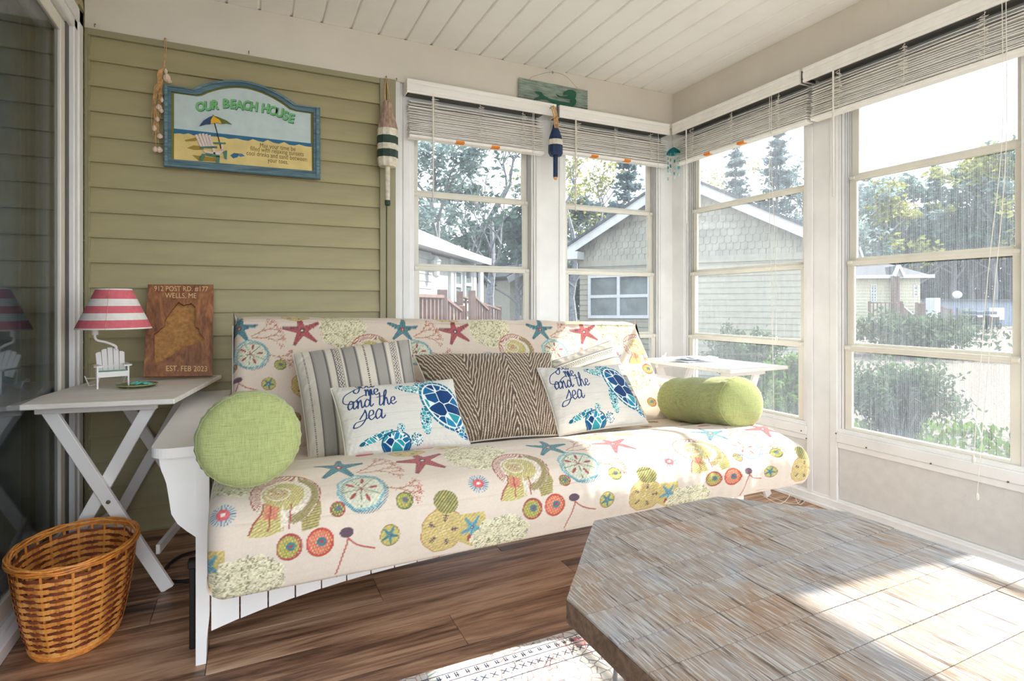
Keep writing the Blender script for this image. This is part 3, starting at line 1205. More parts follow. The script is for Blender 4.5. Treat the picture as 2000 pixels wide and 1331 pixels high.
tile.line(catmull([(.66, .30), (.675, .315), (.66, .36), (.645, .40)], 5), .004, (176, 70, 60))
tile.line(catmull([(.675, .315), (.70, .335), (.745, .35)], 5), .004, (176, 70, 60))
tile.ellipse(.672, .302, .018, .012, PURPLE)
tile.ellipse(.11, .325, .027, .027, (150, 120, 60))
tile.ellipse(.11, .325, .024, .024, (190, 180, 100))
star(tile, .11, .325, .022, .2, AQUA, TEAL, AQUA)
for (x, y, kk) in ((.06, .45, 0), (.2, .47, 1), (.31, .49, 0), (.48, .50, 1), (.60, .47, 0), (.13, .56, 1), (.25, .62, 0), (.40, .6, 1), (.56, .62, 0), (.02, .66, 1), (.33, .72, 0), (.17, .74, 1), (.49, .74, 0)):
    if kk:
        shellround(tile, x, y, .026, RED, (120, 120, 60))
    else:
        yellowdollar(tile, x, y, .036, .03)
        tile.ellipse(x, y, .012, .01, TEAL)
braincoral(tile, .1, .80, .08, .05, rg)
coral(tile, .3, .86, -.3, .04, 4, rg)
star(tile, .47, .86, .05, .4, TEAL, (30, 90, 110), AQUA)
shellround(tile, .60, .84, .03, RED, DGREEN)
tile.ellipse(.30, .92, .03, .018, RED, .1)
tile.ellipse(.30, .92, .02, .01, (226, 150, 110), .1)
tile.ellipse(.245, .928, .02, .012, TEAL, -.1)
tile.ellipse(.10, .93, .03, .018, (186, 60, 48), -.1)


def _thread():
    """thread relief of the embroidery: short strokes over every stitched motif"""
    base = np.array(lin((222, 206, 190)), np.float32)
    m = (np.abs(tile.a - base).sum(-1) > .12)
    jj, ii = np.mgrid[0:tile.H, 0:tile.W]
    rs = np.random.RandomState(9)
    blk = rs.uniform(-1, 1, (tile.H // 5 + 1, tile.W // 3 + 1))
    g = blk[jj // 5, ii // 3] * .22 + .12 * np.sin(ii * 1.7 + jj * .35)
    tile.a = np.where(m[..., None], np.clip(tile.a * (1 + g[..., None]) * .93 + base * .07, 0, 1), tile.a * (1 + .03 * blk[jj // 5, ii // 3][..., None])).astype(np.float32)


_thread()


def nsin(x, y, seed, octs=5, f=6.0):
    """smooth pseudo random field"""
    r = np.random.RandomState(seed)
    s = np.zeros_like(x)
    amp = 1.0
    for o in range(octs):
        for _ in range(3):
            a = r.uniform(0, 2 * math.pi)
            s += amp * np.sin((x * math.cos(a) + y * math.sin(a)) * f * r.uniform(.7, 1.3) + r.uniform(0, 6.28))
        f *= 1.9
        amp *= 0.55
    return s / 4


M['cover'] = attr_mat('embroidered futon cover', 0.9, 1100, 0.2)


def closed_profile(pts, seg):
    """pts: list of (y, z, n samples to the next point) smoothed into a closed loop"""
    out = []
    m = len(pts)
    for i in range(m):
        p0, p1, p2, p3 = (np.array(pts[(i + d) % m][:2]) for d in (-1, 0, 1, 2))
        n = pts[i][2]
        for k in range(n):
            t = k / n
            out.append(0.5 * ((2 * p1) + (-p0 + p2) * t + (2 * p0 - 5 * p1 + 4 * p2 - p3) * t * t + (-p0 + 3 * p1 - 3 * p2 + p3) * t ** 3))
    return np.array(out)


def cushion(name, parent, xs0, xs1, nx, prof_fn, uoff, voff, wr_fn, ref_i):
    """cloth covered cushion: closed section swept along x, rounded ends"""
    xs = np.linspace(0, 1, nx)
    # extra rings at the ends for the rounding
    e = np.array([0.0, 0.35, 0.6, 0.78, 0.9, 0.97])
    base = prof_fn(0.5)
    K = len(base)
    P0 = []
    U = []
    for i, t in enumerate(xs):
        pr = prof_fn(t)
        x = xs0 + (xs1 - xs0) * t
        P0.append(np.column_stack([np.full(K, x), pr]))
        U.append(x)
    P0 = np.array(P0)
    # unrolled length down the section
    seg = np.hypot(*(np.roll(base, -1, 0) - base).T)
    s = np.concatenate([[0], np.cumsum(seg)[:-1]])
    s = s - s[ref_i]
    XX = np.repeat(np.array(U)[:, None], K, 1)
    SS = np.repeat(s[None, :], nx, 0)
    # outward direction in the section plane
    cen = P0[:, :, 1:].mean(1, keepdims=True)
    tang = np.roll(P0, -1, 1)[:, :, 1:] - np.roll(P0, 1, 1)[:, :, 1:]
    nrm = np.stack([-tang[..., 1], tang[..., 0]], -1)
    nrm /= np.linalg.norm(nrm, axis=-1, keepdims=True) + 1e-9
    sg = np.sign((nrm * (P0[:, :, 1:] - cen)).sum(-1).mean())
    nrm *= sg
    d = wr_fn(XX, SS) * np.clip(np.minimum(XX - xs0, xs1 - XX) / .16, .12, 1)
    P0[:, :, 1:] += nrm * d[..., None]
    # rounded ends
    R = 0.045
    dx = np.minimum(XX - xs0, xs1 - XX)
    f = np.clip(dx / R, 0, 1)
    sh = (1 - np.sqrt(np.clip(1 - (1 - f) ** 2, 0, 1)))
    P0[:, :, 1:] -= nrm * (sh * R)[..., None]
    V = P0.reshape(-1, 3)
    q = grid_quads(K, nx, True)
    cols = tile.sample((XX + uoff).ravel(), (SS + voff).ravel(), (TW, THT))
    # end caps: shrink to the centre line
    caps_v, caps_c, caps_q = [], [], []
    n0 = len(V)
    for side, row in ((0, 0), (1, nx - 1)):
        prev = row * K + np.arange(K)
        ring = P0[row]
        c = ring.mean(0)
        for t in (0.75, 0.5, 0.25, 0.02):
            rr = c + (ring - c) * t
            ids = n0 + len(caps_v) * K + np.arange(K)
            caps_v.append(rr)
            caps_c.append(tile.sample((SS[row] * 1.0 + .2 + (1 - t) * 0.1), np.full(K, voff + (1 - t) * .2), (TW, THT)))
            a, b = prev, np.roll(prev, -1)
            e_, g = np.roll(ids, -1), ids
            caps_q.append(np.stack([a, b, e_, g] if side else [b, a, g, e_], -1))
            prev = ids
    V = np.concatenate([V] + caps_v)
    cols = np.concatenate([cols] + caps_c)
    q = np.concatenate([q] + caps_q)
    return dense(name, V, cols, q, 'cover', parent)


# ================================================================== FUTON
fu = thing('futon', 'white wooden futon sofa under a cream cover embroidered with seashells and starfish', 'sofa', (0.95, 2.1, 0))
FX0, FX1 = -0.10, 1.90


def yfront(t):
    return 1.565 - 0.165 * t


def seat_prof(t):
    yf = yfront(t)
    hem = 0.292 + 0.075 * t
    top = 0.545 - 0.012 * t
    yb = 2.42 - 0.19 * t
    return closed_profile([(yf + .005, hem, 90), (yf - .012, hem + (top - hem) * .42, 60), (yf + .012, top - (top - hem) * .27, 36), (yf + .075, top - .018, 60), (yf + .20, top + .006, 80),
                           (yf + .36, top - .012, 60), (yf + .52, top - .05, 40), (yb, top - .08, 6), (yb + .03, top - .16, 6), (yb, hem + .02, 6), (yf + .45, hem + .005, 8), (yf + .09, hem + .004, 6), (yf + .03, hem - .002, 4)], 1)


def seat_wr(X, S):
    # S grows backwards from the hem; vertical gathers on the front face, soft crumples above
    front = np.clip(1 - np.abs(S - .10) / .17, 0, 1) ** .8
    g = nsin(X, S * .12, 11, 4, 26.0)
    d = front * g * (.004 + .012 * np.clip((X - .6) / .8, 0, 1))
    d += .0055 * nsin(X * 1.0, S * 1.4, 12, 5, 7.0) * np.clip((S - .02) / .1, 0, 1)
    d += .0022 * nsin(X * .4, S * 2.4, 15, 4, 22.0)
    d -= .0035 * np.exp(-((S - .155 + .01 * np.sin(X * 3)) / .0045) ** 2)            # seam along the front
    return d * np.where(S < .9, 1, .1)


seat = cushion('seat_cushion', fu, FX0, FX1, 560, seat_prof, -0.255 + 0.0, 0.39 - 0.0, lambda X, S: seat_wr(X, S), 0)
# the print has to run downwards towards the hem: remap its coordinates


def recolour(o, nx, K, ns, fn):
    pass


def back_prof(t):
    yt = 2.60 - 0.19 * t                       # top front edge
    zt = 0.972 - 0.042 * t
    yb = yt - 0.27
    zb = 0.47
    th = 0.15
    n = Vector((-(zt - zb), (yt - yb))).normalized()      # points forward/up
    return closed_profile([(yb, zb, 90), (yb * .55 + yt * .45 - .012, zb * .55 + zt * .45, 70), (yt - .018, zt - .045, 14), (yt - .002, zt - .012, 12), (yt + .03, zt - .001, 12),
                           (yt + .10, zt + .001, 10), (yt + .155, zt - .02, 6), (yt + .165, zt - .07, 6), (yb + th + .05, zb + .05, 6), (yb + .12, zb - .04, 5)], 1)


def back_wr(X, S):
    top = np.clip(1 - np.abs(S - .50) / .25, 0, 1)
    d = .011 * nsin(X, S * .25, 21, 4, 24.0) * top * np.clip((X - .5) / .5, .15, 1)
    d += .004 * nsin(X * .6, S * 2.0, 22, 5, 9.0)
    return d * np.where(S < .7, 1, .2)


# both cushions: S is measured from the ref point upwards, so the print is flipped with a negative offset
_ts = tile.sample
tile_flip = {'on': True, 'top': 0.0}


def sample_flip(x, y, t=None):
    return _ts(x, tile_flip['top'] - y, t)


bpy.data.objects.remove(seat, do_unlink=True)
tile.sample = sample_flip
tile_flip['top'] = 0.405
seat = cushion('seat_cushion', fu, FX0, FX1, 560, seat_prof, -0.235, 0.0, seat_wr, 0)
tile_flip['top'] = 0.585
backc = cushion('back_cushion', fu, FX0 + .035, FX1 - .015, 560, back_prof, 0.045, 0.0, back_wr, 0)
tile.sample = _ts
# inner mattress deck and frame
MB().box(-0.02, 1.95, 1.86, 2.40, 0.27, 0.31).obj('deck', 'white_paint', fu)
AX0, AX1 = -0.252, -0.105                       # left arm board


def futon_side(x0, x1, xp, sgn):
    """arm board, curved bracket, posts and rails of one side; xp = post x range"""
    mb = MB()
    # arm board with rounded front corners
    y0, y1, r = 1.79, 2.90, 0.05
    out = [(x0, y1), (x1, y1)]
    for k in range(7):
        a = k / 6 * math.pi / 2
        out.append((x1 - 0.02 + 0.02 * math.cos(-a), y0 + 0.02 + 0.02 * math.sin(-a)))
    for k in range(9):
        a = k / 8 * math.pi / 2
        out.append((x0 + r - r * math.sin(a) * sgn if sgn > 0 else x0 + 0.02 - 0.02 * math.sin(a), (y0 + r - r * math.cos(a)) if sgn > 0 else y0 + .02 - .02 * math.cos(a)))
    mb.prism(out, 0.027, lambda p, d: Vector((p[0], p[1], 0.603 + d)))
    mb.obj('arm_rest', 'white_paint', fu)
    # scalloped bracket in front, under the arm
    mb = MB()
    cx = xp[0] if sgn > 0 else xp[1]
    prof = [(0, 0.603), (-0.090, 0.603), (-0.088, 0.585), (-0.084, 0.565), (-0.078, 0.548), (-0.072, 0.528), (-0.068, 0.50), (-0.064, 0.47), (-0.060, 0.44), (-0.045, 0.41), (-0.022, 0.385), (0, 0.365)]
    mb.prism([(p[0] * sgn, p[1]) for p in prof], 0.018, lambda p, d: Vector((cx + p[0], 1.815 + d, p[1])))
    mb.obj('arm_bracket', 'white_paint', fu)
    # front leg: straight post with a tapered foot
    mb = MB()
    a, b = xp
    if sgn > 0:
        out = [(a, 0), (a + .026, 0), (b - .006, .07), (b, .13), (b, .603), (a, .603)]
    else:
        out = [(b, 0), (b, .603), (a, .603), (a, .13), (a + .006, .07), (b - .026, 0)]
    mb.prism(out, 0.05, lambda p, d: Vector((p[0], 1.81 + d, p[1])))
    mb.obj('leg', 'white_paint', fu)
    mb = MB()
    mb.prism(out, 0.05, lambda p, d: Vector((p[0], 2.84 + d, p[1])))
    mb.obj('leg', 'white_paint', fu)
    mb = MB().box(a + .012, b - .012, 1.86, 2.84, 0.50, 0.603, .002).box(a + .012, b - .012, 1.86, 2.84, 0.12, 0.20, .002)
    mb.obj('side_rail', 'white_paint', fu)
    for k in range(8):
        y = 1.92 + k * 0.12
        MB().box(a + .017, b - .017, y, y + .05, .20, .50).obj('side_slat', 'white_paint', fu)


futon_side(AX0, AX1 + .02, (-0.142, -0.108), 1)
futon_side(1.955, 2.10, (1.965, 2.0), -1)
# arched beadboard apron between the front legs
na = 27
for k in range(na):
    a = -0.106 + (1.963 + 0.106) * k / na
    b = -0.106 + (1.963 + 0.106) * (k + 1) / na

    def zarch(x):
        t = (x - 0.93) / 1.04
        return 0.165 - 0.085 * abs(t) ** 3.2
    g = 0.0022
    mb = MB()
    out = [(a + g, zarch(a)), (b - g, zarch(b)), (b - g, 0.40), (a + g, 0.40)]
    mb.prism(out, 0.012, lambda p, d: Vector((p[0], 1.828 + d, p[1])))
    mb.obj('apron_board', 'white_paint', fu)
MB().box(-0.106, 1.963, 1.841, 1.856, 0.185, 0.40).obj('apron_back', 'white_paint', fu)
MB().box(-0.11, 1.966, 2.865, 2.885, 0.12, 0.22).box(-0.11, 1.966, 2.865, 2.885, 0.45, 0.55).obj('rear_rail', 'white_paint', fu)
# slatted back frame behind the back cushion
mb = MB()
mb.bar((-0.05, 2.68, 0.30), (-0.05, 2.80, 0.93), 0.05, 0.02, (1, 0, 0)).bar((1.90, 2.55, 0.30), (1.90, 2.62, 0.90), 0.05, 0.02, (1, 0, 0))
mb.bar((-0.06, 2.785, 0.90), (1.90, 2.60, 0.87), 0.05, 0.02, (0, 0, 1))
mb.obj('back_frame', 'white_paint', fu)
for k in range(12):
    t = (k + .5) / 12
    x = -0.05 + 1.95 * t
    MB().bar((x, 2.69 - .12 * t, 0.30), (x, 2.79 - .19 * t, 0.90), 0.05, 0.014, (1, 0, 0)).obj('back_slat', 'white_paint', fu)


# ================================================================== PILLOWS
def resample_pillow(name, parent, c, T, nu, nv, colfn, mat, pinch=0.07, seed=1, wr=0.004, power=0.42, backcol=CREAM):
    """c: corners bottom-left, bottom-right, top-right, top-left; the front faces the camera"""
    bl, br, tr, tl = [np.array(q, float) for q in c]
    u = np.linspace(0, 1, nu)
    v = np.linspace(0, 1, nv)
    U, V = np.meshgrid(u, v)
    ctr = (bl + br + tr + tl) / 4
    # edges curve inwards between the corners
    pu = 0.5 + (U - .5) * (1 - pinch * 4 * V * (1 - V))
    pv = 0.5 + (V - .5) * (1 - pinch * 4 * U * (1 - U))
    A = lambda a, b: (bl * ((1 - a) * (1 - b))[..., None] + br * (a * (1 - b))[..., None] + tr * (a * b)[..., None] + tl * ((1 - a) * b)[..., None])
    S = A(pu, pv)
    n = np.cross(br - bl, tl - bl)
    n /= np.linalg.norm(n)
    if n[1] > 0:
        n = -n
    h = (16 * U * (1 - U) * V * (1 - V)) ** power
    w_ = np.linalg.norm(br - bl)
    hh = np.linalg.norm(tl - bl)
    wrk = nsin(U * w_ * 1.0, V * hh, seed, 5, 10.0) * wr * np.clip(h * 1.6, 0, 1)
    edge = np.minimum(np.minimum(U, 1 - U) * w_, np.minimum(V, 1 - V) * hh)
    wrk += 0.004 * nsin(U * 3, V * 3, seed + 9, 3, 14.0) * np.exp(-(edge / .04) ** 2) * np.clip(edge / .01, 0, 1)
    F = S + n * (h * T * .5 + wrk)[..., None]
    B = S - n * (h * T * .5)[..., None]
    K = nu * nv
    pos = np.concatenate([F.reshape(-1, 3), B.reshape(-1, 3)])
    cf = colfn(U.ravel(), V.ravel(), w_, hh)
    cb = np.tile(np.array(lin(backcol), np.float32), (K, 1))
    q = grid_quads(nu, nv)
    q2 = q[:, ::-1] + K
    rim = []
    for a, b in zip(list(range(nu - 1)), list(range(1, nu))):
        rim.append((b, a, a + K, b + K))
        t = (nv - 1) * nu
        rim.append((a + t, b + t, b + t + K, a + t + K))
    for a in range(nv - 1):
        rim.append((a * nu, (a + 1) * nu, (a + 1) * nu + K, a * nu + K))
        rim.append(((a + 1) * nu + nu - 1, a * nu + nu - 1, a * nu + nu - 1 + K, (a + 1) * nu + nu - 1 + K))
    o = dense(name, pos, np.concatenate([cf, cb]), np.concatenate([q, q2, np.array(rim)]), mat, parent)
    # piped seam all round
    ring = [S[0, i] for i in range(0, nu, 6)] + [S[j, -1] for j in range(0, nv, 6)] + [S[-1, i] for i in range(nu - 1, -1, -6)] + [S[j, 0] for j in range(nv - 1, -1, -6)]
    return o, ring


M['pillow_cloth'] = attr_mat('printed canvas cushion cover', 0.95, 500, 0.35)
M['pillow_plain'] = attr_mat('woven cotton cushion cover', 0.95, 350, 0.5)

# ---- striped print
def striped(U, V, w_, h_):
    x = U
    n = nsin(U * 40, V * 40, 41, 3, 30.0) * .03
    base = np.empty((len(U), 3), np.float32)
    base[:] = lin((222, 214, 200))
    g, dk, mid = np.array(lin((168, 164, 156))), np.array(lin((84, 80, 84))), np.array(lin((140, 134, 128)))

    def band(a, b, c, k=1.0):
        m = (x > a) & (x < b)
        base[m] = base[m] * (1 - k) + c * k
    for a in (0.13, 0.385, 0.64, 0.88):
        band(a, a + .105, g)
        for e in (a, a + .105):
            band(e - .008, e + .005, dk, .8)
            band(e + .006, e + .014, mid, .5)
    for a in (0.305, 0.80):
        m = (x > a) & (x < a + .045)
        k = (np.abs(((x - a) / .0225 + np.abs(((V * 60) % 2) - 1) * .8) % 1 - .5) < .22) & m
        base[k] = dk
        band(a - .008, a - .003, dk, .9)
        band(a + .048, a + .053, dk, .9)
    m = (np.abs(x - .565) < .007) & ((V * 46) % 1 < .55)
    base[m] = lin((92, 70, 62))
    m = (np.abs(x - .065) < .006) & ((V * 60) % 1 < .6)
    base[m] = mid
    return base * (1 + n[:, None])


def zebra(U, V, w_, h_):
    """hand drawn chevrons: vertical bands of slanted cream lines on brown"""
    ph = np.interp(U, [0, .30, .62, .80, 1.0], [0.0, 1.25, -.15, .55, -.35])
    amp = np.interp(U, [0, .3, .62, .8, 1.0], [0, 1, 1, 1, 1])
    wob = nsin(U * 1.2, V * 1.2, 61, 4, 9.0) * .10
    t = (V * 1.0 + ph * .95 + wob * .5) * 10.5 + .25 * nsin(U * 8, V * 8, 62, 2, 12)
    f = t - np.floor(t)
    brk = nsin(U * 30, V * 30, 63, 2, 14) > -.9
    m = (f < .34) & brk
    c = np.empty((len(U), 3), np.float32)
    c[:] = lin((98, 82, 70))
    c *= (1 + .10 * nsin(U * 30, V * 30, 64, 2, 30)[:, None])
    c[m] = lin((206, 190, 168))
    return c


# ---- sea pillow print drawn on a canvas
SEA = Canvas(0.48, 0.32, 0.0009, (214, 210, 202))


def word(pts_list, x, y, s, wd=0.0052, col=(34, 62, 112), slant=0.18):
    for pl in pts_list:
        q = catmull([(x + (a + b * slant) * s, y - b * s) for a, b in pl], 7)
        for i in range(len(q) - 1):
            d = math.atan2(-(q[i + 1][1] - q[i][1]), q[i + 1][0] - q[i][0])
            k = .62 + .55 * abs(math.sin(d - .3))
            SEA.line([q[i], q[i + 1]], wd * k, col)


GL = {
    'y': ([[(0, .95), (.08, .5), (.3, .45), (.46, .9)], [(.48, 1.0), (.44, .3), (.30, -.45), (.02, -.75), (-.28, -.5), (-.1, -.15), (.45, .15), (.62, .4)]], .62),
    'o': ([[(.42, .85), (.1, .8), (.02, .35), (.25, .08), (.5, .35), (.42, .8), (.5, .7), (.7, .75)]], .66),
    'u': ([[(.0, .8), (.04, .25), (.25, .08), (.48, .45), (.52, .9), (.5, .25), (.62, .08), (.78, .3)]], .76),
    'm': ([[(.0, .75), (.1, .85), (.1, .05), (.14, .5), (.32, .9), (.38, .05), (.44, .55), (.62, .9), (.68, .15), (.85, .2)]], .84),
    'e': ([[(.0, .35), (.38, .55), (.35, .88), (.12, .85), (.03, .35), (.25, .05), (.55, .3)]], .52),
    'a': ([[(.48, .75), (.25, .95), (.02, .5), (.12, .08), (.4, .3), (.5, .85), (.48, .2), (.62, .06), (.78, .3)]], .74),
    'n': ([[(.0, .75), (.1, .85), (.1, .05), (.15, .5), (.36, .9), (.44, .15), (.55, .06), (.68, .3)]], .66),
    'd': ([[(.46, .72), (.22, .9), (.02, .45), (.14, .06), (.42, .35), (.58, 1.5), (.62, 1.95), (.52, .4), (.6, .06), (.8, .3)]], .80),
    't': ([[(.22, 1.5), (.2, .8), (.16, .2), (.3, .05), (.5, .3)], [(-.05, 1.05), (.5, 1.15)]], .46),
    'h': ([[(.0, .3), (.3, 1.4), (.32, 1.9), (.14, 1.5), (.06, .05), (.14, .55), (.34, .88), (.44, .2), (.55, .05), (.7, .3)]], .66),
    's': ([[(-.05, .25), (.3, .85), (.34, 1.0), (.46, .5), (.36, .1), (.0, -.35), (-.5, -.4), (-.35, -.02), (.2, .1), (.6, .25)]], .56),
}


def write(txt, x, y, s, gap=0.0):
    for ch in txt:
        if ch == ' ':
            x += .35 * s
            continue
        g, adv = GL[ch]
        word(g, x, y, s)
        x += (adv + gap) * s


def cells(c, inside, x0, x1, y0, y1, nseed, pal, seed, edge=.0022, edgecol=(226, 236, 234)):
    """stained-glass cells within inside(X, Y)"""
    wn = c.win(x0, x1, y0, y1)
    X, Y = wn[2], wn[3]
    r = np.random.RandomState(seed)
    sx, sy = r.uniform(x0, x1, nseed), r.uniform(y0, y1, nseed)
    d = np.hypot(X[..., None] - sx, Y[..., None] - sy)
    di = np.sort(d, -1)
    idx = np.argmin(d, -1)
    cols = np.array([lin(pal[r.randint(len(pal))]) for _ in range(nseed)], np.float32)
    col = cols[idx] * (1 + .25 * nsin(X * 60, Y * 60, seed, 2, 40)[..., None])
    col[(di[..., 1] - di[..., 0]) < edge] = lin(edgecol)
    c.put(wn, inside(X, Y), col)


BL1 = [(18, 78, 128), (24, 104, 150), (40, 132, 168), (20, 60, 110), (46, 150, 160)]
BL2 = [(30, 120, 140), (60, 156, 160), (24, 96, 120), (110, 180, 176)]
for yy in (.085, .165, .245):
    SEA.line([(0, yy), (.48, yy + .002)], .0011, (176, 168, 158))
for k in range(700):
    r_ = RND
    x, y = r_.uniform(0, .48), r_.uniform(0, .32)
    SEA.line([(x, y), (x + r_.uniform(.01, .05), y)], .001, (196, 190, 180) if k % 2 else (226, 222, 214), .5)
write('you', .082, .026, .034)
write('me', .105, .072, .040)
write('and the', .030, .128, .042, .03)
write('sea', .065, .188, .048, .04)
# swash of the big y
SEA.line(catmull([(.105, .008), (.08, .03), (.035, .055), (.022, .088), (.05, .10), (.085, .075), (.11, .064)], 8), .004, (34, 62, 112))


def ell(cx, cy, rx, ry, rot):
    c, s = math.cos(rot), math.sin(rot)
    return lambda X, Y: (((X - cx) * c + (Y - cy) * s) / rx) ** 2 + ((-(X - cx) * s + (Y - cy) * c) / ry) ** 2 < 1


def turtle_flipper(cx, cy, rx, ry, rot, seed, n=60, pal=BL2):
    m = max(rx, ry)
    cells(SEA, ell(cx, cy, rx, ry, rot), cx - m, cx + m, cy - m, cy + m, n, pal, seed, .0016)


# large turtle on the right
turtle_flipper(.285, .055, .062, .020, .32, 71, 90)
turtle_flipper(.315, .21, .022, .062, .10, 72, 110)
turtle_flipper(.352, .015, .055, .022, -.45, 73, 70)
cells(SEA, ell(.405, .14, .068, .112, -.42), .32, .48, .02, .27, 16, BL1, 74, .003)
SEA.ellipse(.405, .14, .072, .117, (226, 236, 234), -.42, ring=.93)
SEA.ellipse(.405, .14, .083, .129, (30, 112, 140), -.42, ring=.90)
for k in range(26):
    a = k * 2 * math.pi / 26
    c_, s_ = math.cos(-.42), math.sin(-.42)
    f = lambda q: (.405 + q * (.083 * math.cos(a)) * c_ - q * (.129 * math.sin(a)) * s_, .14 + q * (.083 * math.cos(a)) * s_ + q * (.129 * math.sin(a)) * c_)
    SEA.line([f(.90), f(1.0)], .0022, (226, 236, 234))
turtle_flipper(.462, .268, .035, .022, .5, 75, 30, BL1)
# small turtle at the bottom
turtle_flipper(.115, .262, .07, .014, -.30, 76, 80)
cells(SEA, ell(.185, .292, .05, .04, 0), .13, .24, .25, .32, 12, BL1, 77, .0028)
SEA.ellipse(.185, .292, .057, .047, (24, 92, 124), 0, ring=.88)
turtle_flipper(.21, .235, .016, .020, .2, 78, 26)
turtle_flipper(.262, .285, .026, .024, .2, 79, 40, [(70, 96, 108), (40, 110, 128)])


def sea_print(U, V, w_, h_):
    return SEA.sample(U * .48, (1 - V) * .32)


def add_pillow(name, label, c, T, colfn, mat, nu, nv, seed, pinch=.06, wr=.004, group=None, backcol=CREAM):
    base = sum((Vector(q) for q in c), Vector()) / 4
    base.z = min(q[2] for q in c)
    t = thing(name, label, 'pillow', base, group)
    o, ring = resample_pillow('cushion_cover', t, c, T, nu, nv, colfn, mat, pinch, seed, wr, backcol=backcol)
    pip = MB().tube([Vector(p) for p in ring], 0.0035, 6, closed=True)
    M.setdefault('piping_' + name, plain('piping of ' + name, {'striped': (214, 206, 192), 'zebra': (96, 80, 68), 'sea': (206, 200, 190)}[colfn.__name__.split('_')[0]], .9, .05))
    pip.obj('piping', M['piping_' + name], t, True)
    return t


GP = 'throw pillows on the futon'
add_pillow('throw_pillow', 'cream and grey striped square pillow leaning at the left', [P(604, 900, y=2.06), P(836, 880, y=2.03), P(800, 664, y=2.36), P(572, 692, y=2.39)], .15, striped, 'pillow_plain', 260, 260, 31, .035, .004, GP)
add_pillow('throw_pillow', 'brown pillow with cream zigzag lines in the middle of the futon', [P(868, 872, y=1.96), P(1092, 850, y=1.90), P(1077, 690, y=2.20), P(808, 694, y=2.28)], .15, zebra, 'pillow_plain', 260, 220, 32, .05, .005, GP, (98, 82, 70))
# the right striped pillow lies on its side: the stripes run across
add_pillow('throw_pillow', 'cream and grey striped pillow at the right, stripes running sideways, half in sun', [P(1262, 816, y=2.02), P(1192, 664, y=2.26), P(1068, 708, y=2.30), P(1115, 858, y=2.06)], .13, striped, 'pillow_plain', 220, 200, 33, .035, .004, GP)
add_pillow('throw_pillow', 'small sea turtle pillow with blue script, left one in front of the striped pillow', [P(676, 900, y=1.86), P(920, 874, y=1.84), P(883, 742, y=2.0), P(646, 760, y=2.02)], .12, sea_print, 'pillow_cloth', 420, 280, 34, .04, .003, GP)
add_pillow('throw_pillow', 'small sea turtle pillow with blue script, right one beside the green bolster', [P(1092, 852, y=1.885), P(1266, 828, y=1.88), P(1206, 714, y=2.05), P(1049, 720, y=2.06)], .11, sea_print, 'pillow_cloth', 420, 280, 35, .04, .003, GP)


# ---- bolsters
def bolster(label, a, b, r, seed):
    a, b = Vector(a), Vector(b)
    t = thing('bolster_pillow', label, 'pillow', ((a + b) / 2) - Vector((0, 0, r)), 'green bolsters')
    d = (b - a)
    ln = d.length
    d.normalize()
    sx = d.cross(Vector((0, 0, 1))).normalized()
    up = sx.cross(d)
    prof = []
    for k in range(10):                                             # near end, slightly domed
        q = k / 9
        prof.append((r * .93 * q, -0.028 * math.sqrt(max(0, 1 - (q * .98) ** 2)) - .002))
    prof += [(r * .965, .004), (r * .985, .012), (r * 1.0, .03)]
    m = 26
    for k in range(1, m):
        s = .03 + (ln - .06) * k / m
        prof.append((r * (1 + .035 * math.sin(k * .6 + seed) - .03 * math.sin(math.pi * k / m)), s))
    prof += [(r * .99, ln - .03), (r * .93, ln - .005)]
    for k in range(6, -1, -1):
        q = k / 7
        prof.append((r * .93 * q + 1e-4, ln + .02 * math.sqrt(1 - q * q)))
    nseg = 96
    V = []
    for rr, h in prof:
        for j in range(nseg):
            th = 2 * math.pi * j / nseg
            near = math.exp(-((h - .02) / .025) ** 2) + math.exp(-((h - .06) / .04) ** 2) * .5
            far = math.exp(-((h - ln + .02) / .03) ** 2)
            k = 1 + (near + far) * (.016 * math.sin(th * 26 + 2.2 * math.sin(th * 5 + seed)))
            if h < 0.004:
                k = 1 + .003 * math.sin(th * 22 + seed) * (rr / r) ** 4
            z = math.sin(th)
            sag = .96 if z < 0 else 1.0
            V.append(a + d * h + (sx * math.cos(th) + up * z * sag) * rr * k)
    fs = []
    for i in range(len(prof) - 1):
        for j in range(nseg):
            j2 = (j + 1) % nseg
            fs.append((i * nseg + j, i * nseg + j2, (i + 1) * nseg + j2, (i + 1) * nseg + j))
    MB().add(V, fs).obj('bolster_cover', 'green_linen', t, True)
    pts = []
    for j in range(72):
        th = 2 * math.pi * j / 72
        pts.append(a + d * (.003) + (sx * math.cos(th) + up * math.sin(th) * (.96 if math.sin(th) < 0 else 1)) * r * (.962 + .006 * math.sin(j * 1.9)))
    MB().tube(pts, .0022, 6, closed=True).obj('seam', 'green_linen', t, True)
    return t


bolster('green linen bolster at the left arm, round end facing the room', P(487, 860, y=1.545), P(489, 846, y=2.0), .122, 1)
bolster('green linen bolster at the right arm, lying lengthwise in the sun', P(1448, 788, y=1.64), P(1318, 781, y=2.12), .107, 4)


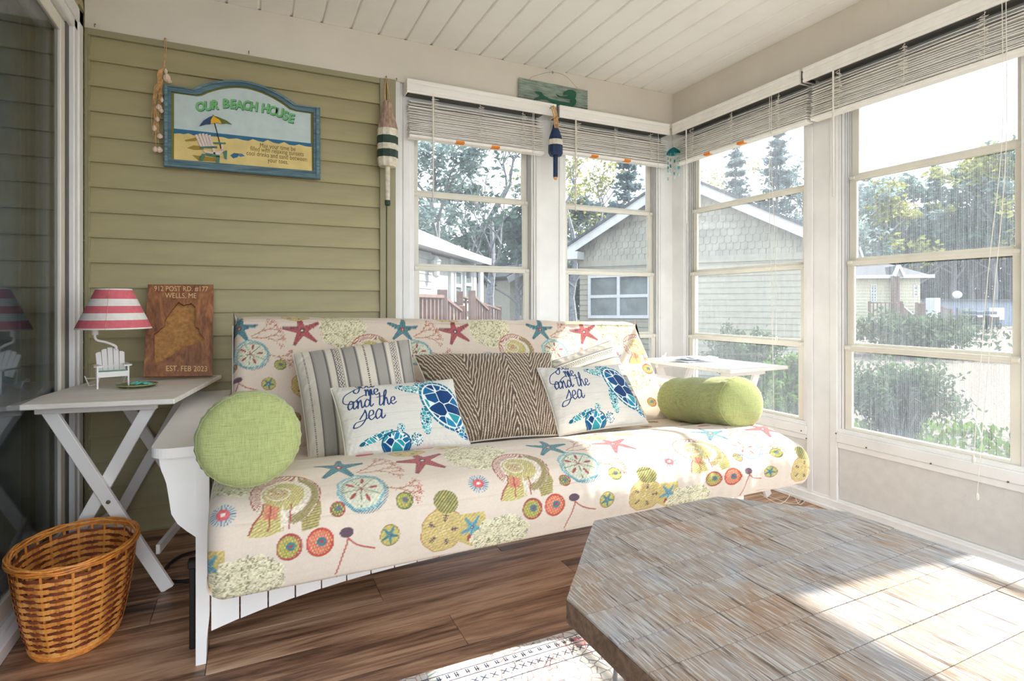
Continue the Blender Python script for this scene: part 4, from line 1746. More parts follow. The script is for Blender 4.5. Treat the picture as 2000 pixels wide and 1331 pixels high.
# ================================================================== COFFEE TABLE AND RUG
M['rough_wood'] = None
q = N('rough sawn grey brown wood')
v1 = q.coords((95, 5.5, 10))
v2 = q.coords((3.4, 2.2, 2))
v3 = q.coords((260, 14, 30), rnd=5.0)
f1 = q.noise(v1, 1.0, 6, .7)
f2 = q.noise(v2, 1.6, 6, .65, .6)
f3 = q.noise(v3, 1.0, 3, .6)
s = q.math('ADD', q.math('ADD', q.math('MULTIPLY', f1, .35), q.math('MULTIPLY', f2, .40)), q.math('MULTIPLY', f3, .25))
c1 = q.ramp(f2, [(0.30, (158, 162, 170)), (0.45, (164, 154, 146)), (0.56, (160, 138, 118)), (0.70, (154, 114, 82))])
c2 = q.mix(q.ramp(f1, [(0.36, (235, 235, 235)), (0.46, (0, 0, 0))]), c1, (80, 62, 52))
oi_ = q.n('ObjectInfo')
c2 = q.mix(q.math('MULTIPLY', oi_.outputs['Random'], .28), c2, (96, 80, 70))
c2 = q.mix(q.ramp(f3, [(0.50, (0, 0, 0)), (0.60, (190, 190, 190))]), c2, (206, 204, 202))
M['rough_wood'] = q.pbr(c2, .62, 0, q.bump(s, .55, .003), .25)
ct = thing('coffee_table', 'octagonal coffee table with a rough sawn plank top in grey and brown', 'table', (1.02, .74, 0))
oct_ = [(.553, .928), (.815, 1.228), (1.248, 1.228), (1.478, .985), (1.487, .50), (1.225, .245), (.80, .245), (.556, .52)]


def clip(poly, axis, val, keep_less):
    out = []
    for i in range(len(poly)):
        a, b = poly[i], poly[(i + 1) % len(poly)]
        ia = (a[axis] <= val) == keep_less
        ib = (b[axis] <= val) == keep_less
        if ia:
            out.append(a)
        if ia != ib:
            t = (val - a[axis]) / (b[axis] - a[axis])
            out.append((a[0] + (b[0] - a[0]) * t, a[1] + (b[1] - a[1]) * t))
    return out


def inset(poly, g):
    cx = sum(p[0] for p in poly) / len(poly)
    cy = sum(p[1] for p in poly) / len(poly)
    xs = [p[0] for p in poly]
    ys = [p[1] for p in poly]
    w_, h_ = max(xs) - min(xs), max(ys) - min(ys)
    return [(cx + (p[0] - cx) * (1 - 2 * g / w_), cy + (p[1] - cy) * (1 - 2 * g / h_)) for p in poly]


rows = [1.228, 1.125, 1.035, .955, .862, .765, .685, .59, .495, .41, .325, .245]
ZTB = .46
rr = random.Random(12)
for i in range(len(rows) - 1):
    strip = clip(clip(oct_, 1, rows[i] + .0001, True), 1, rows[i + 1], False)
    cuts = [0.5] + sorted(rr.uniform(.72, 1.35) for _ in range(1 + i % 2)) + [1.6]
    for k in range(len(cuts) - 1):
        pc = clip(clip(strip, 0, cuts[k], False), 0, cuts[k + 1], True)
        if len(pc) < 3 or max(p[0] for p in pc) - min(p[0] for p in pc) < .03:
            continue
        dz = rr.uniform(-.0008, .0008)
        top = inset(pc, .0011)
        bot = inset(pc, .0009)
        n = len(pc)
        vs = [(p[0], p[1], ZTB + dz) for p in top] + [(p[0], p[1], ZTB - .0015) for p in bot] + [(p[0], p[1], ZTB - .004) for p in bot]
        fs = [tuple(range(n)), tuple(range(3 * n - 1, 2 * n - 1, -1))]
        for a in range(2):
            for j in range(n):
                j2 = (j + 1) % n
                fs.append((a * n + j, a * n + j2, (a + 1) * n + j2, (a + 1) * n + j))
        cx = sum(p[0] for p in pc) / n
        cy = sum(p[1] for p in pc) / n
        me = MB().add(vs, fs).mesh('plank', WLOC[ct.name])
        me.materials.append(M['rough_wood'])
        put('plank', me, WLOC[ct.name], ct)
M['edge_wood'] = wood('dark brown table edge', [(0.3, (60, 44, 34)), (0.5, (104, 80, 62)), (0.75, (140, 114, 92))], 'x', 2.0, .6, .5)
inn = [(1.02 + (p[0] - 1.02) * .96, .737 + (p[1] - .737) * .96) for p in oct_]
MB().prism(oct_, .042, lambda p, d: Vector((p[0], p[1], ZTB - .0465 + d)), [inn]).obj('table_rim', 'edge_wood', ct)
MB().prism(inn, .020, lambda p, d: Vector((p[0], p[1], ZTB - .0255 + d))).obj('under_panel', 'black', ct)
for (x, y, ax, ay) in ((.68, .93, -.06, .05), (1.36, .93, .05, .05), (1.36, .54, .05, -.05), (.68, .54, -.06, -.05)):
    mb = MB()
    sdv = Vector((-ay, ax, 0)).normalized()
    topc = Vector((x, y, ZTB - .047))
    foot = Vector((x + ax * .3, y + ay * .3, .010))
    mb.bar(topc - sdv * .065, foot - sdv * .008, .026, .005, sdv)
    mb.bar(topc + sdv * .065, foot + sdv * .008, .026, .005, sdv)
    mb.bar(foot + Vector((0, 0, .004)) - sdv * .02, foot + Vector((0, 0, .004)) + sdv * .02, .03, .006, (ax, ay, 0))
    mb.obj('leg', 'steel', ct)

# rug
q = N('faded oriental rug')
v = q.coords((1, 1, 1))
sx = q.n('SeparateXYZ')
q.l(v, sx.inputs[0])
vo = q.n('TexVoronoi', feature='DISTANCE_TO_EDGE')
q.l(q.coords((34, 34, 1)), vo.inputs['Vector'])
vo.inputs['Scale'].default_value = 1.0
vo2 = q.n('TexVoronoi', feature='F1', distance='CHEBYCHEV')
q.l(q.coords((13, 13, 1)), vo2.inputs['Vector'])
vo2.inputs['Scale'].default_value = 1.0
wv = q.math('FRACT', q.math('MULTIPLY', vo2.outputs['Distance'], 3.2))
ln1 = q.ramp(vo.outputs['Distance'], [(0.0, (255, 255, 255)), (0.07, (0, 0, 0))])
ln2 = q.ramp(wv, [(0.0, (255, 255, 255)), (0.12, (0, 0, 0))])
wear = q.ramp(q.noise(v, 9, 6, .7), [(0.34, (0, 0, 0)), (0.50, (255, 255, 255))])
hue = q.ramp(q.noise(v, 4.5, 2), [(0.36, (44, 66, 100)), (0.48, (40, 42, 56)), (0.56, (190, 120, 112)), (0.66, (90, 140, 156))])
mk = q.math('MULTIPLY', q.math('ADD', ln1, ln2), wear)
c = q.mix(mk, (222, 218, 212), hue)
M['rug'] = q.pbr(c, .95, 0, q.bump(q.noise(v, 600, 2), .5, .002), .1, .2)
rgx0, rgx1, rgy0, rgy1 = 0.02, 2.1, -1.4, 1.497
rug = thing('rug', 'faded white oriental rug with blue grey pattern under the coffee table', 'rug', ((rgx0 + rgx1) / 2, .05, 0))
MB().box(rgx0, rgx1, rgy0, rgy1, 0.0005, .007, .002).obj('rug_field', 'rug', rug)
mb = MB()
for inset_ in (.03, .062, .12):
    a, b, c_, d_ = rgx0 + inset_, rgx1 - inset_, rgy0 + inset_, rgy1 - inset_
    for (x0, x1, y0, y1) in ((a, b, d_ - .003, d_), (a, b, c_, c_ + .003), (a, a + .003, c_, d_), (b - .003, b, c_, d_)):
        mb.box(x0, x1, y0, y1, .0069, .0074)
x = rgx0 + .04
rb = random.Random(4)
while x < rgx1 - .05:
    h = rb.uniform(.012, .022)
    for dx, dy in ((0, 0), (.006, .004)):
        mb.box(x + dx, x + dx + .003, rgy1 - .036 - h, rgy1 - .036, .0069, .0075)
    mb.box(x, x + .012, rgy1 - .05, rgy1 - .047, .0069, .0075)
    cx, cy = x + .01, rgy1 - .09
    mb.bar((cx - .009, cy - .009, .0072), (cx + .009, cy + .009, .0072), .0028, .0006, (1, -1, 0))
    mb.bar((cx - .009, cy + .009, .0072), (cx + .009, cy - .009, .0072), .0028, .0006, (1, 1, 0))
    x += rb.uniform(.024, .034)
M['rug_line'] = plain('slate rug line', (70, 74, 92), .95, .3, scale=30)
mb.obj('rug_border', 'rug_line', rug)


# ================================================================== TRAY TABLES
def tray(label, c, z, grp):
    """c: front-left, front-right, back-right, back-left corners"""
    c = [Vector((p[0], p[1], 0)) for p in c]
    ctr = sum(c, Vector()) / 4
    t = thing('tray_table', label, 'table', (ctr.x, ctr.y, 0), grp)
    ex = ((c[1] - c[0]) + (c[2] - c[3])).normalized()
    ey = Vector((-ex.y, ex.x, 0))
    W = (((c[1] - c[0]) + (c[2] - c[3])) / 2).length
    D = (((c[3] - c[0]) + (c[2] - c[1])) / 2).length
    at = lambda x, y, zz: ctr + ex * x + ey * y + Vector((0, 0, zz))
    MB().obox(at(0, 0, z - .009), ex, ey, Vector((0, 0, 1)), (W / 2, D / 2, .009), .003).obj('tray_top', 'white_wash', t)
    yf, yb = -D / 2 + .10, D / 2 - .08
    for yy in (yf, yb):
        MB().obox(at(-.02, yy - .012, z - .032), ex, ey, Vector((0, 0, 1)), (W / 2 - .06, .011, .014), .002).obj('top_rail', 'white_paint', t)
    for yy, s in ((yf, 1), (yb, -1)):
        lw, lt = .042, .018
        a0 = at(-W / 2 + .075, yy - .012 * s, z - .03)
        a1 = at(W / 2 - .045, yy - .012 * s, 0.005)
        b0 = at(W / 2 - .105, yy + .010 * s, z - .03)
        b1 = at(-W / 2 + .04, yy + .010 * s, 0.005)
        la = MB().bar(a0, a1, lt, lw, ey, .002).obj('leg', 'white_paint', t)
        MB().bar(b0, b1, lt, lw, ey, .002).obj('leg', 'white_paint', t)
        m = (a0 + a1) / 2
        MB().lathe([(.007, 0), (.007, -.003), (.003, -.005)], m - ey * (.009 if s > 0 else -.009), 10, 'y').obj('bolt', 'screw', la)
    # cross rails joining the front and rear legs
    for k, (f, xx) in enumerate(((.80, W / 2 - .085), (.80, -W / 2 + .09))):
        a = at(xx, yf + .012, z * (1 - f))
        b = at(xx, yb - .012, z * (1 - f))
        MB().bar(a, b, .035, .014, (0, 0, 1), .002).obj('cross_rail', 'white_paint', t)
    return t


GT = 'white folding tray tables'
ZTR = .700
trl = tray('white folding tray table by the sliding door, holding the small lamp', [P(78, 790, z=ZTR), P(372, 778, z=ZTR), P(410, 733, z=ZTR), P(150, 741, z=ZTR)], ZTR, GT)
trr = tray('white folding tray table in the sunny corner behind the green bolster', [(2.06, 1.99), (2.50, 2.03), (2.575, 2.66), (2.15, 2.66)], .705, GT)

# ---- papers on the right tray
pp = thing('paper_stack', 'loose white papers on the sunny corner tray table', 'paper', (2.27, 2.43, .706))
rp = random.Random(8)
M['paper'] = plain('white printed paper', (236, 240, 250), .7, .05, scale=20)
for k in range(6):
    a = rp.uniform(-.5, .6)
    cx, cy = 2.27 + rp.uniform(-.05, .05), 2.43 + rp.uniform(-.05, .05)
    z = .7075 + k * .0028
    vs, fs = [], []
    n = 6
    for i in range(n + 1):
        for j in range(2):
            x, y = (i / n - .5) * .16, (j - .5) * .11
            vs.append((cx + x * math.cos(a) - y * math.sin(a), cy + x * math.sin(a) + y * math.cos(a), z + .012 * (abs(i / n - .5) * 2) ** 2 * (k > 2)))
    m = len(vs)
    vs += [(p[0], p[1], p[2] + .0012) for p in vs]
    for i in range(n):
        b = i * 2
        fs += [(b, b + 1, b + 3, b + 2), (b + m, b + 2 + m, b + 3 + m, b + 1 + m), (b, b + 2, b + 2 + m, b + m), (b + 1, b + 1 + m, b + 3 + m, b + 3)]
    fs += [(0, m, m + 1, 1), (2 * n, 2 * n + 1, 2 * n + 1 + m, 2 * n + m)]
    MB().add(vs, fs).obj('sheet', 'paper', pp)
sh = thing('small_figurine', 'tiny white bird figurine on the back of the sunny corner tray table', 'ornament', (2.22, 2.60, .7055))
b = WLOC[sh.name]
mb = MB().ball(b + Vector((0, 0, .010)), .010, 10, 7, (1.4, .8, 1))
mb.tube([b + Vector((.008, 0, .014)), b + Vector((.013, 0, .026)), b + Vector((.016, 0, .034))], [.005, .003, .0035], 8)
mb.obj('body', 'white_paint', sh, True)


# ================================================================== SMALL LAMP, BOARD, DISH ON THE TRAY TABLE
def adirondack(t, s, o, rz, seatmat='white_paint', back_gap=None):
    """miniature or full-size slatted garden chair; s = overall height"""
    c, sn = math.cos(rz), math.sin(rz)
    W = lambda x, y, z: Vector((o[0] + (x * c - y * sn) * s, o[1] + (x * sn + y * c) * s, o[2] + z * s))
    X, Y, Z = (W(1, 0, 0) - W(0, 0, 0)).normalized(), (W(0, 1, 0) - W(0, 0, 0)).normalized(), Vector((0, 0, 1))
    for sx in (-.33, .33):
        MB().bar(W(sx, -.38, 0), W(sx, -.38, .56), .10 * s, .035 * s, Y).obj('front_leg', 'white_paint', t)
        mb = MB()
        pr = [(-.40, .42), (-.40, .30), (.10, .10), (.42, 0), (.52, 0), (.52, .08), (.30, .20), (.0, .34)]
        mb.prism(pr, .035, lambda p, d, q=sx: W(q * .86 - .017 + d, p[0], p[1]))
        mb.obj('side_rail', 'white_paint', t)
        mb = MB()
        pr = [(-.10, -.46), (.02, -.48), (.08, -.42), (.06, .20), (.0, .26), (-.06, .26), (-.07, 0)]
        mb.prism([((p[0] if sx > 0 else -p[0]), p[1]) for p in pr], .035, lambda p, d, q=sx: W(q + p[0], p[1], .56 + d))
        mb.obj('arm_rest', 'white_paint', t)
        MB().bar(W(sx * .95, .12, .18), W(sx * .95, .20, .56), .05 * s, .03 * s, Y).obj('rear_post', 'white_paint', t)
    MB().obox(W(0, -.41, .36), X, Y, Z, (.34 * s, .018 * s, .07 * s)).obj('apron', 'white_paint', t)
    for k in range(4):
        y = -.36 + k * .11
        a = W(0, y, .44 - k * .035)
        MB().obox(a, X, (Y * .95 - Z * .3).normalized(), Z, (.32 * s, .048 * s, .013 * s)).obj('seat_slat', seatmat, t)
    hts = [.86, .96, 1.0, .96, .86]
    for k in range(5):
        x = (k - 2) * .118
        w_ = .057
        pr = [(-w_, 0), (w_, 0)]
        top = hts[k] / .93
        dl, dr = (.03 if k < 2 else 0), (.03 if k > 2 else 0)
        pr += [(w_, top - dr * 1.6), (w_ * .3, top + (.006 if k == 2 else -dr * .3)), (-w_ * .3, top + (.006 if k == 2 else -dl * .3)), (-w_, top - dl * 1.6)]
        mb = MB()
        mb.prism(pr, .022, lambda p, d, q=x: W(q * (1 + p[1] * .12) + p[0], -.02 + d * .9 + p[1] * .34, .26 + p[1] * .70))
        mb.obj('back_slat', 'white_paint', t)
    MB().obox(W(0, .20, .52), X, Y, Z, (.30 * s, .02 * s, .03 * s)).obj('back_brace', 'white_paint', t)
    return W


M['seat_green'] = plain('sea green paint', (110, 158, 136), .5, .05)
M['shade_red'] = plain('coral red shade cloth', (222, 112, 124), .85, .04, .2, 60)
M['shade_white'] = plain('white shade cloth', (238, 234, 230), .85, .02, .2, 60)
lp = thing('table_lamp', 'small lamp with red and white striped shade on a miniature white garden chair', 'lamp', (P(228, 750, z=ZTR).x, 2.70, ZTR))
LB = WLOC[lp.name]
Wf = adirondack(lp, .150, (LB.x - .005, LB.y, ZTR), .28)
# green cushion board on the seat
for ch in lp.children:
    if ch.name.split('.')[0] == 'seat_slat':
        ch.data.materials[0] = M['seat_green']
mb = MB()
nk = catmull([tuple(Wf(.12, .16, .96)), tuple(Wf(.10, .18, 1.06)), tuple(Wf(-.10, .10, 1.17)), tuple(Wf(-.33, 0, 1.26)), tuple(Wf(-.36, -.02, 1.45))], 6)
mb.tube(nk, .0048, 10)
mb.lathe([(.012, 0), (.012, .03), (.018, .032), (.018, .036)], Vector(nk[-1]) - Vector((0, 0, .01)), 12)
mb.obj('lamp_neck', 'white_paint', lp, True)
sc = Vector(nk[-1])
shz0, shz1 = .932, 1.090
shr0, shr1 = .127, .059
sc = P(223, 600, y=2.66)
bands = [0, .035, .225, .395, .57, .745, .965, 1.0]
cols_ = ['shade_white', 'shade_red', 'shade_white', 'shade_red', 'shade_white', 'shade_red', 'shade_white']
shade = None
for k in range(7):
    f0, f1 = bands[k], bands[k + 1]
    rf = lambda f: shr0 + (shr1 - shr0) * f
    zf = lambda f: shz0 + (shz1 - shz0) * f
    th = .0016 if 0 < k < 6 else .003
    mb = MB().lathe([(rf(f0), zf(f0)), (rf(f1), zf(f1)), (rf(f1) - th, zf(f1)), (rf(f0) - th, zf(f0)), (rf(f0), zf(f0))], (sc.x, sc.y, 0), 48, cap=False)
    if shade is None:
        shade = lab(mb.obj('lamp_shade', cols_[k], lp, True), 'conical shade with red and white stripes')
    else:
        mb.obj('shade_band' if 0 < k < 6 else 'shade_rim', cols_[k], shade, True)
MB().tube([(sc.x + .09 * math.cos(2.2 + k), sc.y, 0) for k in (0, 0)] and [(sc.x - .004, sc.y - shr0 - .0008, shz0), (sc.x - .004, sc.y - shr1 - .0008, shz1)], .0006, 5).obj('shade_seam', 'rope', shade)
MB().tube([(sc.x - .05, sc.y, shz1 - .01), (sc.x, sc.y, shz1 - .012), (sc.x + .05, sc.y, shz1 - .01)], .0015, 6).obj('shade_ring', 'screw', shade)
MB().ball((sc.x, sc.y, 1.0), .022, 12, 9, (1, 1, 1.3)).obj('light_bulb', 'shade_white', lp, True)
mb = MB()
mb.tube(catmull([tuple(Wf(-.25, .4, .2)), tuple(Wf(-.5, .3, .22)), tuple(Wf(-.56, .1, .30)), tuple(Wf(-.50, .0, .12)), tuple(Wf(-.46, .2, .03)), tuple(Wf(-.3, .5, .02))], 6), .0022, 6)
mb.obj('power_cord', 'white_paint', lp, True)

# ---- wooden board with the carved map
M['board_wood'] = wood('dark stained pine board', [(.28, (66, 36, 22)), (.42, (104, 62, 38)), (.55, (138, 88, 54)), (.7, (176, 118, 72))], 'z', 1.6, .5, .3)
M['pale_wood'] = plain('burlap brown inlay', (170, 124, 72), .8, .16, .5, 60, stretch=(1, 1, 1))
M['carved'] = plain('pale carved letters', (226, 190, 138), .7, .05)
bb = thing('wooden_sign', 'dark wood board with a carved state outline and address, leaning on the wall', 'sign', (-.33, 2.88, ZTR))
BLB, BRB, BRT, BLT = P(280, 735, z=ZTR), P(412, 735, z=ZTR), P(417, 558, y=2.93), P(287, 557, y=2.93)
BLB.y = BRB.y = 2.80


def bpt(px, d):
    """from enlargement coordinates of the photograph to the tilted board face"""
    u, v = 130 + px[0] / 5.545, 540 + px[1] / 5.545
    f = (735 - v) / (735 - 557)
    y = 2.80 + (2.935 - 2.80) * f
    p = P(u, v, y=y)
    return p + Vector((0, -d, d * .3))


MAINE = [(1215, 275), (1235, 292), (1270, 314), (1300, 300), (1330, 300), (1345, 286), (1395, 330), (1395, 545), (1440, 572), (1447, 625), (1480, 655), (1496, 688), (1455, 708), (1400, 728), (1330, 752), (1250, 758), (1222, 800), (1180, 830), (1120, 872), (1072, 890), (1035, 930), (992, 970), (962, 948), (945, 870), (945, 625), (985, 602), (1012, 570), (1050, 548), (1066, 520), (1060, 490), (1080, 450), (1110, 405), (1150, 350)]
outl = [(880, 88), (1590, 90), (1578, 1078), (832, 1088)]
MB().prism(outl, .016, lambda p, d: bpt(p, d - .016), [MAINE]).obj('board', 'board_wood', bb)
MB().prism(outl, .004, lambda p, d: bpt(p, d - .021)).obj('inlay', 'pale_wood', bb)
for body, at_, sz in (('912 POST RD. #177', (1240, 138), 76), ('WELLS, ME', (1238, 212), 78), ('EST. FEB 2023', (1302, 1003), 84)):
    text(body, sz, lambda p, z: bpt((p[0], p[1]), z * .02 + .0008), 'lettering', 'carved', bb, .02, .4, at=(0, 0)) if False else \
        text(body, sz, lambda p, z, a=at_: bpt((a[0] + p[0], a[1] - p[1] - (p[0] * -.01)), .0006 + max(z, 0) * .01), 'lettering', 'carved', bb, .04, 0.0, squash=.92)

# ---- glass dish with turquoise shells
M['green_glass'] = pane_mat('green tinted glass', .10, (.80, .86, .74), hz=(150, 160, 110))
M['glass_rim'] = plain('olive glass rim', (170, 170, 128), .15, .05)
M['turquoise'] = plain('turquoise sea glass', (96, 190, 180), .35, .15, .3, 60)
dpz = P(268, 757, z=ZTR)
dsh = thing('glass_dish', 'shallow clear glass dish with olive rim on the tray table', 'dish', (dpz.x, dpz.y, ZTR + .001))
b = WLOC[dsh.name]
MB().lathe([(.058, .002), (.060, .003), (.068, .009), (.070, .012), (.0685, .0125), (.066, .010), (.058, .005), (.001, .004)], b, 40).obj('dish_bowl', 'green_glass', dsh, True)
MB().tube([b + Vector((.0695 * math.cos(a * math.pi / 24), .0695 * math.sin(a * math.pi / 24), .0125)) for a in range(48)], .0017, 6, closed=True).obj('dish_rim', 'glass_rim', dsh, True)
tg = thing('sea_glass', 'cluster of turquoise sea glass lying in the clear dish', 'ornament', b + Vector((.018, -.005, .005)))
rq = random.Random(2)
for k in range(9):
    a = rq.uniform(0, 6.28)
    r = rq.uniform(0, .022)
    c0 = b + Vector((.018 + r * 1.2 * math.cos(a), -.005 + r * math.sin(a), .012 + rq.uniform(0, .008)))
    MB().obox(c0, Vector((math.cos(a), math.sin(a), rq.uniform(-.4, .4))).normalized(), Vector((-math.sin(a), math.cos(a), 0)), Vector((0, 0, 1)), (.012, .008, .004), .003).obj('glass_piece', 'turquoise', tg)


# ================================================================== WICKER BASKET
M['wick_light'] = wood('honey wicker', [(.3, (206, 124, 48)), (.5, (238, 160, 78)), (.7, (250, 196, 120))], 'z', 3, .45, .2)
M['wick_dark'] = plain('dark wicker', (124, 62, 38), .5, .2, scale=40)
M['wick_mid'] = plain('amber wicker', (222, 136, 58), .45, .2, scale=40)
bk = thing('waste_basket', 'oval woven wicker waste basket in honey and brown', 'basket', (-.492, 2.15, 0))
BC = WLOC[bk.name]
BH = .292
NST = 26


def bell(a, z, dr=0.0):
    f = z / BH
    ry = .150 + .045 * f ** .8 + .006 * math.sin(f * 3) + dr
    rx = .108 + .046 * f ** .8 + .004 * math.sin(f * 3) + dr
    return BC + Vector((rx * math.cos(a), ry * math.sin(a) - .012 * f, z))


for k in range(NST):
    a = 2 * math.pi * (k + .5) / NST
    mb = MB()
    vs, fs = [], []
    n = 10
    for i in range(n + 1):
        z = .006 + (BH - .012) * i / n
        for da, dr in ((-.022, -.001), (.022, -.001), (.022, .001), (-.022, .001)):
            vs.append(bell(a + da, z, dr))
    for i in range(n):
        for j in range(4):
            fs.append((i * 4 + j, i * 4 + (j + 1) % 4, (i + 1) * 4 + (j + 1) % 4, (i + 1) * 4 + j))
    mb.add(vs, fs).obj('stake', 'wick_mid', bk)
nr = 24
for r_ in range(nr):
    z = .026 + (BH - .062) * r_ / (nr - 1)
    dark = r_ % 2
    hh = .0044 if dark else .0066
    vs, fs = [], []
    seg = NST * 6
    for i in range(seg):
        a = 2 * math.pi * i / seg
        ph = math.cos(a * NST / 2 + (0 if dark else math.pi) + math.pi / 2)
        # passes outside one stake and inside the next
        dr = .0036 * math.sin(a * NST / 2 + (math.pi if dark else 0)) * 1.0
        wob = .0012 * math.sin(a * 7 + r_ * 1.7)
        for dz, d2 in ((-hh, -.0007), (hh, -.0007), (hh, .0007), (-hh, .0007)):
            vs.append(bell(a, z + dz + wob, dr + d2))
    for i in range(seg):
        i2 = (i + 1) % seg
        for j in range(4):
            fs.append((i * 4 + j, i * 4 + (j + 1) % 4, i2 * 4 + (j + 1) % 4, i2 * 4 + j))
    MB().add(vs, fs).obj('weaver', 'wick_dark' if dark else 'wick_light', bk)
for k in range(7):                                                   # coiled rim
    ph = k * .9
    dr0, dz0 = .006 * math.cos(ph), .009 * math.sin(ph) - .002
    pts = [bell(2 * math.pi * i / 72, BH - .008 + dz0 + .0018 * math.sin(i * .9 + k * 2), dr0 + .003 + .0015 * math.cos(i * .9 + k * 2)) for i in range(72)]
    MB().tube(pts, .0032, 6, closed=True).obj('rim_coil', 'wick_light' if k % 2 else 'wick_mid', bk, True)
for k in range(4):
    pts = [bell(2 * math.pi * i / 60, .004 + .005 * k, .001 + .001 * math.sin(i * 1.3 + k)) for i in range(60)]
    MB().tube(pts, .003, 6, closed=True).obj('base_coil', 'wick_light' if k % 2 else 'wick_mid', bk, True)
MB().add([bell(2 * math.pi * i / 48, .006) for i in range(48)] + [bell(2 * math.pi * i / 48, .002) for i in range(48)],
         [tuple(range(48)), tuple(range(95, 47, -1))] + [(i, (i + 1) % 48, 48 + (i + 1) % 48, 48 + i) for i in range(48)]).obj('basket_floor', 'wick_dark', bk)

# ---- black cable and strap by the futon leg
cb = thing('power_cable', 'black power cable looped on the floor behind the left futon leg', 'cable', (-.22, 2.6, 0))
pts = [(-.12, 2.55, .008), (-.17, 2.62, .008), (-.26, 2.60, .008), (-.30, 2.48, .008), (-.26, 2.38, .008), (-.17, 2.36, .008), (-.12, 2.38, .008)]
MB().tube(catmull(pts, 8), .0065, 8).obj('cord', 'black', cb, True)
st = thing('metal_leg_brace', 'slim black metal bar standing against the left futon leg', 'brace', (-.155, 1.93, 0))
MB().box(-.166, -.150, 1.90, 1.925, .0, .26, .003).obj('bar', 'black', st)
MB().box(-.170, -.146, 1.897, 1.93, .24, .265, .003).obj('cap', 'black', st)
cs = thing('loose_cord', 'thin white blind cord lying in loops on the floor at the right wall', 'cord', (2.3, 2.1, 0))
MB().tube(catmull([P(1484, 965, z=.004), P(1520, 984, z=.004), P(1540, 972, z=.02), P(1545, 953, z=.05), P(1560, 985, z=.02), P(1574, 975, z=.006), P(1570, 962, z=.01), P(1555, 985, z=.004), P(1500, 970, z=.004)], 8), .0016, 6).obj('cord_loop', 'cord', cs, True)


# ================================================================== WALL DECORATIONS
# ---- beach house sign; measured in enlargement coordinates of the photograph, on a plane in front of the siding
def spt(px, d=0.0):
    p = P(300 + px[0] / 5.882, 140 + px[1] / 5.882, y=2.955)
    return Vector((p.x, p.y - d, p.z))


def col_mat(name, c, rough=.6, **k):
    if name not in M:
        M[name] = plain(name, c, rough, k.get('var', .04), k.get('bump', 0), k.get('scale', 20))
    return name


sg = thing('beach_sign', 'arched painted beach house sign with blue frame, umbrella and chair', 'sign', spt((1000, 1200)))


def arc_top(x0, y0, x1, y1, peak, n=16):
    """curve from one shoulder to the other over the peak"""
    out = []
    for k in range(n + 1):
        t = k / n
        base = (x0 + (x1 - x0) * t, y0 + (y1 - y0) * t)
        out.append((base[0], base[1] - peak * math.sin(math.pi * t) ** .85))
    return out


outer = [(118, 155), (300, 180), (450, 205)] + arc_top(470, 195, 1640, 385, 175) + [(1700, 392), (1912, 420), (1915, 1240), (118, 1095)]
inner = [(205, 235), (420, 265), (490, 272)] + arc_top(540, 265, 1580, 428, 165) + [(1660, 452), (1835, 478), (1835, 1148), (205, 1010)]
M['blue_wood'] = wood('weathered blue frame', [(.3, (54, 78, 92)), (.5, (92, 124, 136)), (.7, (140, 166, 170))], 'x', 2.5, .6, .5)
MB().prism(outer, .014, lambda p, d: spt(p, d - .004), [inner]).obj('sign_frame', 'blue_wood', sg)
sc_ = lambda poly, k: [((p[0] - 1010) * k + 1010, (p[1] - 660) * k + 660) for p in poly]
MB().prism(sc_(outer, .985), .010, lambda p, d: spt(p, .009 + d - .002), [sc_(outer, .948)]).obj('frame_bead', 'blue_wood', sg)
MB().prism(sc_(inner, 1.01), .003, lambda p, d: spt(p, d - .002)).obj('back_panel', col_mat('olive_glaze', (120, 116, 38)), sg)
MB().prism(sc_(inner, .962), .0012, lambda p, d: spt(p, .001 + d)).obj('sky_panel', col_mat('pale_sky_paint', (198, 214, 214), var=.03), sg)
sea_y = lambda x: 655 + (x - 235) * .108
sh_y = [(235, 715), (300, 712), (350, 722), (400, 712), (460, 735), (560, 738), (700, 748), (800, 755), (860, 775), (920, 772), (960, 770), (1030, 790), (1090, 798), (1140, 778), (1200, 800), (1260, 812), (1310, 788), (1380, 820), (1440, 832), (1500, 812), (1560, 845), (1620, 852), (1670, 838), (1740, 860), (1815, 868)]
MB().prism([(232, 655), (1818, 828)] + sh_y[::-1], .0012, lambda p, d: spt(p, .0022 + d)).obj('sea_band', col_mat('sea_blue_paint', (36, 104, 142)), sg)
MB().prism(sh_y + [(1818, 1142), (235, 1012)], .0012, lambda p, d: spt(p, .0022 + d)).obj('sand_panel', col_mat('sand_paint', (226, 202, 132), var=.06, scale=10), sg)
for pl in ([(355, 790), (480, 760), (540, 770), (480, 800), (370, 805)], [(385, 880), (460, 850), (560, 860), (580, 900), (470, 905)], [(440, 960), (700, 990), (740, 1040), (520, 1025)]):
    MB().prism(pl, .0006, lambda p, d: spt(p, .0034 + d)).obj('sand_shadow', col_mat('ochre_paint', (160, 134, 46)), sg)
cap_ = 'OUR BEACH HOUSE'
path = {0: (540, 405, -.06), 1: (628, 398, .02), 2: (705, 385, .02), 4: (830, 370, 0), 5: (912, 378, .02), 6: (985, 388, .06), 7: (1070, 392, .08), 8: (1152, 405, .08),
        10: (1285, 425, .12), 11: (1372, 452, .12), 12: (1445, 475, .14), 13: (1515, 508, .16), 14: (1580, 540, .2)}
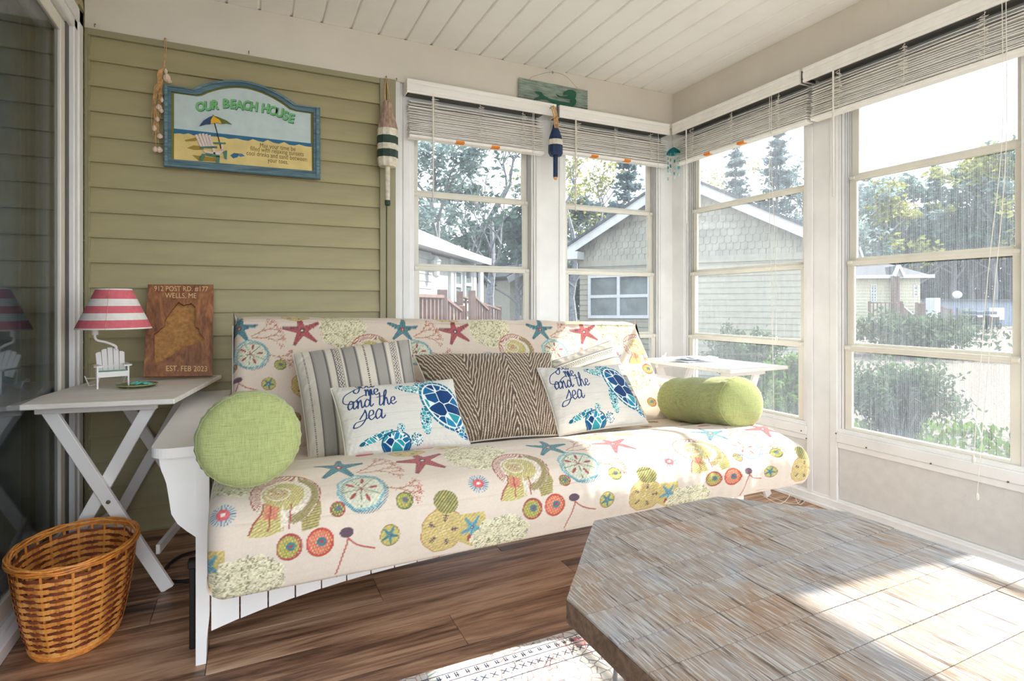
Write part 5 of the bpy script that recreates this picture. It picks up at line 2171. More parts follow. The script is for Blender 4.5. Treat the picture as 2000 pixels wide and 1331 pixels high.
for i, ch in enumerate(cap_):
    if i not in path:
        continue
    cx, cy, ro = path[i]
    for (dx, dy, mt, dd, bo) in ((5, 6, 'letter_shadow', .004, 6.5), (0, 0, 'letter_green', .0048, 5.5)):
        col_mat('letter_shadow', (42, 88, 78))
        col_mat('letter_green', (112, 186, 116))
        text(ch, 142, lambda p, z, a=(cx + dx, cy + dy), q=dd: spt((a[0] + p[0], a[1] - p[1] + 4), q + max(z, 0) * .0004), 'letter', mt, sg, 1.0, bo, rot=-ro, squash=.92)
for i, (ln_, cx, cy) in enumerate((('May your time be', 1425, 872), ('filled with relaxing sunsets', 1418, 920), ('cool drinks and sand between', 1415, 975), ('your toes.', 1430, 1032))):
    text(ln_, 74, lambda p, z, a=(cx, cy): spt((a[0] + p[0], a[1] - p[1] + p[0] * .11), .0036 + max(z, 0) * .0003), 'lettering', col_mat('brown_ink', (84, 70, 34)), sg, 1.0, 0.0, squash=.78)
# umbrella
MB().tube([spt((700, 590), .006), spt((735, 720), .006), spt((775, 890), .006)], .0022, 6).obj('umbrella_pole', col_mat('dark_brown', (66, 40, 30)), sg)
um = [[(530, 632), (575, 570), (640, 530), (688, 512), (660, 560), (650, 610), (600, 612)], [(688, 512), (735, 535), (765, 570), (785, 606), (720, 592), (660, 606), (655, 560)], [(688, 512), (760, 535), (840, 570), (900, 612), (840, 600), (785, 608), (765, 565)]]
for pl, (nm, c) in zip(um, (('navy_paint', (34, 66, 104)), ('yellow_paint', (228, 176, 44)), ('green_paint', (96, 112, 42)))):
    MB().prism(pl, .005, lambda p, d: spt(p, .005 + d)).obj('umbrella_panel', col_mat(nm, c), sg)
MB().ball(spt((686, 508), .008), .0026, 8, 6).obj('umbrella_tip', 'dark_brown', sg)
# painted chair
for k in range(5):
    x0 = 476 + k * 38
    yt = 735 - 22 * math.sin((k + .7) / 5 * math.pi)
    MB().prism([(x0, yt + 8), (x0 + 28, yt), (x0 + 92 - k * 6, 870), (x0 + 64 - k * 6, 872)], .004, lambda p, d: spt(p, .005 + d)).obj('chair_slat', col_mat('chair_white', (224, 206, 200)), sg)
for pl, mt in (([(535, 868), (730, 862), (735, 885), (540, 885)], 'chair_green'), ([(680, 818), (830, 822), (830, 838), (690, 836)], 'chair_green'), ([(560, 905), (700, 935), (820, 905), (760, 965), (600, 940)], 'chair_white'),
               ([(560, 950), (600, 955), (560, 1030), (522, 1026)], 'chair_green'), ([(600, 940), (760, 968), (762, 990), (610, 970)], 'chair_green'), ([(718, 975), (762, 980), (758, 1050), (722, 1046)], 'chair_green'), ([(800, 925), (845, 910), (842, 1012), (815, 1005)], 'chair_green'),
               ([(672, 872), (705, 880), (712, 955), (690, 950)], 'chair_white'), ([(778, 840), (800, 840), (800, 905), (782, 905)], 'chair_white')):
    col_mat('chair_green', (70, 124, 104))
    MB().prism(pl, .004, lambda p, d: spt(p, .0065 + d)).obj('chair_piece', mt, sg)
MB().prism([(882, 965), (925, 938), (975, 945), (965, 985), (915, 1000)], .002, lambda p, d: spt(p, .0036 + d)).obj('painted_book', 'sea_blue_paint', sg)
MB().prism([(965, 945), (1015, 945), (1048, 972), (1000, 982), (968, 968)], .002, lambda p, d: spt(p, .0036 + d)).obj('painted_book', col_mat('book_blue', (90, 120, 160)), sg)


# ---- hooks in the header beam
def hook(u, v, label, y=2.985):
    p = P(u, v, y=y)
    t = thing('screw_hook', label, 'hook', p, 'screw hooks in the header beam')
    mb = MB().tube([p, p + Vector((0, -.008, 0))], .0022, 8)
    mb.tube(catmull([p + Vector((0, -.008, 0)), p + Vector((0, -.014, -.005)), p + Vector((0, -.012, -.013)), p + Vector((0, -.006, -.012))], 5), .0016, 6)
    mb.obj('hook_body', 'screw', t)
    return p


hook(186, 48, 'small empty screw hook in the header beam at the far left corner')
hook(323, 76, 'screw hook in the header beam holding the shell garland')
hook(486, 101, 'small empty screw hook in the header beam above the beach sign')
hook(754, 150, 'screw hook in the header beam holding the green striped buoy')
hook(774, 154, 'small empty screw hook right of the green striped buoy')
hook(1078, 141, 'small screw hook in the header beam holding the mermaid sign wire')


# ---- shell garland
M['shell'] = plain('pale pink seashell', (230, 204, 184), .45, .1, .3, 60)
gl = thing('shell_garland', 'hanging raffia tassel strung with pale seashells, left of the beach sign', 'garland', P(318, 300, y=2.955))
g0 = lambda px, d=0.0: P(280 + px[0] / 5.12, 60 + px[1] / 5.12, y=2.955 - d)
MB().tube([g0((218, 80)), g0((210, 200)), g0((207, 360))], .0012, 6).tube([g0((232, 80)), g0((228, 200)), g0((212, 360))], .0012, 6).obj('hanging_string', 'rope', gl)
rz_ = random.Random(6)
mb = MB()
for k in range(24):
    x1 = 130 + rz_.uniform(-35, 60)
    yE = rz_.uniform(650, 1180)
    xE = 140 + rz_.uniform(-60, 40) - (yE - 650) * .03
    pts = [g0((205, 365)), g0((175 + rz_.uniform(-30, 20), 420)), g0((165 + rz_.uniform(-20, 30), 520), .006), g0((x1, 640 + rz_.uniform(-40, 40)), rz_.uniform(0, .012)), g0((xE, yE), rz_.uniform(0, .01))]
    mb.tube(catmull(pts, 4), .0009, 4)
for k in range(10):
    a = k / 9
    mb.tube(catmull([g0((205, 380)), g0((150 + a * 12, 400)), g0((140 + a * 20, 460)), g0((170, 500))], 4), .0011, 4)
mb.obj('raffia', 'rope', gl)
for (px, r, s) in (((225, 405), .010, (.8, .7, 1.3)), ((235, 470), .018, (.9, .7, 1.1)), ((255, 505), .014, (1, .7, .7)), ((185, 690), .010, (.8, .7, 1.3)), ((155, 765), .014, (1, .7, 1)), ((178, 800), .011, (1, .7, 1)), ((140, 885), .010, (1, .8, 1.2)), ((108, 975), .010, (.9, .7, 1.4)), ((165, 1055), .012, (1.1, .7, 1)), ((118, 1185), .011, (1, .7, 1.3)), ((160, 1190), .013, (1.1, .7, 1.1))):
    c0 = g0(px, .012)
    mb = MB()
    prof = []
    for k in range(9):
        q_ = k / 8
        prof.append((max(1e-4, r * math.sin(math.pi * q_) ** .6 * (1 - .35 * q_)), r * (2 * q_ - 1)))
    vs, fs = [], []
    n = 14
    for rr_, h in prof:
        for j in range(n):
            a = 2 * math.pi * j / n
            k_ = 1 + .09 * math.cos(a * 7)
            vs.append((c0.x + rr_ * math.cos(a) * s[0] * k_, c0.y + rr_ * math.sin(a) * s[1] * k_, c0.z + h * s[2]))
    for i in range(len(prof) - 1):
        for j in range(n):
            fs.append((i * n + j, i * n + (j + 1) % n, (i + 1) * n + (j + 1) % n, (i + 1) * n + j))
    mb.add(vs, fs).obj('seashell', 'shell', gl, True)

# ---- green striped buoy
M['old_wood'] = plain('weathered pink grey wood', (164, 138, 124), .8, .2, .5, 30, stretch=(3, 3, 1))
M['chipped_white'] = plain('chipped white paint', (222, 214, 196), .7, .1, .4, 40)
M['buoy_green'] = plain('dark green paint', (36, 62, 50), .6, .15, .3, 40)
bu = thing('lobster_buoy', 'weathered wooden buoy with two dark green bands, hanging by the green post', 'buoy', P(757, 330, y=2.90))
o_ = WLOC[bu.name]
zpx = lambda py: P(757, 140 + py / 4.93, y=2.90).z
xb = o_.x


def stack(parts, t, x, y, seg=10, rot=0.0):
    for nm, mt, prof in parts:
        vs, fs = [], []
        for r, z in prof:
            for j in range(seg):
                a = 2 * math.pi * (j + .5) / seg + rot
                vs.append((x + r * math.cos(a), y + r * math.sin(a) * .9, z))
        n = len(prof)
        for i in range(n - 1):
            for j in range(seg):
                fs.append((i * seg + j, i * seg + (j + 1) % seg, (i + 1) * seg + (j + 1) % seg, (i + 1) * seg + j))
        fs += [tuple(range(seg)), tuple((n - 1) * seg + j for j in range(seg - 1, -1, -1))]
        MB().add(vs, fs).obj(nm, mt, t)


r0 = .0535
stack([('buoy_neck', 'old_wood', [(.019, zpx(285)), (.024, zpx(300)), (.025, zpx(340)), (.030, zpx(400)), (.044, zpx(480)), (.052, zpx(540)), (r0, zpx(560))]),
       ('buoy_body', 'chipped_white', [(r0, zpx(560)), (r0, zpx(630))]), ('green_band', 'buoy_green', [(r0 + .001, zpx(630)), (r0 + .001, zpx(705))]),
       ('buoy_body', 'chipped_white', [(r0, zpx(705)), (r0, zpx(762))]), ('green_band', 'buoy_green', [(r0 + .001, zpx(762)), (r0 + .001, zpx(835))]),
       ('buoy_body', 'chipped_white', [(r0, zpx(835)), (.051, zpx(890)), (.044, zpx(918))]),
       ('buoy_handle', 'chipped_white', [(.013, zpx(905)), (.012, zpx(1245))]), ('handle_tip', 'buoy_green', [(.0145, zpx(1240)), (.0145, zpx(1285)), (.010, zpx(1292))])], bu, xb, 2.90, 10)
hk = P(754, 152, y=2.975)
for dx in (-.008, .008):
    MB().tube(catmull([hk + Vector((0, -.004, 0)), Vector((xb + dx * 1.2, 2.92, hk.z - .10)), Vector((xb + dx * 1.6, 2.885, zpx(325)))], 6), .0022, 6).obj('hanging_rope', 'rope', bu)

# ---- blue buoy between the windows
M['buoy_blue'] = plain('navy blue paint', (20, 46, 84), .55, .15, .3, 30)
bu2 = thing('lobster_buoy', 'small navy blue buoy with a white band, hanging between the two back windows', 'buoy', P(1085, 300, y=2.86))
zq = lambda py: P(1085, 140 + py / 6.653, y=2.86).z
xq = WLOC[bu2.name].x
stack([('buoy_neck', 'buoy_blue', [(.013, zq(690)), (.016, zq(700)), (.019, zq(740)), (.030, zq(800)), (.038, zq(850)), (.042, zq(895))]), ('white_band', 'chipped_white', [(.0445, zq(893)), (.0445, zq(962))]),
       ('buoy_body', 'buoy_blue', [(.044, zq(962)), (.045, zq(1060)), (.036, zq(1095))]), ('buoy_handle', 'buoy_blue', [(.015, zq(1085)), (.0145, zq(1375))]), ('handle_tip', 'rope', [(.0145, zq(1375)), (.009, zq(1405))])], bu2, xq, 2.86, 12)
hp = Vector((xq - .01, 2.90, P(1083, 212, y=2.90).z))
for dx in (-.014, 0, .012):
    MB().tube(catmull([hp + Vector((dx, -.03, .0)), Vector((xq + dx * .9, 2.86, (hp.z + zq(700)) / 2)), Vector((xq + dx * .8, 2.845, zq(745)))], 6), .004, 6).obj('hanging_rope', 'rope', bu2)
MB().tube([hp + Vector((0, .06, .0)), hp + Vector((0, -.035, 0))], .003, 6).obj('hanging_nail', 'screw', bu2)

# ---- mermaid sign of corrugated tin
M['tin'] = plain('weathered green grey tin', (150, 164, 152), .5, .2, .4, 14, stretch=(1, 1, 6))
M['mermaid_green'] = plain('deep green metal', (14, 92, 66), .45, .08)
ms = thing('mermaid_sign', 'corrugated tin plaque with a green mermaid silhouette on the header beam', 'sign', P(1080, 218, y=2.965))
A0, A1 = P(1013, 155, y=2.968), P(1147, 217, y=2.968)
mx0, mx1, mz1, mz0 = A0.x, A1.x + .002, 2.378, 2.240
vs, fs = [], []
n = 56
for i in range(n + 1):
    z = mz0 + (mz1 - mz0) * i / n
    dy = .0035 * math.sin(i / n * 2 * math.pi * 9)
    for x in (mx0, mx1):
        vs += [(x, 2.968 + dy, z), (x, 2.9695 + dy, z)]
for i in range(n):
    b = i * 4
    fs += [(b, b + 2, b + 6, b + 4), (b + 1, b + 5, b + 7, b + 3), (b, b + 4, b + 5, b + 1), (b + 2, b + 3, b + 7, b + 6)]
fs += [(0, 1, 3, 2), (n * 4, n * 4 + 2, n * 4 + 3, n * 4 + 1)]
MB().add(vs, fs).obj('tin_sheet', 'tin', ms)
mer = [(145, 370), (165, 345), (215, 325), (228, 300), (185, 285), (155, 258), (200, 255), (245, 265), (262, 290), (290, 318), (350, 350), (420, 370), (480, 385), (560, 400), (620, 408), (628, 365), (610, 350), (540, 345), (470, 330), (450, 310), (432, 292), (455, 300), (490, 318), (560, 322), (612, 318), (600, 305), (560, 298), (540, 305), (530, 290), (545, 262), (575, 250), (595, 235), (650, 240), (690, 258), (700, 290), (695, 330), (685, 350), (700, 372), (698, 410), (680, 440), (640, 470), (590, 484), (540, 480), (480, 470), (430, 445), (395, 410), (350, 385), (310, 355), (260, 360), (200, 370)]
MB().prism(mer, .002, lambda p, d: P(1020 + p[0] / 6.653, 140 + p[1] / 6.653, y=2.962) + Vector((0, -d, 0))).obj('mermaid', 'mermaid_green', ms)
MB().tube(catmull([P(1033, 157, y=2.966), P(1042, 149, y=2.97), P(1078, 141, y=2.975), P(1105, 149, y=2.97), P(1127, 172, y=2.966)], 6), .0008, 5).obj('hanging_wire', 'screw', ms)

# ---- glass wind chime in the corner
M['aqua_glass'] = pane_mat('aqua glass', .35, (.35, .75, .78), hz=(60, 170, 180))
M['clear_bead'] = pane_mat('clear glass bead', .3, (.85, .95, .92), hz=(210, 240, 230))
wc = thing('wind_chime', 'aqua glass wind chime hanging in the corner between the windows', 'wind chime', P(1315, 345, y=2.872))
cx_, cz_ = P(1314, 302, y=2.872).x, P(1314, 302, y=2.872).z
mb = MB().lathe([(.046, 0), (.044, .012), (.030, .030), (.012, .042), (.001, .046), (.010, .040), (.028, .027), (.041, .010), (.044, 0)], (cx_, 2.865, cz_), 20, cap=False)
mb.obj('glass_dome', 'aqua_glass', wc, True)
MB().tube([(cx_, 2.865, cz_ + .045), (cx_ - .002, 2.885, cz_ + .12), (cx_ - .004, 2.905, 2.20)], .001, 5).obj('hanging_string', 'rope', wc)
rw = random.Random(9)
for k in range(9):
    a = k * 2 * math.pi / 9
    x, y = cx_ + .037 * math.cos(a), 2.865 + .037 * math.sin(a)
    ln_ = rw.uniform(.09, .17)
    MB().tube([(x, y, cz_), (x, y, cz_ - ln_)], .0005, 4).obj('strand', 'cord', wc)
    for j in range(3):
        z = cz_ - ln_ * (j + 1) / 3
        mt = 'aqua_glass' if (k + j) % 3 == 0 else 'clear_bead'
        MB().obox(Vector((x, y, z)), Vector((1, .3, 0)).normalized(), Vector((-.3, 1, 0)).normalized(), Vector((0, 0, 1)), (.006, .0025, .010), .002).obj('glass_bead', mt, wc)


# ================================================================== OUTSIDE
q = N('gravel and rough grass')
v = q.coords((1, 1, 1))
big = q.noise(v, .35, 4, .6)
fine = q.noise(v, 22, 5, .7)
gravel = q.ramp(fine, [(.35, (84, 79, 73)), (.5, (106, 100, 94)), (.65, (124, 119, 113))])
grass = q.ramp(fine, [(.35, (52, 66, 34)), (.5, (72, 88, 46)), (.65, (104, 108, 72))])
pos = q.n('SeparateXYZ')
q.l(v, pos.inputs[0])
# gravel lane on the right, grass towards the houses
side = q.math('SUBTRACT', q.math('MULTIPLY', pos.outputs['X'], .55), pos.outputs['Y'])
m = q.math('ADD', q.math('MULTIPLY', side, .16), q.math('MULTIPLY', big, 3.0))
m = q.ramp(m, [(.72, (0, 0, 0)), (1.0, (255, 255, 255))])
M['ground'] = q.pbr(q.mix(m, grass, gravel), .95, 0, q.bump(fine, .6, .03), .1)
gb = MB()
gb.add([(-40, -30, ZG), (140, -30, ZG), (140, 150, ZG), (-40, 150, ZG)], [(0, 1, 2, 3)])
go = gb.obj('ground', 'ground')
struct(go, 'pale gravel and rough grass outside the porch')
struct(MB().box(XL - 2.5, XR + .15, YF, YB + .14, ZG, -.12).obj('wall_foundation', 'knee'), 'foundation under the porch')
struct(MB().box(XL - 2.7, XR + .42, YF - .2, YB + .45, ZC + .1, ZC + .2).obj('roof', 'ceiling'), 'porch roof')


def vplane(o, phi):
    """vertical plane through o along direction phi; returns function (u, v) -> point"""
    c, s_ = math.cos(phi), math.sin(phi)

    def f(u, v, off=0.0):
        a = (u - 1000) / FOC
        dx, dy = SN + a * CS, CS - a * SN
        nx, ny = -s_, c
        d = nx * (o[0]) + ny * (o[1]) - off
        k = d / (nx * dx + ny * dy)
        return Vector((k * dx, k * dy, CAMZ + k * (594 - v) / FOC))
    return f


def axis_prism(pts3, nrm, depth, mb=None):
    """polygon given in 3-D, extruded along nrm"""
    mb = mb or MB()
    n = Vector(nrm)
    a = Vector(pts3[0])
    ex = (Vector(pts3[1]) - a).normalized()
    nn = n.normalized()
    ey = nn.cross(ex).normalized()
    p2 = [((Vector(p) - a).dot(ex), (Vector(p) - a).dot(ey)) for p in pts3]
    return mb.prism(p2, depth, lambda p, d: a + ex * p[0] + ey * p[1] + nn * d)


M['house_grey'] = plain('grey green clapboard', (148, 144, 130), .7, .04)
M['shingle_grey'] = plain('grey shake siding', (146, 142, 130), .7, .1, scale=3)
M['fascia'] = plain('white house trim', (190, 192, 194), .6, .03)
M['house_cream'] = plain('cream clapboard', (188, 182, 160), .7, .04)
M['house_white'] = plain('white clapboard', (176, 176, 172), .7, .04)
M['roof_grey'] = plain('pale grey asphalt shingle', (112, 108, 106), .9, .15, .3, 8)
M['roof_dark'] = plain('slate grey asphalt shingle', (66, 67, 74), .9, .15, .3, 8)
M['house_glass'] = plain('dark reflecting window glass', (88, 96, 98), .15, .3, scale=2)
M['deck_red'] = plain('reddish brown railing', (112, 88, 80), .7, .1)
M['blue_wall'] = plain('blue grey building', (118, 130, 146), .8, .06)


def house_window(parent, f, u0, v0, u1, v1, nrm, cols=2, rows=2, off=.0, name='window'):
    """framed window on a facade; each pane is a sub-part"""
    a, b, c, d = f(u0, v1), f(u1, v1), f(u1, v0), f(u0, v0)
    c.x, c.y = b.x, b.y
    d.x, d.y = a.x, a.y
    ex = (b - a)
    L = ex.length
    ex.normalize()
    H = c.z - b.z
    n = Vector(nrm).normalized()
    fw = .07
    holes = []
    cw = (L - fw * (cols + 1)) / cols
    rh = (H - fw * (rows + 1)) / rows
    for i in range(cols):
        for j in range(rows):
            x0, y0 = fw + i * (cw + fw), fw + j * (rh + fw)
            holes.append([(x0, y0), (x0 + cw, y0), (x0 + cw, y0 + rh), (x0, y0 + rh)])
    fr = MB().prism([(0, 0), (L, 0), (L, H), (0, H)], .06, lambda p, dd: a + ex * p[0] + Vector((0, 0, p[1])) + n * dd, holes).obj(name, 'fascia', parent)
    for h in holes:
        MB().prism(h, .01, lambda p, dd: a + ex * p[0] + Vector((0, 0, p[1])) + n * (dd + .015)).obj('pane', 'house_glass', fr)
    return fr


# ---- neighbouring grey green house with the wide gable
phB = math.radians(-56)
LBp = P(1107, 493, z=2.3)
fB = vplane(LBp, phB)
nB = Vector((math.sin(phB), -math.cos(phB), 0))
eL, eA, eR = fB(1107, 493), fB(1329, 345), fB(1557, 440)
dirB = Vector((math.cos(phB), math.sin(phB), 0))
# continue the right slope down to the same eave height
k = (eR.z - 2.3) / ((eA.z - eR.z) / (eR - eA).to_2d().length)
eE = eR + dirB * k
eE.z = 2.3
hB = thing('gable_house', 'grey green neighbouring house with a wide white edged gable and double window', 'house', ((eL.x + eE.x) / 2, eA.y + 3, ZG))
cut = fB(1107, 518).z
wl_, wr_ = eL + dirB * .35, eE - dirB * .3
wl_.z = wr_.z = 0
V3 = lambda p, z: Vector((p.x, p.y, z))
BE = -nB
mb = axis_prism([V3(wl_, ZG), V3(wr_, ZG), V3(wr_, 2.25), V3(eA, eA.z - .12), V3(wl_, 2.25)], BE, .2)
mb.obj('wall', 'house_grey', hB)
mb = MB()
z = ZG
z_belt = cut
k = 0
while z < z_belt - .1:                                      # lap siding courses below the belt
    p, r_ = V3(wl_, z), V3(wr_, z)
    mb2 = MB()
    mb2.add([p + nB * .02, r_ + nB * .02, r_ + Vector((0, 0, .125)) + nB * .004, p + Vector((0, 0, .125)) + nB * .004, p, r_, r_ + Vector((0, 0, .125)), p + Vector((0, 0, .125))],
            [(0, 1, 2, 3), (0, 4, 5, 1), (4, 7, 6, 5), (3, 2, 6, 7), (0, 3, 7, 4), (1, 5, 6, 2)])
    mb2.obj('siding_board', 'house_grey', hB)
    z += .125
# scalloped shakes in the gable, joined by course
slL = (eA.z - eL.z) / (eA - eL).to_2d().length
slR = (eA.z - eE.z) / (eE - eA).to_2d().length
mb = MB()
z = z_belt + .05
row = 0
LA = (eA - eL).to_2d().length
while z < eA.z - .3:
    t0 = max(.35, (z + .12 - 2.3) / slL + .1)
    t1 = (eE - eL).to_2d().length - max(.35, (z + .12 - 2.3) / slR + .1)
    t = t0 + (row % 2) * .07
    while t < min(t1, 7.5):
        c0 = eL + dirB * t
        w_ = .066
        pts = [(-w_, .17), (-w_, .02), (-w_ * .6, -.012), (0, -.022), (w_ * .6, -.012), (w_, .02), (w_, .17)]
        mb.add([V3(c0, z) + dirB * a + Vector((0, 0, b)) + nB * (.03 - .1 * b) for a, b in pts] + [V3(c0, z) + dirB * a + Vector((0, 0, b)) for a, b in pts],
               [tuple(range(7))] + [(i, 7 + i, 7 + (i + 1) % 7, (i + 1) % 7) for i in range(7)])
        t += .14
    z += .15
    row += 1
sh_ = mb.obj('gable_shingles', 'shingle_grey', hB)
sh_['kind'] = 'stuff'
for a, b, nm in ((eL, eA, 'rake_board'), (eA, eE, 'rake_board')):
    mb = MB().bar(a - Vector((0, 0, .11)) + nB * .33, b - Vector((0, 0, .11)) + nB * .33, .04, .20, nB)
    mb.obj(nm, 'fascia', hB)
    MB().bar(a + Vector((0, 0, .02)) - nB * 4, b + Vector((0, 0, .02)) - nB * 4, 8.8, .05, nB).obj('roof', 'roof_dark', hB)
MB().obox(V3(eL + dirB * .15, 2.18) + nB * .2, dirB, nB, Vector((0, 0, 1)), (.32, .22, .09)).obj('eave_return', 'fascia', hB)
MB().bar(V3(wl_, z_belt) + nB * .03, V3(wr_, z_belt) + nB * .03, .04, .14, nB).obj('belt_board', 'house_grey', hB)
house_window(hB, fB, 1150, 533, 1272, 622, nB)
mb = MB()
axis_prism([V3(wl_, ZG), V3(wl_ - nB * 7.5, ZG), V3(wl_ - nB * 7.5, 2.25), V3(wl_, 2.25)], dirB, .2, mb)
mb.obj('side_wall', 'house_grey', hB)

# ---- white house with the deck, left of the first window
a0_, b0_ = P(815, 467, z=2.1), P(958, 512, z=2.1)
dA = (b0_ - a0_)
dA.z = 0
dA.normalize()
nA = Vector((dA.y, -dA.x, 0))
phA = math.atan2(dA.y, dA.x)
fA = vplane(a0_, phA)
s0_ = a0_ - dA * 7
e0_ = b0_ - dA * .35
hA = thing('deck_house', 'white neighbouring house with pale hipped roof, seen through the left window', 'house', ((a0_.x + b0_.x) / 2, (a0_.y + b0_.y) / 2, ZG))
off = -nA * .35
axis_prism([V3(s0_, ZG) + off, V3(e0_, ZG) + off, V3(e0_, 2.0) + off, V3(s0_, 2.0) + off], -nA, .2).obj('wall', 'house_white', hA)
axis_prism([V3(e0_, ZG) + off, V3(e0_, ZG) + off - nA * 6, V3(e0_, 2.0) + off - nA * 6, V3(e0_, 2.0) + off], -dA, .2).obj('wall', 'house_white', hA)
z = ZG
while z < 1.9:
    p, r_ = V3(s0_, z) + off, V3(fA(876, 560), z) + off * 1.0
    up_ = Vector((0, 0, .14))
    MB().add([p + nA * .02, r_ + nA * .02, r_ + up_ + nA * .004, p + up_ + nA * .004, p, r_, r_ + up_, p + up_], [(0, 1, 2, 3), (0, 4, 5, 1), (4, 7, 6, 5), (3, 2, 6, 7), (0, 3, 7, 4), (1, 5, 6, 2)]).obj('siding_board', 'house_white', hA)
    z += .14
MB().bar(s0_ + Vector((0, 0, .0)), b0_ + Vector((0, 0, .0)), .05, .16, nA).obj('fascia_board', 'fascia', hA)
MB().bar(V3(s0_, 2.06) - nA * .2, V3(b0_, 2.06) - nA * .2, .4, .02, nA).obj('soffit', 'fascia', hA)
ridge_h = 2.1
r0, r1 = V3(s0_, 2.15 + ridge_h) - nA * 4.6, V3(b0_ - dA * 4.2, 2.15 + ridge_h) - nA * 4.6
bk1, bk0 = V3(b0_, 2.15) - nA * 9, V3(s0_, 2.15) - nA * 9
b1_, s1_ = V3(b0_, 2.15), V3(s0_, 2.15)
MB().add([s1_, b1_, r1, r0, bk1, bk0], [(0, 1, 2, 3), (1, 4, 2), (4, 5, 3, 2), (0, 5, 4, 1), (0, 3, 5)]).obj('roof', 'roof_grey', hA)
fA2 = vplane(a0_ + off, phA)
house_window(hA, fA2, 884, 528, 898, 590, nA, 1, 2)
house_window(hA, fA2, 904, 526, 918, 588, nA, 1, 2)
for (u0, u1) in ((876, 881), (921, 926), (934, 940)):
    p, r_ = fA2(u0, 560), fA2(u1, 560)
    MB().bar(V3((p + r_) / 2, ZG) + nA * .03, V3((p + r_) / 2, 2.0) + nA * .03, (p - r_).length, .06, dA).obj('corner_board', 'fascia', hA)
ln = fA2(836, 490)
mb = MB().lathe([(.02, -.22), (.07, -.18), (.09, .08), (.11, .10), (.02, .20)], V3(ln, 1.75) + nA * .16, 8)
mb.obj('wall_lantern', 'fascia', hA)

# deck with stairs and railings in front of it
dk = thing('deck_railing', 'reddish wooden deck railing with stair rails beside the white house', 'railing', tuple(V3(fA(890, 560) + nA * 1.2, ZG)))
fD = vplane(a0_ + nA * .9, phA)


def rail_run(pt0, pt1, zb0, zb1, n, post0=True, post1=True):
    d = (pt1 - pt0)
    MB().bar(pt0, pt1, .09, .04, nA).obj('top_rail', 'deck_red', dk)
    lo0, lo1 = V3(pt0, zb0 + .1), V3(pt1, zb1 + .1)
    MB().bar(lo0, lo1, .05, .05, nA).obj('bottom_rail', 'deck_red', dk)
    for i in range(n):
        t = (i + .5) / n
        MB().bar(lo0 + (lo1 - lo0) * t, pt0 + d * t, .04, .04, dA).obj('baluster', 'deck_red', dk)
    for ok, p, zb in ((post0, pt0, zb0), (post1, pt1, zb1)):
        if ok:
            MB().box(p.x - .06, p.x + .06, p.y - .06, p.y + .06, ZG, p.z + .10, .01).obj('post', 'deck_red', dk)


pA, pB, pC = fD(800, 577), fD(864, 577), fD(866, 583)
pB.z = pA.z
rail_run(pA, pB, pA.z - 1.0, pA.z - 1.0, 8)
fD2 = vplane(a0_ + nA * .5, phA)
pD, pE = fD2(866, 582), fD2(900, 608)
rail_run(pD, pE, pD.z - .95, pE.z - .95, 5, False, True)
fD3 = vplane(a0_ - nA * .1, phA)
pF, pG = fD3(898, 578), fD3(975, 605)
rail_run(pF, pG, pF.z - .95, pG.z - .95, 12)
fD4 = vplane(a0_ + nA * .4, phA)
rail_run(fD4(922, 577), fD4(952, 606), fD4(922, 577).z - .9, fD4(952, 606).z - .9, 6)
MB().prism([(0, 0), (1, 0), (1, 1), (0, 1)], .05, lambda p, d: V3(pA + (pF - pA) * p[0] - nA * 1.3 * p[1], pA.z - 1.02 + d)).obj('deck_floor', 'deck_red', dk)

# ---- small grey house far behind
fH = vplane((12.0, 26.0), math.radians(5))
nH = Vector((math.sin(math.radians(5)), -math.cos(math.radians(5)), 0))
a, b = fH(996, 600), fH(1075, 600)
hD = thing('far_house', 'small grey house far behind the trees, between the two back windows', 'house', V3((a + b) / 2, ZG))
pk = fH(1030, 520)
axis_prism([V3(a, ZG), V3(b, ZG), V3(b, fH(1075, 548).z), pk, V3(a, fH(996, 548).z)], -nH, 5).obj('wall', 'house_grey', hD)
e1, e2 = V3(a, fH(996, 546).z) - (b - a).normalized() * .4, V3(b, fH(1075, 546).z) + (b - a).normalized() * .4
for x, y in ((e1, pk), (pk, e2)):
    MB().bar(x - nH * 2.4 + Vector((0, 0, .1)), y - nH * 2.4 + Vector((0, 0, .1)), 5.6, .1, nH).obj('roof', 'roof_dark', hD)
    MB().bar(x + nH * .5 - Vector((0, 0, .05)), y + nH * .5 - Vector((0, 0, .05)), .06, .3, nH).obj('rake_board', 'fascia', hD)
house_window(hD, fH, 1006, 563, 1017, 585, nH, 1, 2)

# ---- cottage with gables across the lane (through the large right window)
phC = math.radians(-38)
oC = P(1740, 640, z=ZG)
fC = vplane(oC, phC)
nC = Vector((math.sin(phC), -math.cos(phC), 0))
dC = Vector((math.cos(phC), math.sin(phC), 0))
hC = thing('cottage', 'cream cottage with small white gables and a porch across the lane', 'house', V3(fC(1740, 640), ZG))
zE = fC(1740, 541).z
lf, rt = fC(1630, 600), fC(1797, 600)
axis_prism([V3(lf, ZG), V3(rt, ZG), V3(rt, zE), V3(lf, zE)], -nC, .2).obj('wall', 'house_cream', hC)
axis_prism([V3(rt, ZG), V3(rt, ZG) - nC * 5, V3(rt, zE) - nC * 5, V3(rt, zE)], -dC, .2).obj('wall', 'house_cream', hC)
z = ZG
while z < zE - .1:
    p, r_ = V3(lf, z), V3(rt, z)
    up_ = Vector((0, 0, .2))
    MB().add([p + nC * .04, r_ + nC * .04, r_ + up_ + nC * .01, p + up_ + nC * .01, p, r_, r_ + up_, p + up_], [(0, 1, 2, 3), (0, 4, 5, 1), (4, 7, 6, 5), (3, 2, 6, 7), (0, 3, 7, 4), (1, 5, 6, 2)]).obj('siding_board', 'house_cream', hC)
    z += .2
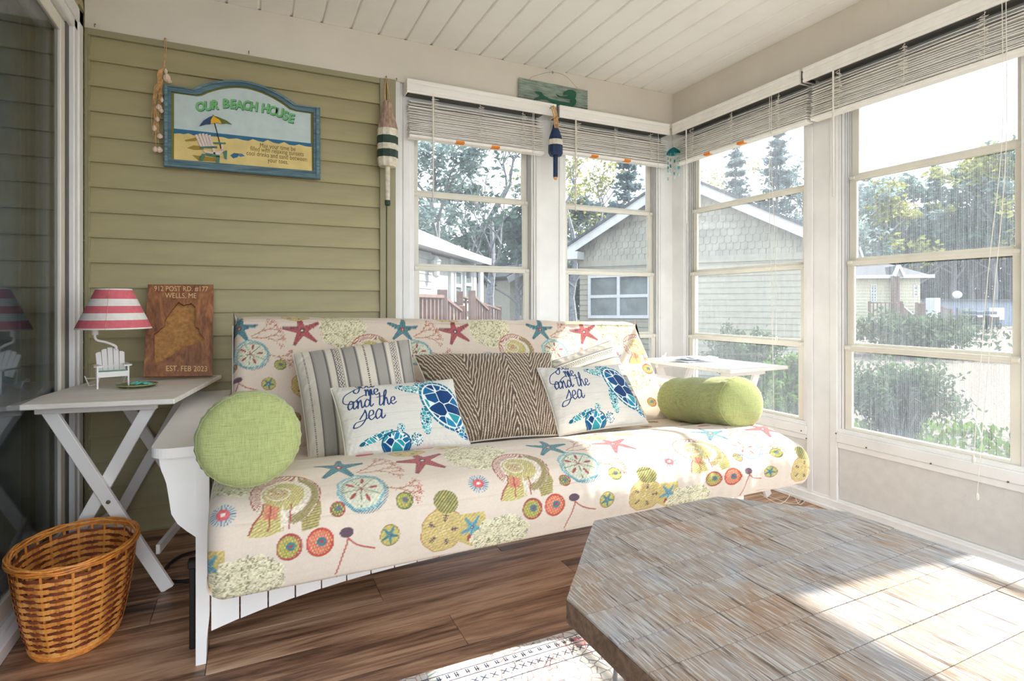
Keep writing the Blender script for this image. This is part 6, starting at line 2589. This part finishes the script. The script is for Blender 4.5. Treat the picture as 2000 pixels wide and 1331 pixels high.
rl, rr_ = V3(lf, zE) + nC * .5, V3(rt + dC * .6, zE) + nC * .5
rgl, rgr = fC(1630, 500), fC(1752, 532)
rgl, rgr = V3(rgl - nC * 2.8, fC(1700, 521).z + .55), V3(rgr - nC * 2.8, fC(1700, 521).z + .55)
MB().add([rl, rr_, rgr, rgl, rr_ - nC * 6, rl - nC * 6], [(0, 1, 2, 3), (1, 4, 2), (4, 5, 3, 2), (0, 5, 4, 1), (0, 3, 5)]).obj('roof', 'roof_dark', hC)
MB().bar(rl, rr_, .06, .22, nC).obj('fascia_board', 'fascia', hC)
for (uu, vv, wdt, bb) in ((1746, 520, 9, .55), (1702, 471, 13, -2.4)):
    pk = fC(uu, vv) + nC * bb
    base_v = 541 if uu > 1710 else 512
    l_, r2 = fC(uu - wdt, base_v) + nC * bb, fC(uu + wdt * 1.1, base_v) + nC * bb
    axis_prism([l_, r2, pk], -nC, .15).obj('gable', 'fascia', hC)
    for x, y in ((l_, pk), (pk, r2)):
        MB().bar(x + nC * .1, y + nC * .1, .3, .14, nC).obj('rake_board', 'fascia', hC)
    axis_prism([l_ - nC * .2, r2 - nC * .2, pk - nC * .2], -nC, 2.4).obj('gable_roof', 'roof_dark', hC)
house_window(hC, fC, 1700, 556, 1712, 590, nC, 2, 2)
house_window(hC, fC, 1745, 556, 1757, 586, nC, 2, 2)
house_window(hC, fC, 1783, 556, 1793, 580, nC, 1, 2)
for uu in (1736, 1745):
    p = fC(uu, 600) + nC * .6
    MB().box(p.x - .08, p.x + .08, p.y - .08, p.y + .08, ZG, zE).obj('porch_post', 'deck_red', hC)
p = fC(1797, 600) + nC * 1.6
MB().box(p.x - .28, p.x + .28, p.y - .28, p.y + .28, ZG, fC(1797, 583).z, .03).obj('white_pier', 'fascia', hC)
for (u0, v0, u1, v1, mt) in ((1680, 592, 1740, 592, 'deck_red'), (1742, 597, 1765, 617, 'fascia'), (1768, 594, 1785, 594, 'deck_red'), (1803, 596, 1833, 606, 'deck_red')):
    p0, p1 = fC(u0, v0) + nC * 1.5, fC(u1, v1) + nC * 1.5
    MB().bar(p0, p1, .10, .08, nC).obj('hand_rail', mt, hC)
    MB().bar(p0 - Vector((0, 0, .8)), p1 - Vector((0, 0, .8)), .06, .06, nC).obj('hand_rail', mt, hC)
    for i in range(9):
        t = i / 8
        c0 = p0 + (p1 - p0) * t
        MB().bar(c0 - Vector((0, 0, .9 if i % 8 else 1.2)), c0 + Vector((0, 0, 0 if i % 8 else .1)), .05 if i % 8 else .12, .05 if i % 8 else .12, dC).obj('baluster', 'deck_red', hC)

# ---- long low building and a dish across the lane
pz0, pz1 = P(1800, 640, z=ZG), P(2140, 634, z=ZG)
lb = thing('long_building', 'long low blue grey building at the far side of the lane', 'building', V3((pz0 + pz1) / 2, ZG))
dL = (pz1 - pz0)
dL.z = 0
LL = dL.length
dL.normalize()
nL = Vector((dL.y, -dL.x, 0))
axis_prism([V3(pz0, ZG), V3(pz1, ZG), V3(pz1, 1.25), V3(pz0, 1.25)], -nL, 6).obj('wall', 'blue_wall', lb)
axis_prism([V3(pz0, 1.25) + nL * .3, V3(pz1, 1.25) + nL * .3, V3(pz1, 2.3) - nL * 3, V3(pz0, 2.3) - nL * 3], Vector((0, 0, 1)), .1).obj('roof', 'roof_dark', lb)
for k in range(5):
    c0 = pz0 + dL * (LL * (.22 + .17 * k))
    MB().obox(V3(c0, .35) + nL * .05, dL, nL, Vector((0, 0, 1)), (.75, .04, .42)).obj('door', 'fascia' if k % 2 else 'house_glass', lb)
for (uu, vv, rr2) in ((1873, 622, 1), (1898, 622, 0), (1975, 622, 1), (1995, 620, 0)):
    c0 = P(uu, 642, z=ZG)
    t = thing('parked_cart', 'small dark cart parked before the long building, %s' % ('left of the pair under the white dish' if uu == 1873 else 'right of the pair under the white dish' if uu == 1898 else 'left one near the picture edge' if uu == 1975 else 'rightmost, cut off at the picture edge'), 'cart', V3(c0, ZG) + nL * .8, 'carts by the long building')
    w0 = WLOC[t.name]
    MB().obox(w0 + Vector((0, 0, .55)), dL, nL, Vector((0, 0, 1)), (.42, .5, .28), .08).obj('cart_body', 'black', t)
    MB().obox(w0 + Vector((0, 0, 1.0)), dL, nL, Vector((0, 0, 1)), (.34, .4, .10), .04).obj('cart_seat', 'dark_room', t)
    for sx in (-.3, .3):
        MB().lathe([(.02, -.05), (.2, -.05), (.2, .05), (.02, .05)], w0 + dL * sx + nL * .5 + Vector((0, 0, .2)), 12, 'y').obj('wheel', 'black', t)
c1 = P(1925, 642, z=ZG) - nL * 1.5
sd = thing('satellite_dish', 'white dish standing on the roof of the long building', 'dish', V3(c1, 1.72))
c0 = V3(c1, 1.03 + 18 / FOC * (c1.x * SN + c1.y * CS))
MB().lathe([(.001, 0), (.26, .04), (.44, .12), (.44, .16), (.26, .08), (.001, .04)], c0, 20, 'y', 1.25, .55).obj('dish_plate', 'fascia', sd, True)
MB().bar(WLOC[sd.name] - Vector((0, 0, .1)), c0 + Vector((0, .1, 0)), .06, .06).obj('mast', 'fascia', sd)

# ---- white garden chair beyond the corner window, pale stake on the gravel
gc = thing('garden_chair', 'white wooden garden chair outside the narrow right window', 'chair', tuple(P(1520, 700, z=ZG)))
pc_ = P(1520, 650, z=.5)
gc.location = (7.6, 5.0, ZG)
WLOC[gc.name] = Vector((7.6, 5.0, ZG))
ptc = P(1525, 700, x=8.5)
gc.location = (ptc.x, ptc.y, ZG)
WLOC[gc.name] = Vector((ptc.x, ptc.y, ZG))
adirondack(gc, .98, (ptc.x, ptc.y, ZG), math.radians(50))
stk = thing('garden_stake', 'thin pale stake leaning over the gravel outside the large right window', 'stake', tuple(P(1925, 872, z=ZG)))
MB().tube([WLOC[stk.name] - Vector((0, 0, .0)), P(1880, 755, x=WLOC[stk.name].x + .2)], .007, 6).obj('rod', 'fascia', stk)


# ---- trees and shrubs
M['bark'] = plain('grey bark', (108, 108, 110), .9, .2, .6, 12)  # bark greyed and lightened to paint in the haze of distance
M['bark_pale'] = plain('pale bark', (112, 114, 118), .9, .2, .4, 12)


def leafmat(name, c):
    q = N(name)
    oi = q.n('TexCoord')
    f = q.noise(oi.outputs['Object'], 2.2, 3)
    col = q.ramp(f, [(.3, tuple(i * .7 for i in c)), (.5, c), (.7, tuple(min(255, i * 1.3) for i in c))])
    a = q.n('BsdfDiffuse')
    b = q.n('BsdfTranslucent')
    q.l(col, a.inputs[0])
    q.l(col, b.inputs[0])
    m = q.n('MixShader')
    m.inputs[0].default_value = .4
    q.l(a.outputs[0], m.inputs[1])
    q.l(b.outputs[0], m.inputs[2])
    q.l(m.outputs[0], q.out.inputs[0])
    return q.m


LEAF = {'pine': leafmat('blue green needles', (98, 116, 120)), 'dark': leafmat('deep green leaves', (84, 102, 92)), 'spring': leafmat('fresh yellow green leaves', (148, 148, 84)),
        'grey': leafmat('hazy grey green leaves', (122, 138, 134)), 'shrub': leafmat('shrub leaves', (86, 110, 50)), 'broom': leafmat('grey green stems', (80, 94, 72))}  # tree leaf colours are paled and blued, with aerial haze painted in


def branches(mb, p, d, ln, r, depth, R, tips, spread=.5, up=.25, n=5):
    q = p + d * ln
    m = p + d * ln * .5 + Vector((R.uniform(-1, 1), R.uniform(-1, 1), R.uniform(-.3, .3))) * ln * .07
    mb.tube([p, m, q], [r, r * .85, r * .68], n if depth > 2 else 3, cap=False)
    tips.append((m, depth))
    tips.append((q, depth))
    if depth == 0:
        return
    k = 2 if R.random() < .65 else 3
    for i in range(k):
        a = R.uniform(0, 6.28)
        side = Vector((math.cos(a), math.sin(a), R.uniform(-.2, .5)))
        nd = (d * (1 - spread * R.uniform(.5, 1)) + side * spread * R.uniform(.7, 1.2) + Vector((0, 0, up * .3))).normalized()
        branches(mb, q if i < 2 else m, nd, ln * R.uniform(.62, .82), r * .62, depth - 1, R, tips, spread, up, n)


def leafcards(pts, size, R, flat=.5):
    """many small leaf blades, one mesh"""
    n = len(pts)
    rs = np.random.RandomState(R.randint(0, 10 ** 6))
    c = np.array(pts, np.float64)
    a = rs.normal(size=(n, 3))
    a[:, 2] *= flat
    a /= np.linalg.norm(a, axis=1, keepdims=True)
    b = rs.normal(size=(n, 3))
    b -= (b * a).sum(1, keepdims=True) * a
    b /= np.linalg.norm(b, axis=1, keepdims=True)
    s = size * rs.uniform(.5, 1.3, (n, 1))
    v = np.concatenate([c - a * s, c - b * s * .45, c + a * s, c + b * s * .45], 1).reshape(-1, 3)
    return v, np.arange(n * 4).reshape(-1, 4)


def raw_obj(name, V, Q, mat, parent):
    off = np.array(WLOC[parent.name])
    me = bpy.data.meshes.new(name)
    me.vertices.add(len(V))
    me.vertices.foreach_set('co', (V - off).astype(np.float32).ravel())
    me.loops.add(len(Q) * 4)
    me.loops.foreach_set('vertex_index', Q.astype(np.int32).ravel())
    me.polygons.add(len(Q))
    me.polygons.foreach_set('loop_start', np.arange(0, len(Q) * 4, 4, dtype=np.int32))
    me.update(calc_edges=True)
    me.materials.append(mat)
    o = bpy.data.objects.new(name, me)
    COL.objects.link(o)
    o.parent = parent
    o['kind'] = 'stuff'
    return o


def site(u, dist):
    a = (u - 1000) / FOC
    return Vector(((SN + a * CS) * dist, (CS - a * SN) * dist, ZG))


def topz(v, dist):
    return CAMZ + (594 - v) / FOC * dist


def tree(u, dist, vtop, label, kind='dark', seed=1, bare=.0, group='trees behind the houses', leaf=.16, nl=2600, wide=.32, trunk=.16):
    R = random.Random(seed)
    p = site(u, dist)
    H = topz(vtop, dist) - ZG
    t = thing({'pine': 'pine_tree'}.get(kind, 'bare_tree' if bare > .7 else 'leafy_tree'), label, 'tree', p, group)
    mb, tips = MB(), []
    if kind == 'pine':
        mb.tube([p, p + Vector((0, 0, H * .5)), p + Vector((R.uniform(-.1, .1), 0, H))], [trunk, trunk * .7, .02], 6)
        pts = []
        lv = int(H / .55)
        for i in range(lv):
            f = (i + 1) / lv
            if f < .12:
                continue
            z = H * f
            rad = H * wide * (1.02 - f) ** .8 * R.uniform(.75, 1.1)
            for k in range(R.randint(5, 7)):
                a = R.uniform(0, 6.28)
                e = p + Vector((math.cos(a) * rad, math.sin(a) * rad, z + rad * R.uniform(.0, .35)))
                s_ = p + Vector((0, 0, z))
                mb.tube([s_, e], [.035, .008], 3, cap=False)
                m = max(3, int(nl / lv / 6))
                for j in range(m):
                    tt = R.uniform(.2, 1.05)
                    q_ = s_ + (e - s_) * tt
                    pts.append(q_ + Vector((R.gauss(0, .13), R.gauss(0, .13), R.gauss(0, .09))) * (1 + rad * .25))
        mb.obj('trunk', 'bark', t)
    else:
        tr = H * .34
        mb.tube([p, p + Vector((R.uniform(-.2, .2), R.uniform(-.2, .2), tr * .6)), p + Vector((0, 0, tr))], [trunk * 1.2, trunk, trunk * .9], 8, cap=False)
        branches(mb, p + Vector((0, 0, tr)), Vector((R.uniform(-.1, .1), 0, 1)).normalized(), H * .22, trunk * .8, 6 if bare > .5 else 5, R, tips, .52)
        for k in range(3):
            a = R.uniform(0, 6.28)
            branches(mb, p + Vector((0, 0, tr * (.75 + .1 * k))), Vector((math.cos(a), math.sin(a), .7)).normalized(), H * .17, trunk * .45, 4, R, tips, .5)
        # keep the tree at its measured height
        zmax = max(v_[2] for v_ in mb.v)
        k = H / (zmax - ZG)
        mb.v = [(v_[0], v_[1], ZG + (v_[2] - ZG) * k) for v_ in mb.v]
        mb.obj('branches', 'bark_pale' if bare > .7 else 'bark', t)
        tp = [Vector((q_.x, q_.y, ZG + (q_.z - ZG) * k)) for q_, d_ in tips if d_ < 4]
        pts = []
        for _ in range(int(nl * (1 - bare * .85))):
            q_ = R.choice(tp)
            pts.append(q_ + Vector((R.gauss(0, .35), R.gauss(0, .35), R.gauss(0, .3))) * (H * .055))
    if pts:
        V, Q = leafcards(pts, leaf, R)
        raw_obj('foliage', V, Q, LEAF[kind], t)
    return t


GTREE = 'trees behind the houses'
tree(962, 21, 225, 'large bare tree with forked branches seen in the left back window', 'dark', 3, .88, leaf=.12, nl=3000, trunk=.15)
tree(858, 24, 262, 'blue green leafy tree at the left side of the left back window', 'grey', 4, .0, leaf=.15, nl=3600)
tree(905, 30, 330, 'dark tree between the leafy tree and the large bare tree', 'dark', 5, .3, leaf=.16, nl=3600)
tree(1010, 27, 400, 'dark dense tree at the right edge of the left back window', 'dark', 6, .0, leaf=.2, nl=4200)
tree(1080, 30, 380, 'dark tree hidden partly by the post of the blue buoy', 'grey', 7, .1, leaf=.2, nl=3400)
tree(1122, 26, 275, 'tall bare tree at the left side of the right back window', 'spring', 8, .82, leaf=.12, nl=3000, trunk=.2)
tree(1175, 32, 300, 'yellow budding tree in the middle of the right back window', 'spring', 9, .70, leaf=.13, nl=3600)
tree(1228, 30, 285, 'tall blue green pine at the right side of the right back window', 'pine', 10, leaf=.17, nl=4200, wide=.20)
tree(1145, 36, 395, 'dark low tree behind the gable roof edge', 'dark', 11, .0, leaf=.22, nl=4500, wide=.4)
tree(1200, 38, 410, 'second dark low tree behind the gable roof edge, more to the right', 'dark', 12, .0, leaf=.22, nl=4200)
tree(1437, 32, 283, 'slim pine standing over the gable house, left in the narrow window', 'pine', 13, leaf=.16, nl=4200, wide=.16)
tree(1518, 32, 262, 'broad pine standing over the gable house, right in the narrow window', 'pine', 14, leaf=.17, nl=5600, wide=.22)
tree(1393, 36, 320, 'pale budding tree left of the slim pine', 'spring', 15, .75, leaf=.12, nl=2600)
tree(1575, 34, 330, 'grey budding tree behind the post beside the broad pine', 'grey', 16, .5, leaf=.16, nl=3000)
row = [(1672, 52, 352, 'grey', .6), (1712, 50, 362, 'spring', .8), (1752, 56, 345, 'grey', .55), (1792, 52, 350, 'dark', .45), (1828, 58, 330, 'pine', 0), (1864, 52, 335, 'grey', .4), (1902, 56, 300, 'dark', .35),
       (1940, 50, 285, 'spring', .4), (1978, 54, 275, 'grey', .3), (2018, 50, 262, 'dark', .2), (2060, 52, 262, 'pine', 0)]
names = ['bare grey tree nearest the window post, beyond the cottage', 'pale bare tree behind the cottage chimney side', 'grey budding tree behind the cottage roof end', 'tree right behind the tip of the cottage roof', 'pine in the middle of the far tree line',
         'grey tree right of the far pine', 'dark tree above the white dish', 'yellow budding tree crossed by the long pull cord', 'tall grey tree near the right picture edge', 'dark tree cut off by the right picture edge', 'pine just outside the right picture edge']
for i, ((u, d, v_, k_, b_), nm) in enumerate(zip(row, names)):
    tree(u, d, v_, nm, k_, 30 + i, b_, 'far tree line across the lane', .30, 4200, .24, .22)
# dense dark undergrowth of the wood behind the lane: uncountable
R = random.Random(77)
ug = thing('undergrowth', 'dense dark undergrowth at the foot of the far tree line', 'undergrowth', site(1850, 60))
pts = []
for _ in range(30000):
    u = R.uniform(1560, 2250)
    d = R.uniform(58, 66)
    top = topz(440 - (u - 1560) * .05 + 22 * math.sin(u * .035) + 12 * math.sin(u * .11), d)
    p = site(u, d)
    p.z = ZG + (top - ZG) * R.uniform(0, 1) ** .8
    pts.append(p)
V, Q = leafcards(pts, .42, R, .8)
raw_obj('thicket', V, Q, leafmat('hazy dark thicket', (78, 92, 98)), ug)
pts = []
for _ in range(16000):
    u = R.uniform(700, 1420)
    d = R.uniform(40, 48)
    top = topz(440 + 26 * math.sin(u * .03), d)
    p = site(u, d)
    p.z = ZG + (top - ZG) * R.uniform(0, 1)
    pts.append(p)
V, Q = leafcards(pts, .36, R, .8)
ug2 = thing('undergrowth', 'dark woodland edge behind the white house and the gable house', 'undergrowth', site(1050, 44))
raw_obj('thicket', V, Q, LEAF['dark'], ug2)


def shrub(name, label, c, rad, h, kind, n, seed, leaf=.03, stems=60, arch=.5, stemmat='bark_pale', group='shrubs outside the porch'):
    R = random.Random(seed)
    c = Vector(c)
    t = thing(name, label, 'shrub', c, group)
    mb = MB()
    pts = []
    for k in range(stems):
        a = R.uniform(0, 6.28)
        r = rad * R.uniform(.3, 1.0)
        hh = h * R.uniform(.65, 1.08) * (1.1 - .35 * r / rad)
        b0 = c + Vector((R.gauss(0, rad * .12), R.gauss(0, rad * .12), 0))
        m = b0 + Vector((math.cos(a) * r * .45, math.sin(a) * r * .45, hh * .72))
        e = b0 + Vector((math.cos(a) * r, math.sin(a) * r, hh * (1 - arch * R.uniform(0, .5))))
        cv = [Vector(x) for x in catmull([b0, m, e], 4)]
        mb.tube(cv, [.006 * (1 - i / len(cv) * .7) for i in range(len(cv))], 3, cap=False)
        for _ in range(n // stems):
            q_ = R.choice(cv[2:])
            pts.append(q_ + Vector((R.gauss(0, .07), R.gauss(0, .07), R.gauss(0, .07))) * rad)
    mb.obj('stems', stemmat, t)
    V, Q = leafcards(pts, leaf, R, 1.2)
    raw_obj('foliage', V, Q, LEAF[kind], t)
    return t


shrub('broom_shrub', 'large grey green twiggy shrub outside the large right window', (6.3, 3.65, ZG), .62, 1.0, 'broom', 9000, 1, .03, 170, .9)
shrub('broom_shrub', 'arching green shrub rising behind the first twiggy one, towards the cottage', (17.5, 9.6, ZG), 1.8, 1.25, 'broom', 7000, 2, .08, 140, .8)
shrub('leafy_shrub', 'bright green leafy shrub outside the narrow right window', (5.7, 4.45, ZG), .5, 1.0, 'shrub', 9000, 3, .036, 70, .4)
shrub('leafy_shrub', 'green shrub behind the bolster end, nearest the narrow window', (4.9, 3.95, ZG), .32, .62, 'shrub', 6000, 4, .03, 60, .3)
shrub('leafy_shrub', 'green shrub left of the garden chair along the gable house', (7.6, 6.9, ZG), .75, 1.2, 'broom', 8000, 5, .04, 70, .9)
# grass tufts near the window: blades nobody could count
R = random.Random(5)
gt = thing('grass_tufts', 'rough grass tufts between the porch and the gravel lane', 'grass', (5, 1.5, ZG))
pts = []
for _ in range(9000):
    x = 3.0 + 5 * R.random() ** 1.4
    y = R.uniform(-.5, 4.5)
    pts.append(Vector((x, y, ZG + R.uniform(.0, .09))))
V, Q = leafcards(pts, .05, R, 3.0)
gt['kind'] = 'stuff'
raw_obj('blades', V, Q, LEAF['shrub'], gt)
